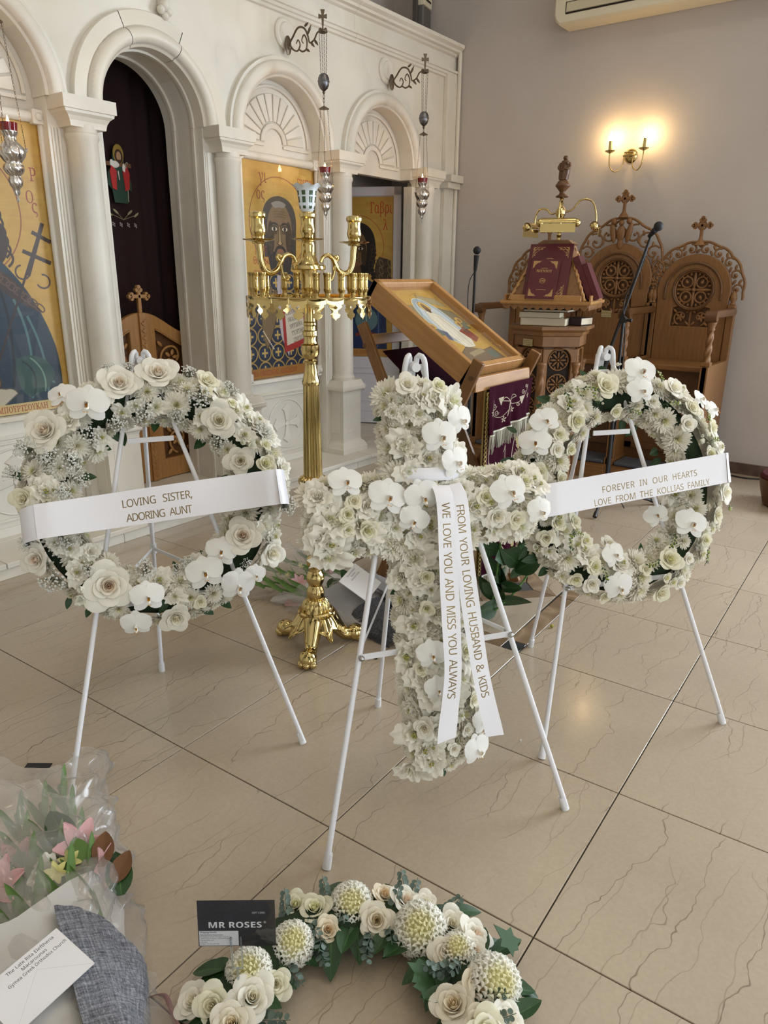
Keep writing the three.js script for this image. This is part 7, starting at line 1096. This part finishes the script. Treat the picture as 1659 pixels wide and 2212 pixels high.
  const eg = [0, 1].map((q) => { const o = []; for (let i = 0; i < 6; i++) for (const s of [-1, 1]) { const k = 0.36 - 0.03 * i; o.push(disc().scale(k, k, k).rotateY(s * rr(0.2, 0.7)).rotateX(rr(-0.4, 0.4)).translate(s * k * 0.95, -0.9 + i * 0.42, 0.1 * s * (i % 2))); } o.push(tube([[0, -1.2, 0], [0.05, 0, 0.05], [0, 1.6, 0]], 0.03, 5, 10)); return merge(o); });
  F.eu.forEach(([X, Z], i) => { const x = X / 1000 - C0[0], z = Z / 1000 - C0[2], { y, n } = surf(x, z), o = mesh('eucalyptus_sprig', eg[i % 2], M.euca, w), rad = V(x, 0, z).normalize().multiplyScalar(Math.hypot(x, z) > R0 ? 1 : -1); const d = rad.add(V(rr(-0.5, 0.5), 0.35, rr(-0.5, 0.5))).normalize(), nn = V(0, 1, 0).add(V(-0.6, 0, 0.5)).addScaledVector(d, -d.y).normalize(), xx = d.clone().cross(nn).normalize(); o.quaternion.setFromRotationMatrix(new THREE.Matrix4().makeBasis(xx, d, xx.clone().cross(d))); o.scale.setScalar(0.027); o.position.set(x, Math.max(0.055, y + 0.012), z); });
  const ivy = ext(poly([[0, 0], [0.16, 0.10], [0.42, 0.05], [0.32, 0.32], [0.52, 0.52], [0.24, 0.58], [0, 1.0], [-0.24, 0.58], [-0.52, 0.52], [-0.32, 0.32], [-0.42, 0.05], [-0.16, 0.10]]), 0.02, 0.006);
  for (const [x, z, a, s] of [[0.165, 0.03, 2.2, 0.085], [0.13, 0.05, 2.8, 0.07], [0.31, 0.19, -0.4, 0.07]]) { const o = mesh('ivy_leaf', ivy, M.ivy, w); o.position.set(x, 0.07, z); o.rotation.set(-PI / 2 + 0.55, 0, a, 'YXZ'); o.rotation.y = 0.5; o.scale.setScalar(s); }
  // florist card on a clear fork
  const P = V(...CARD.centre), q = new THREE.Matrix4().makeBasis(V(...CARD.right), V(...CARD.up), V(...CARD.right).cross(V(...CARD.up)));
  const card = thing('gift_card', 'black gift card lettered MR ROSES with a white address label, in the floor wreath', 'card', CARD.centre); card.quaternion.setFromRotationMatrix(q);
  const tex = canvasTex(1024, 656, (g) => {
    g.fillStyle = '#232326'; g.fillRect(0, 0, 1024, 656); g.fillStyle = '#d8d8da'; g.font = '36px sans-serif'; g.fillText('GIFT CARD', 720, 190); g.save(); g.fillStyle = '#d8d8da'; spacedBold(g, 'MR ROSES', 490, 350, 116, 720); g.restore(); g.font = '44px sans-serif'; g.textBaseline = 'alphabetic'; g.fillText('®', 868, 330);
    g.fillStyle = '#cfcfd2'; g.fillRect(12, 436, 520, 212); g.fillStyle = '#1c1c1e'; g.font = 'bold 28px sans-serif'; g.fillText('Shipping Details', 26, 466); ['Rita Eleftheria Macarounas', 'St Stylianos Greek Orthodox Church', '10am Church service / 606-608 Kingsway', 'Gymea NSW 2227', 'Australia', 'Phone: +61 418 220 500'].forEach((t, i) => { g.font = (i ? '' : 'bold ') + '23px sans-serif'; g.fillText(t, 26, 502 + i * 26); });
  });
  mesh('card', new THREE.BoxGeometry(0.154, 0.098, 0.0016), [M.black, M.black, M.black, M.black, std({ map: tex, roughness: 0.3 }), M.black], card);
  mesh('plastic_sleeve', new THREE.PlaneGeometry(0.158, 0.103, 10, 6).translate(0, 0.001, 0.0022), M.glass, card);
  mesh('clear_fork', [bar([-0.012, -0.10, -0.002], [-0.012, -0.028, 0.004], 0.002, 0.002, 6), bar([0.008, -0.10, -0.002], [0.008, -0.028, 0.004], 0.002, 0.002, 6), bar([-0.002, -0.15, -0.004], [-0.002, -0.10, -0.002], 0.003, 0.003, 6), bar([-0.012, -0.10, -0.002], [0.008, -0.10, -0.002], 0.002, 0.002, 6)], phys({ color: 0xdfe6ea, transmission: 0.9, roughness: 0.05, thickness: 0.003 }), card);
}
// ---- bouquets in cellophane, lying on the floor; local -z points along the stems to the flowers
M.linen = std({ map: dataTex(256, 256, (u, v) => { const a = vnoise(u * 10, v * 150, 30, 700), b = vnoise(u * 150, v * 10, 150, 710), n = (0.5 * a + 0.5 * b - 0.5) * 95 + (vnoise(u * 128, v * 128, 128, 720) - 0.5) * 40; return [112 + n, 113 + n, 120 + n]; }), roughness: 0.92 });
M.linenDark = std({ map: M.linen.map, color: 0x9a9a9c, roughness: 0.92 });
M.cello = phys({ color: 0xf6f4f2, transmission: 0.86, thickness: 0, roughness: 0.16, ior: 1.5 });
M.tissue = phys({ color: 0xe4e2e0, roughness: 0.85, transmission: 0.25, thickness: 0 });
M.pinkRibbon = phys({ color: 0xc9a0a0, roughness: 0.4, sheen: 0.3 }); M.pinkPetal = std({ color: 0xd3a3a4, roughness: 0.6 }); M.stemGreen = std({ color: 0x5b7d3a, roughness: 0.55 }); M.bronzeLeaf = std({ color: 0x6a4526, roughness: 0.5 }); M.yellowPetal = std({ color: 0xd5cf86, roughness: 0.6 });
const crumple = (x, y, z, k, s) => k * (fbm(0.5 + x * 0.11 + z * 0.05, 0.5 + z * 0.13 + y * 0.07, 16, 3, s) - 0.5);
function cone(r0, r1, l0, l1, a0, a1, flatness, s, k, edge = () => 0, nu = 36, nv = 28) { // part of a lying cone: angle from the right floor over the top
  return grid(nu, nv, (u, v) => { const a = lerp(a0, a1, u), l = lerp(l0, l1 + edge(u), v), r = lerp(r0, r1, v), c = Math.cos(a), q = Math.max(0, Math.sin(a)), f = crumple(c * 3 * r / r1, q * 3, l * 6, k, s); return [(r + f) * c, 0.004 + Math.max(0, (r + f) * flatness * Math.sin(a)), -l]; });
}
const lilyGeo = merge([0, 1, 2, 3, 4, 5].map((i) => sheet(1, 0.26, 0.1, 0.3, 0.3, 0.03, 4, 6).rotateX(0.8).rotateZ(i * PI / 3)));
const bladeGeo = grid(3, 8, (u, v) => { const s = u * 2 - 1, w = 0.125 * Math.pow(1 - v, 0.5) * (0.5 + 0.5 * smooth(0, 0.4, v)) + 0.004; return [w * s, v, 0.5 * Math.abs(s) * w + 0.18 * v * v]; });
function gladiolus(parent, x, l0, l1, h0, h1, lean) { // a stalk with pairs of sheath leaves
  const st = mesh('gladiolus_stem', tube([[x, h0, -l0], [x + lean * 0.4, (h0 + h1) / 2 + 0.01, -(l0 + l1) / 2], [x + lean, h1, -l1]], 0.006, 6, 14), M.stemGreen, parent);
  for (let i = 0; i < 8; i++) { const t = (i + 1) / 9, o = mesh('leaf', bladeGeo, M.stemGreen, st); o.position.set(x + lean * t, lerp(h0, h1, t), -lerp(l0, l1, t)); o.scale.setScalar(lerp(0.16, 0.10, t)); o.rotation.set(-PI / 2 + 0.25, (i % 2 ? 1 : -1) * 0.7, (i % 2 ? -1 : 1) * 0.16, 'XZY'); }
}
{
  const b = thing('bouquet', 'large bouquet in cellophane, tissue and grey cloth at the lower left, pink lilies showing', 'bouquet', [0.42, 0, -1.05], deg(-17.45));
  mesh('grey_wrap', [cone(0.075, 0.150, -0.42, -0.02, -0.05, PI + 0.05, 0.85, 1, 0.03), cone(0.146, 0.205, -0.10, 0.13, -0.08, 1.25, 0.80, 2, 0.02, (u) => 0.13 * smooth(0, 1, u))].map((g) => metreUV(g, 4)), M.linen, b);
  mesh('grey_wrap_tail', metreUV(cone(0.15, 0.17, -0.2, 0.0, 1.7, PI, 0.86, 4, 0.02), 4), M.linenDark, b);
  mesh('tissue_paper', cone(0.12, 0.215, -0.15, 0.335, -0.05, PI + 0.05, 0.70, 5, 0.02, (u) => 0.05 * Math.sin(u * 9)), M.tissue, b); mesh('inner_tissue', cone(0.10, 0.20, 0.0, 0.45, 0.0, 1.2, 0.35, 9, 0.02), M.tissue, b);
  mesh('cellophane', cone(0.17, 0.34, -0.1, 0.86, -0.02, PI + 0.02, 0.50, 6, 0.12, (u) => 0.10 * Math.sin(u * 14) * Math.sin(u * 5), 56, 44), M.cello, b); mesh('cellophane', cone(0.19, 0.30, 0.16, 0.66, -0.02, PI * 0.6, 0.62, 7, 0.14, (u) => 0.06 * Math.sin(u * 11), 44, 34), M.cello, b);
  for (const [x, l0, l1, h0, h1, q] of [[0.03, 0.2, 0.66, 0.10, 0.12, 0.03], [0.0, 0.2, 0.62, 0.09, 0.10, -0.05], [0.10, 0.2, 0.68, 0.10, 0.11, 0.02], [0.15, 0.22, 0.74, 0.08, 0.10, 0.03], [-0.10, 0.2, 0.7, 0.10, 0.12, -0.05]]) gladiolus(b, x, l0, l1, h0, h1, q);
  for (const [x, l, h, s, rx, ry] of [[0.155, 0.47, 0.10, 0.075, -0.9, 0.3], [0.185, 0.40, 0.08, 0.06, -0.6, 0.8], [-0.01, 0.42, 0.12, 0.07, -1.2, -0.4], [0.03, 0.50, 0.10, 0.06, -1.0, 0.0]]) { const o = mesh('lily', lilyGeo, M.pinkPetal, b); o.position.set(x, h, -l); o.scale.setScalar(s); o.rotation.set(rx, ry, 0.4); }
  for (const [x, l, h, s, m] of [[0.075, 0.41, 0.12, 0.05, M.yellowPetal], [0.11, 0.44, 0.11, 0.045, M.yellowPetal]]) { const o = mesh('blossom', GEO.lisi[0], M.petal, b); o.position.set(x, h, -l); o.scale.setScalar(s); o.rotation.set(-0.9, 0.4, 0); const y = mesh('blossom', lilyGeo, m, b); y.position.set(x + 0.02, h + 0.005, -l + 0.02); y.scale.setScalar(0.03); y.rotation.x = -1; }
  for (const [x, l, h, s, a, m] of [[0.165, 0.40, 0.11, 0.10, 0.3, M.stemGreen], [0.19, 0.38, 0.10, 0.10, -0.4, M.bronzeLeaf], [0.205, 0.33, 0.085, 0.09, -0.7, M.bronzeLeaf], [0.21, 0.30, 0.07, 0.12, -0.2, M.leaf], [0.14, 0.46, 0.12, 0.13, 0.1, M.leaf]]) { const o = mesh('leaf', GEO.leaf[0], m, b); o.position.set(x, h, -l); o.scale.setScalar(s); o.rotation.set(-1.2, 0, a); }
  mesh('black_tag', box(0.075, 0.002, 0.022).rotateY(-0.62).translate(0.165, 0.03, -0.97), M.black, b);
  const env = canvasTex(768, 512, (g) => { g.fillStyle = '#e2dfe0'; g.fillRect(0, 0, 768, 512); g.strokeStyle = '#b9b5b8'; g.lineWidth = 2; g.beginPath(); g.moveTo(0, 512); g.lineTo(430, 190); g.lineTo(768, 512); g.stroke(); g.textAlign = 'center'; g.fillStyle = '#17171a'; g.font = '44px sans-serif'; ['The Late Rita Eleftheria', 'Macarounas', 'Gymea Greek Orthodox Church'].forEach((t, i) => g.fillText(t, 470, 60 + i * 52, 560)); });
  const e = thing('envelope', 'white envelope addressed to The Late Rita, tucked on the lower left bouquet', 'envelope', [0.452, 0.156, -1.15]); e.rotation.set(-PI / 2 + 0.22, 0, 0, 'YXZ'); e.rotation.y = deg(6); e.rotation.z = 0.0;
  mesh('paper', new THREE.BoxGeometry(0.17, 0.115, 0.002), [M.tissue, M.tissue, M.tissue, M.tissue, std({ map: env, roughness: 0.7 }), M.tissue], e);
  single('ribbon_strip', grid(50, 2, (u, v) => { const p = new THREE.CatmullRomCurve3([V(0.50, 0.05, -1.10), V(0.56, 0.012, -1.10), V(0.61, 0.006, -1.068), V(0.635, 0.016, -1.035), V(0.625, 0.012, -0.995), V(0.60, 0.004, -0.93)]).getPoint(u); return [p.x, p.y + 0.022 * v * (0.35 + 0.65 * Math.sin(PI * u)), p.z + 0.02 * v]; }), M.pinkRibbon, 'pale pink satin ribbon curling on the floor beside the lower left bouquet', 'ribbon');
}
{ // two bouquets behind the brass stand
  const a = thing('bouquet', 'bouquet in cellophane and a white paper cone, lying behind the brass candle stand', 'bouquet', [2.34, 0, -1.93], deg(-4)); a.scale.setScalar(0.8);
  mesh('paper_cone', cone(0.10, 0.26, -0.15, 0.22, -0.1, PI + 0.1, 0.42, 21, 0.02, (u) => 0.16 * smooth(0.5, 1, u)), M.tissue, a); mesh('pink_lining', cone(0.12, 0.245, 0.05, 0.27, -0.1, PI + 0.1, 0.38, 22, 0.03), std({ color: 0xcfa6a4, roughness: 0.8 }), a);
  mesh('cellophane', cone(0.18, 0.36, 0.05, 0.80, -0.02, PI + 0.02, 0.42, 23, 0.15, (u) => 0.08 * Math.sin(u * 12), 50, 36), M.cello, a);
  for (const [x, q] of [[-0.14, -0.10], [-0.05, -0.02], [0.05, 0.05], [0.14, 0.10], [-0.20, -0.12]]) gladiolus(a, x, 0.1, 0.66, 0.09, 0.07, q);
  for (const [x, l, s] of [[-0.13, 0.28, 0.06], [0.02, 0.30, 0.05], [0.14, 0.28, 0.06]]) { const o = mesh('lily', lilyGeo, M.pinkPetal, a); o.position.set(x, 0.10, -l); o.scale.setScalar(s); o.rotation.x = -1; }
  for (let i = 0; i < 8; i++) { const o = mesh('blossom', lilyGeo, M.yellowPetal, a); o.position.set(rr(-0.15, 0.2), 0.10, -rr(0.3, 0.5)); o.scale.setScalar(0.026); o.rotation.set(-1, rr(0, 3), 0); }
  const b = thing('bouquet', 'bouquet wrapped in grey cloth and pale tissue, between the brass stand and the cross easel', 'bouquet', [2.19, 0, -1.55], deg(-22));
  mesh('grey_wrap', [cone(0.055, 0.125, -0.02, 0.20, -0.1, PI + 0.1, 0.95, 31, 0.02), cone(0.12, 0.15, 0.10, 0.27, -0.1, 1.2, 0.9, 32, 0.02)].map((g) => metreUV(g, 5)), M.linenDark, b);
  mesh('stem_wrap', metreUV(sph(0.085, 0, 0, 0, 18, 14).scale(0.95, 0.85, 1.1).translate(0.10, 0.078, 0.06), 5), M.linenDark, b);
  mesh('tissue_paper', cone(0.11, 0.24, 0.12, 0.40, -0.05, PI + 0.05, 0.62, 33, 0.02, (u) => 0.03 * Math.sin(u * 8)), phys({ color: 0xb9b8ba, roughness: 0.8, transmission: 0.35, thickness: 0 }), b); mesh('cellophane', cone(0.16, 0.27, 0.15, 0.52, -0.02, PI + 0.02, 0.5, 34, 0.1), M.cello, b);
  for (let i = 0; i < 5; i++) { const o = mesh('leaf', GEO.leaf[i % 3], M.leaf, b); o.position.set(-0.1 + i * 0.05, 0.10, -0.38); o.scale.setScalar(0.12); o.rotation.set(-1.2, 0, -0.5 + i * 0.25); }
  for (const p of [[[0.06, 0.15, -0.06], [0.10, 0.14, -0.02], [0.15, 0.16, -0.03], [0.22, 0.13, -0.05]], [[0.06, 0.14, -0.02], [0.03, 0.09, 0.06], [-0.02, 0.03, 0.10], [-0.06, 0.006, 0.13]], [[0.07, 0.14, -0.02], [0.06, 0.08, 0.10], [0.02, 0.02, 0.16], [-0.03, 0.006, 0.17]]]) mesh('pink_ribbon', grid(20, 2, (u, v) => { const c = new THREE.CatmullRomCurve3(p.map((q) => V(...q))).getPoint(u); return [c.x + 0.0 * v, c.y + 0.012 * v, c.z + 0.018 * v]; }), M.pinkRibbon, b);
  const env = canvasTex(768, 512, (g) => { g.fillStyle = '#e4e1e0'; g.fillRect(0, 0, 768, 512); g.textAlign = 'center'; g.fillStyle = '#1c1c1e'; g.font = '36px sans-serif'; ['The Late Rita Eleftheria', 'Macarounas', 'Gymea Greek Orthodox'].forEach((t, i) => g.fillText(t, 440, 60 + i * 44, 480)); });
  const e = thing('envelope', 'white envelope lying on the grey-wrapped bouquet behind the easel of the cross', 'envelope', [2.285, 0.168, -1.82]); e.rotation.set(-PI / 2 + 0.55, deg(20), 0, 'YXZ'); mesh('paper', new THREE.BoxGeometry(0.21, 0.145, 0.002), [M.tissue, M.tissue, M.tissue, M.tissue, std({ map: env, roughness: 0.7 }), M.tissue], e);
  single('black_card', box(0.03, 0.0016, 0.05, 0, 0.0012, 0).rotateY(0.2).translate(2.04, 0, -1.565), M.black, 'small black card lying on the floor by the easel of the cross', 'card');
  single('fallen_petal', sheet(0.028, 0.007, 0.1, 0.8, 0.2, 0, 4, 6).rotateX(-PI / 2 + 0.15).rotateY(0.6).translate(1.9, 0.004, -0.845), M.orchidPetal.clone(), 'curled white petal fallen on the floor right of the cross', 'petal').material.vertexColors = false;
  single('fallen_bud', [sph(0.008, 2.708, 0.008, -1.108, 8, 6).scale(1, 1, 1), bar([2.69, 0.004, -1.112], [2.72, 0.006, -1.10], 0.002, 0.001, 5)], std({ color: 0x9a8f3a, roughness: 0.7 }), 'tiny yellow flower bud fallen on the floor near the brown inlay', 'bud');
}
renderer.render(scene, camera);
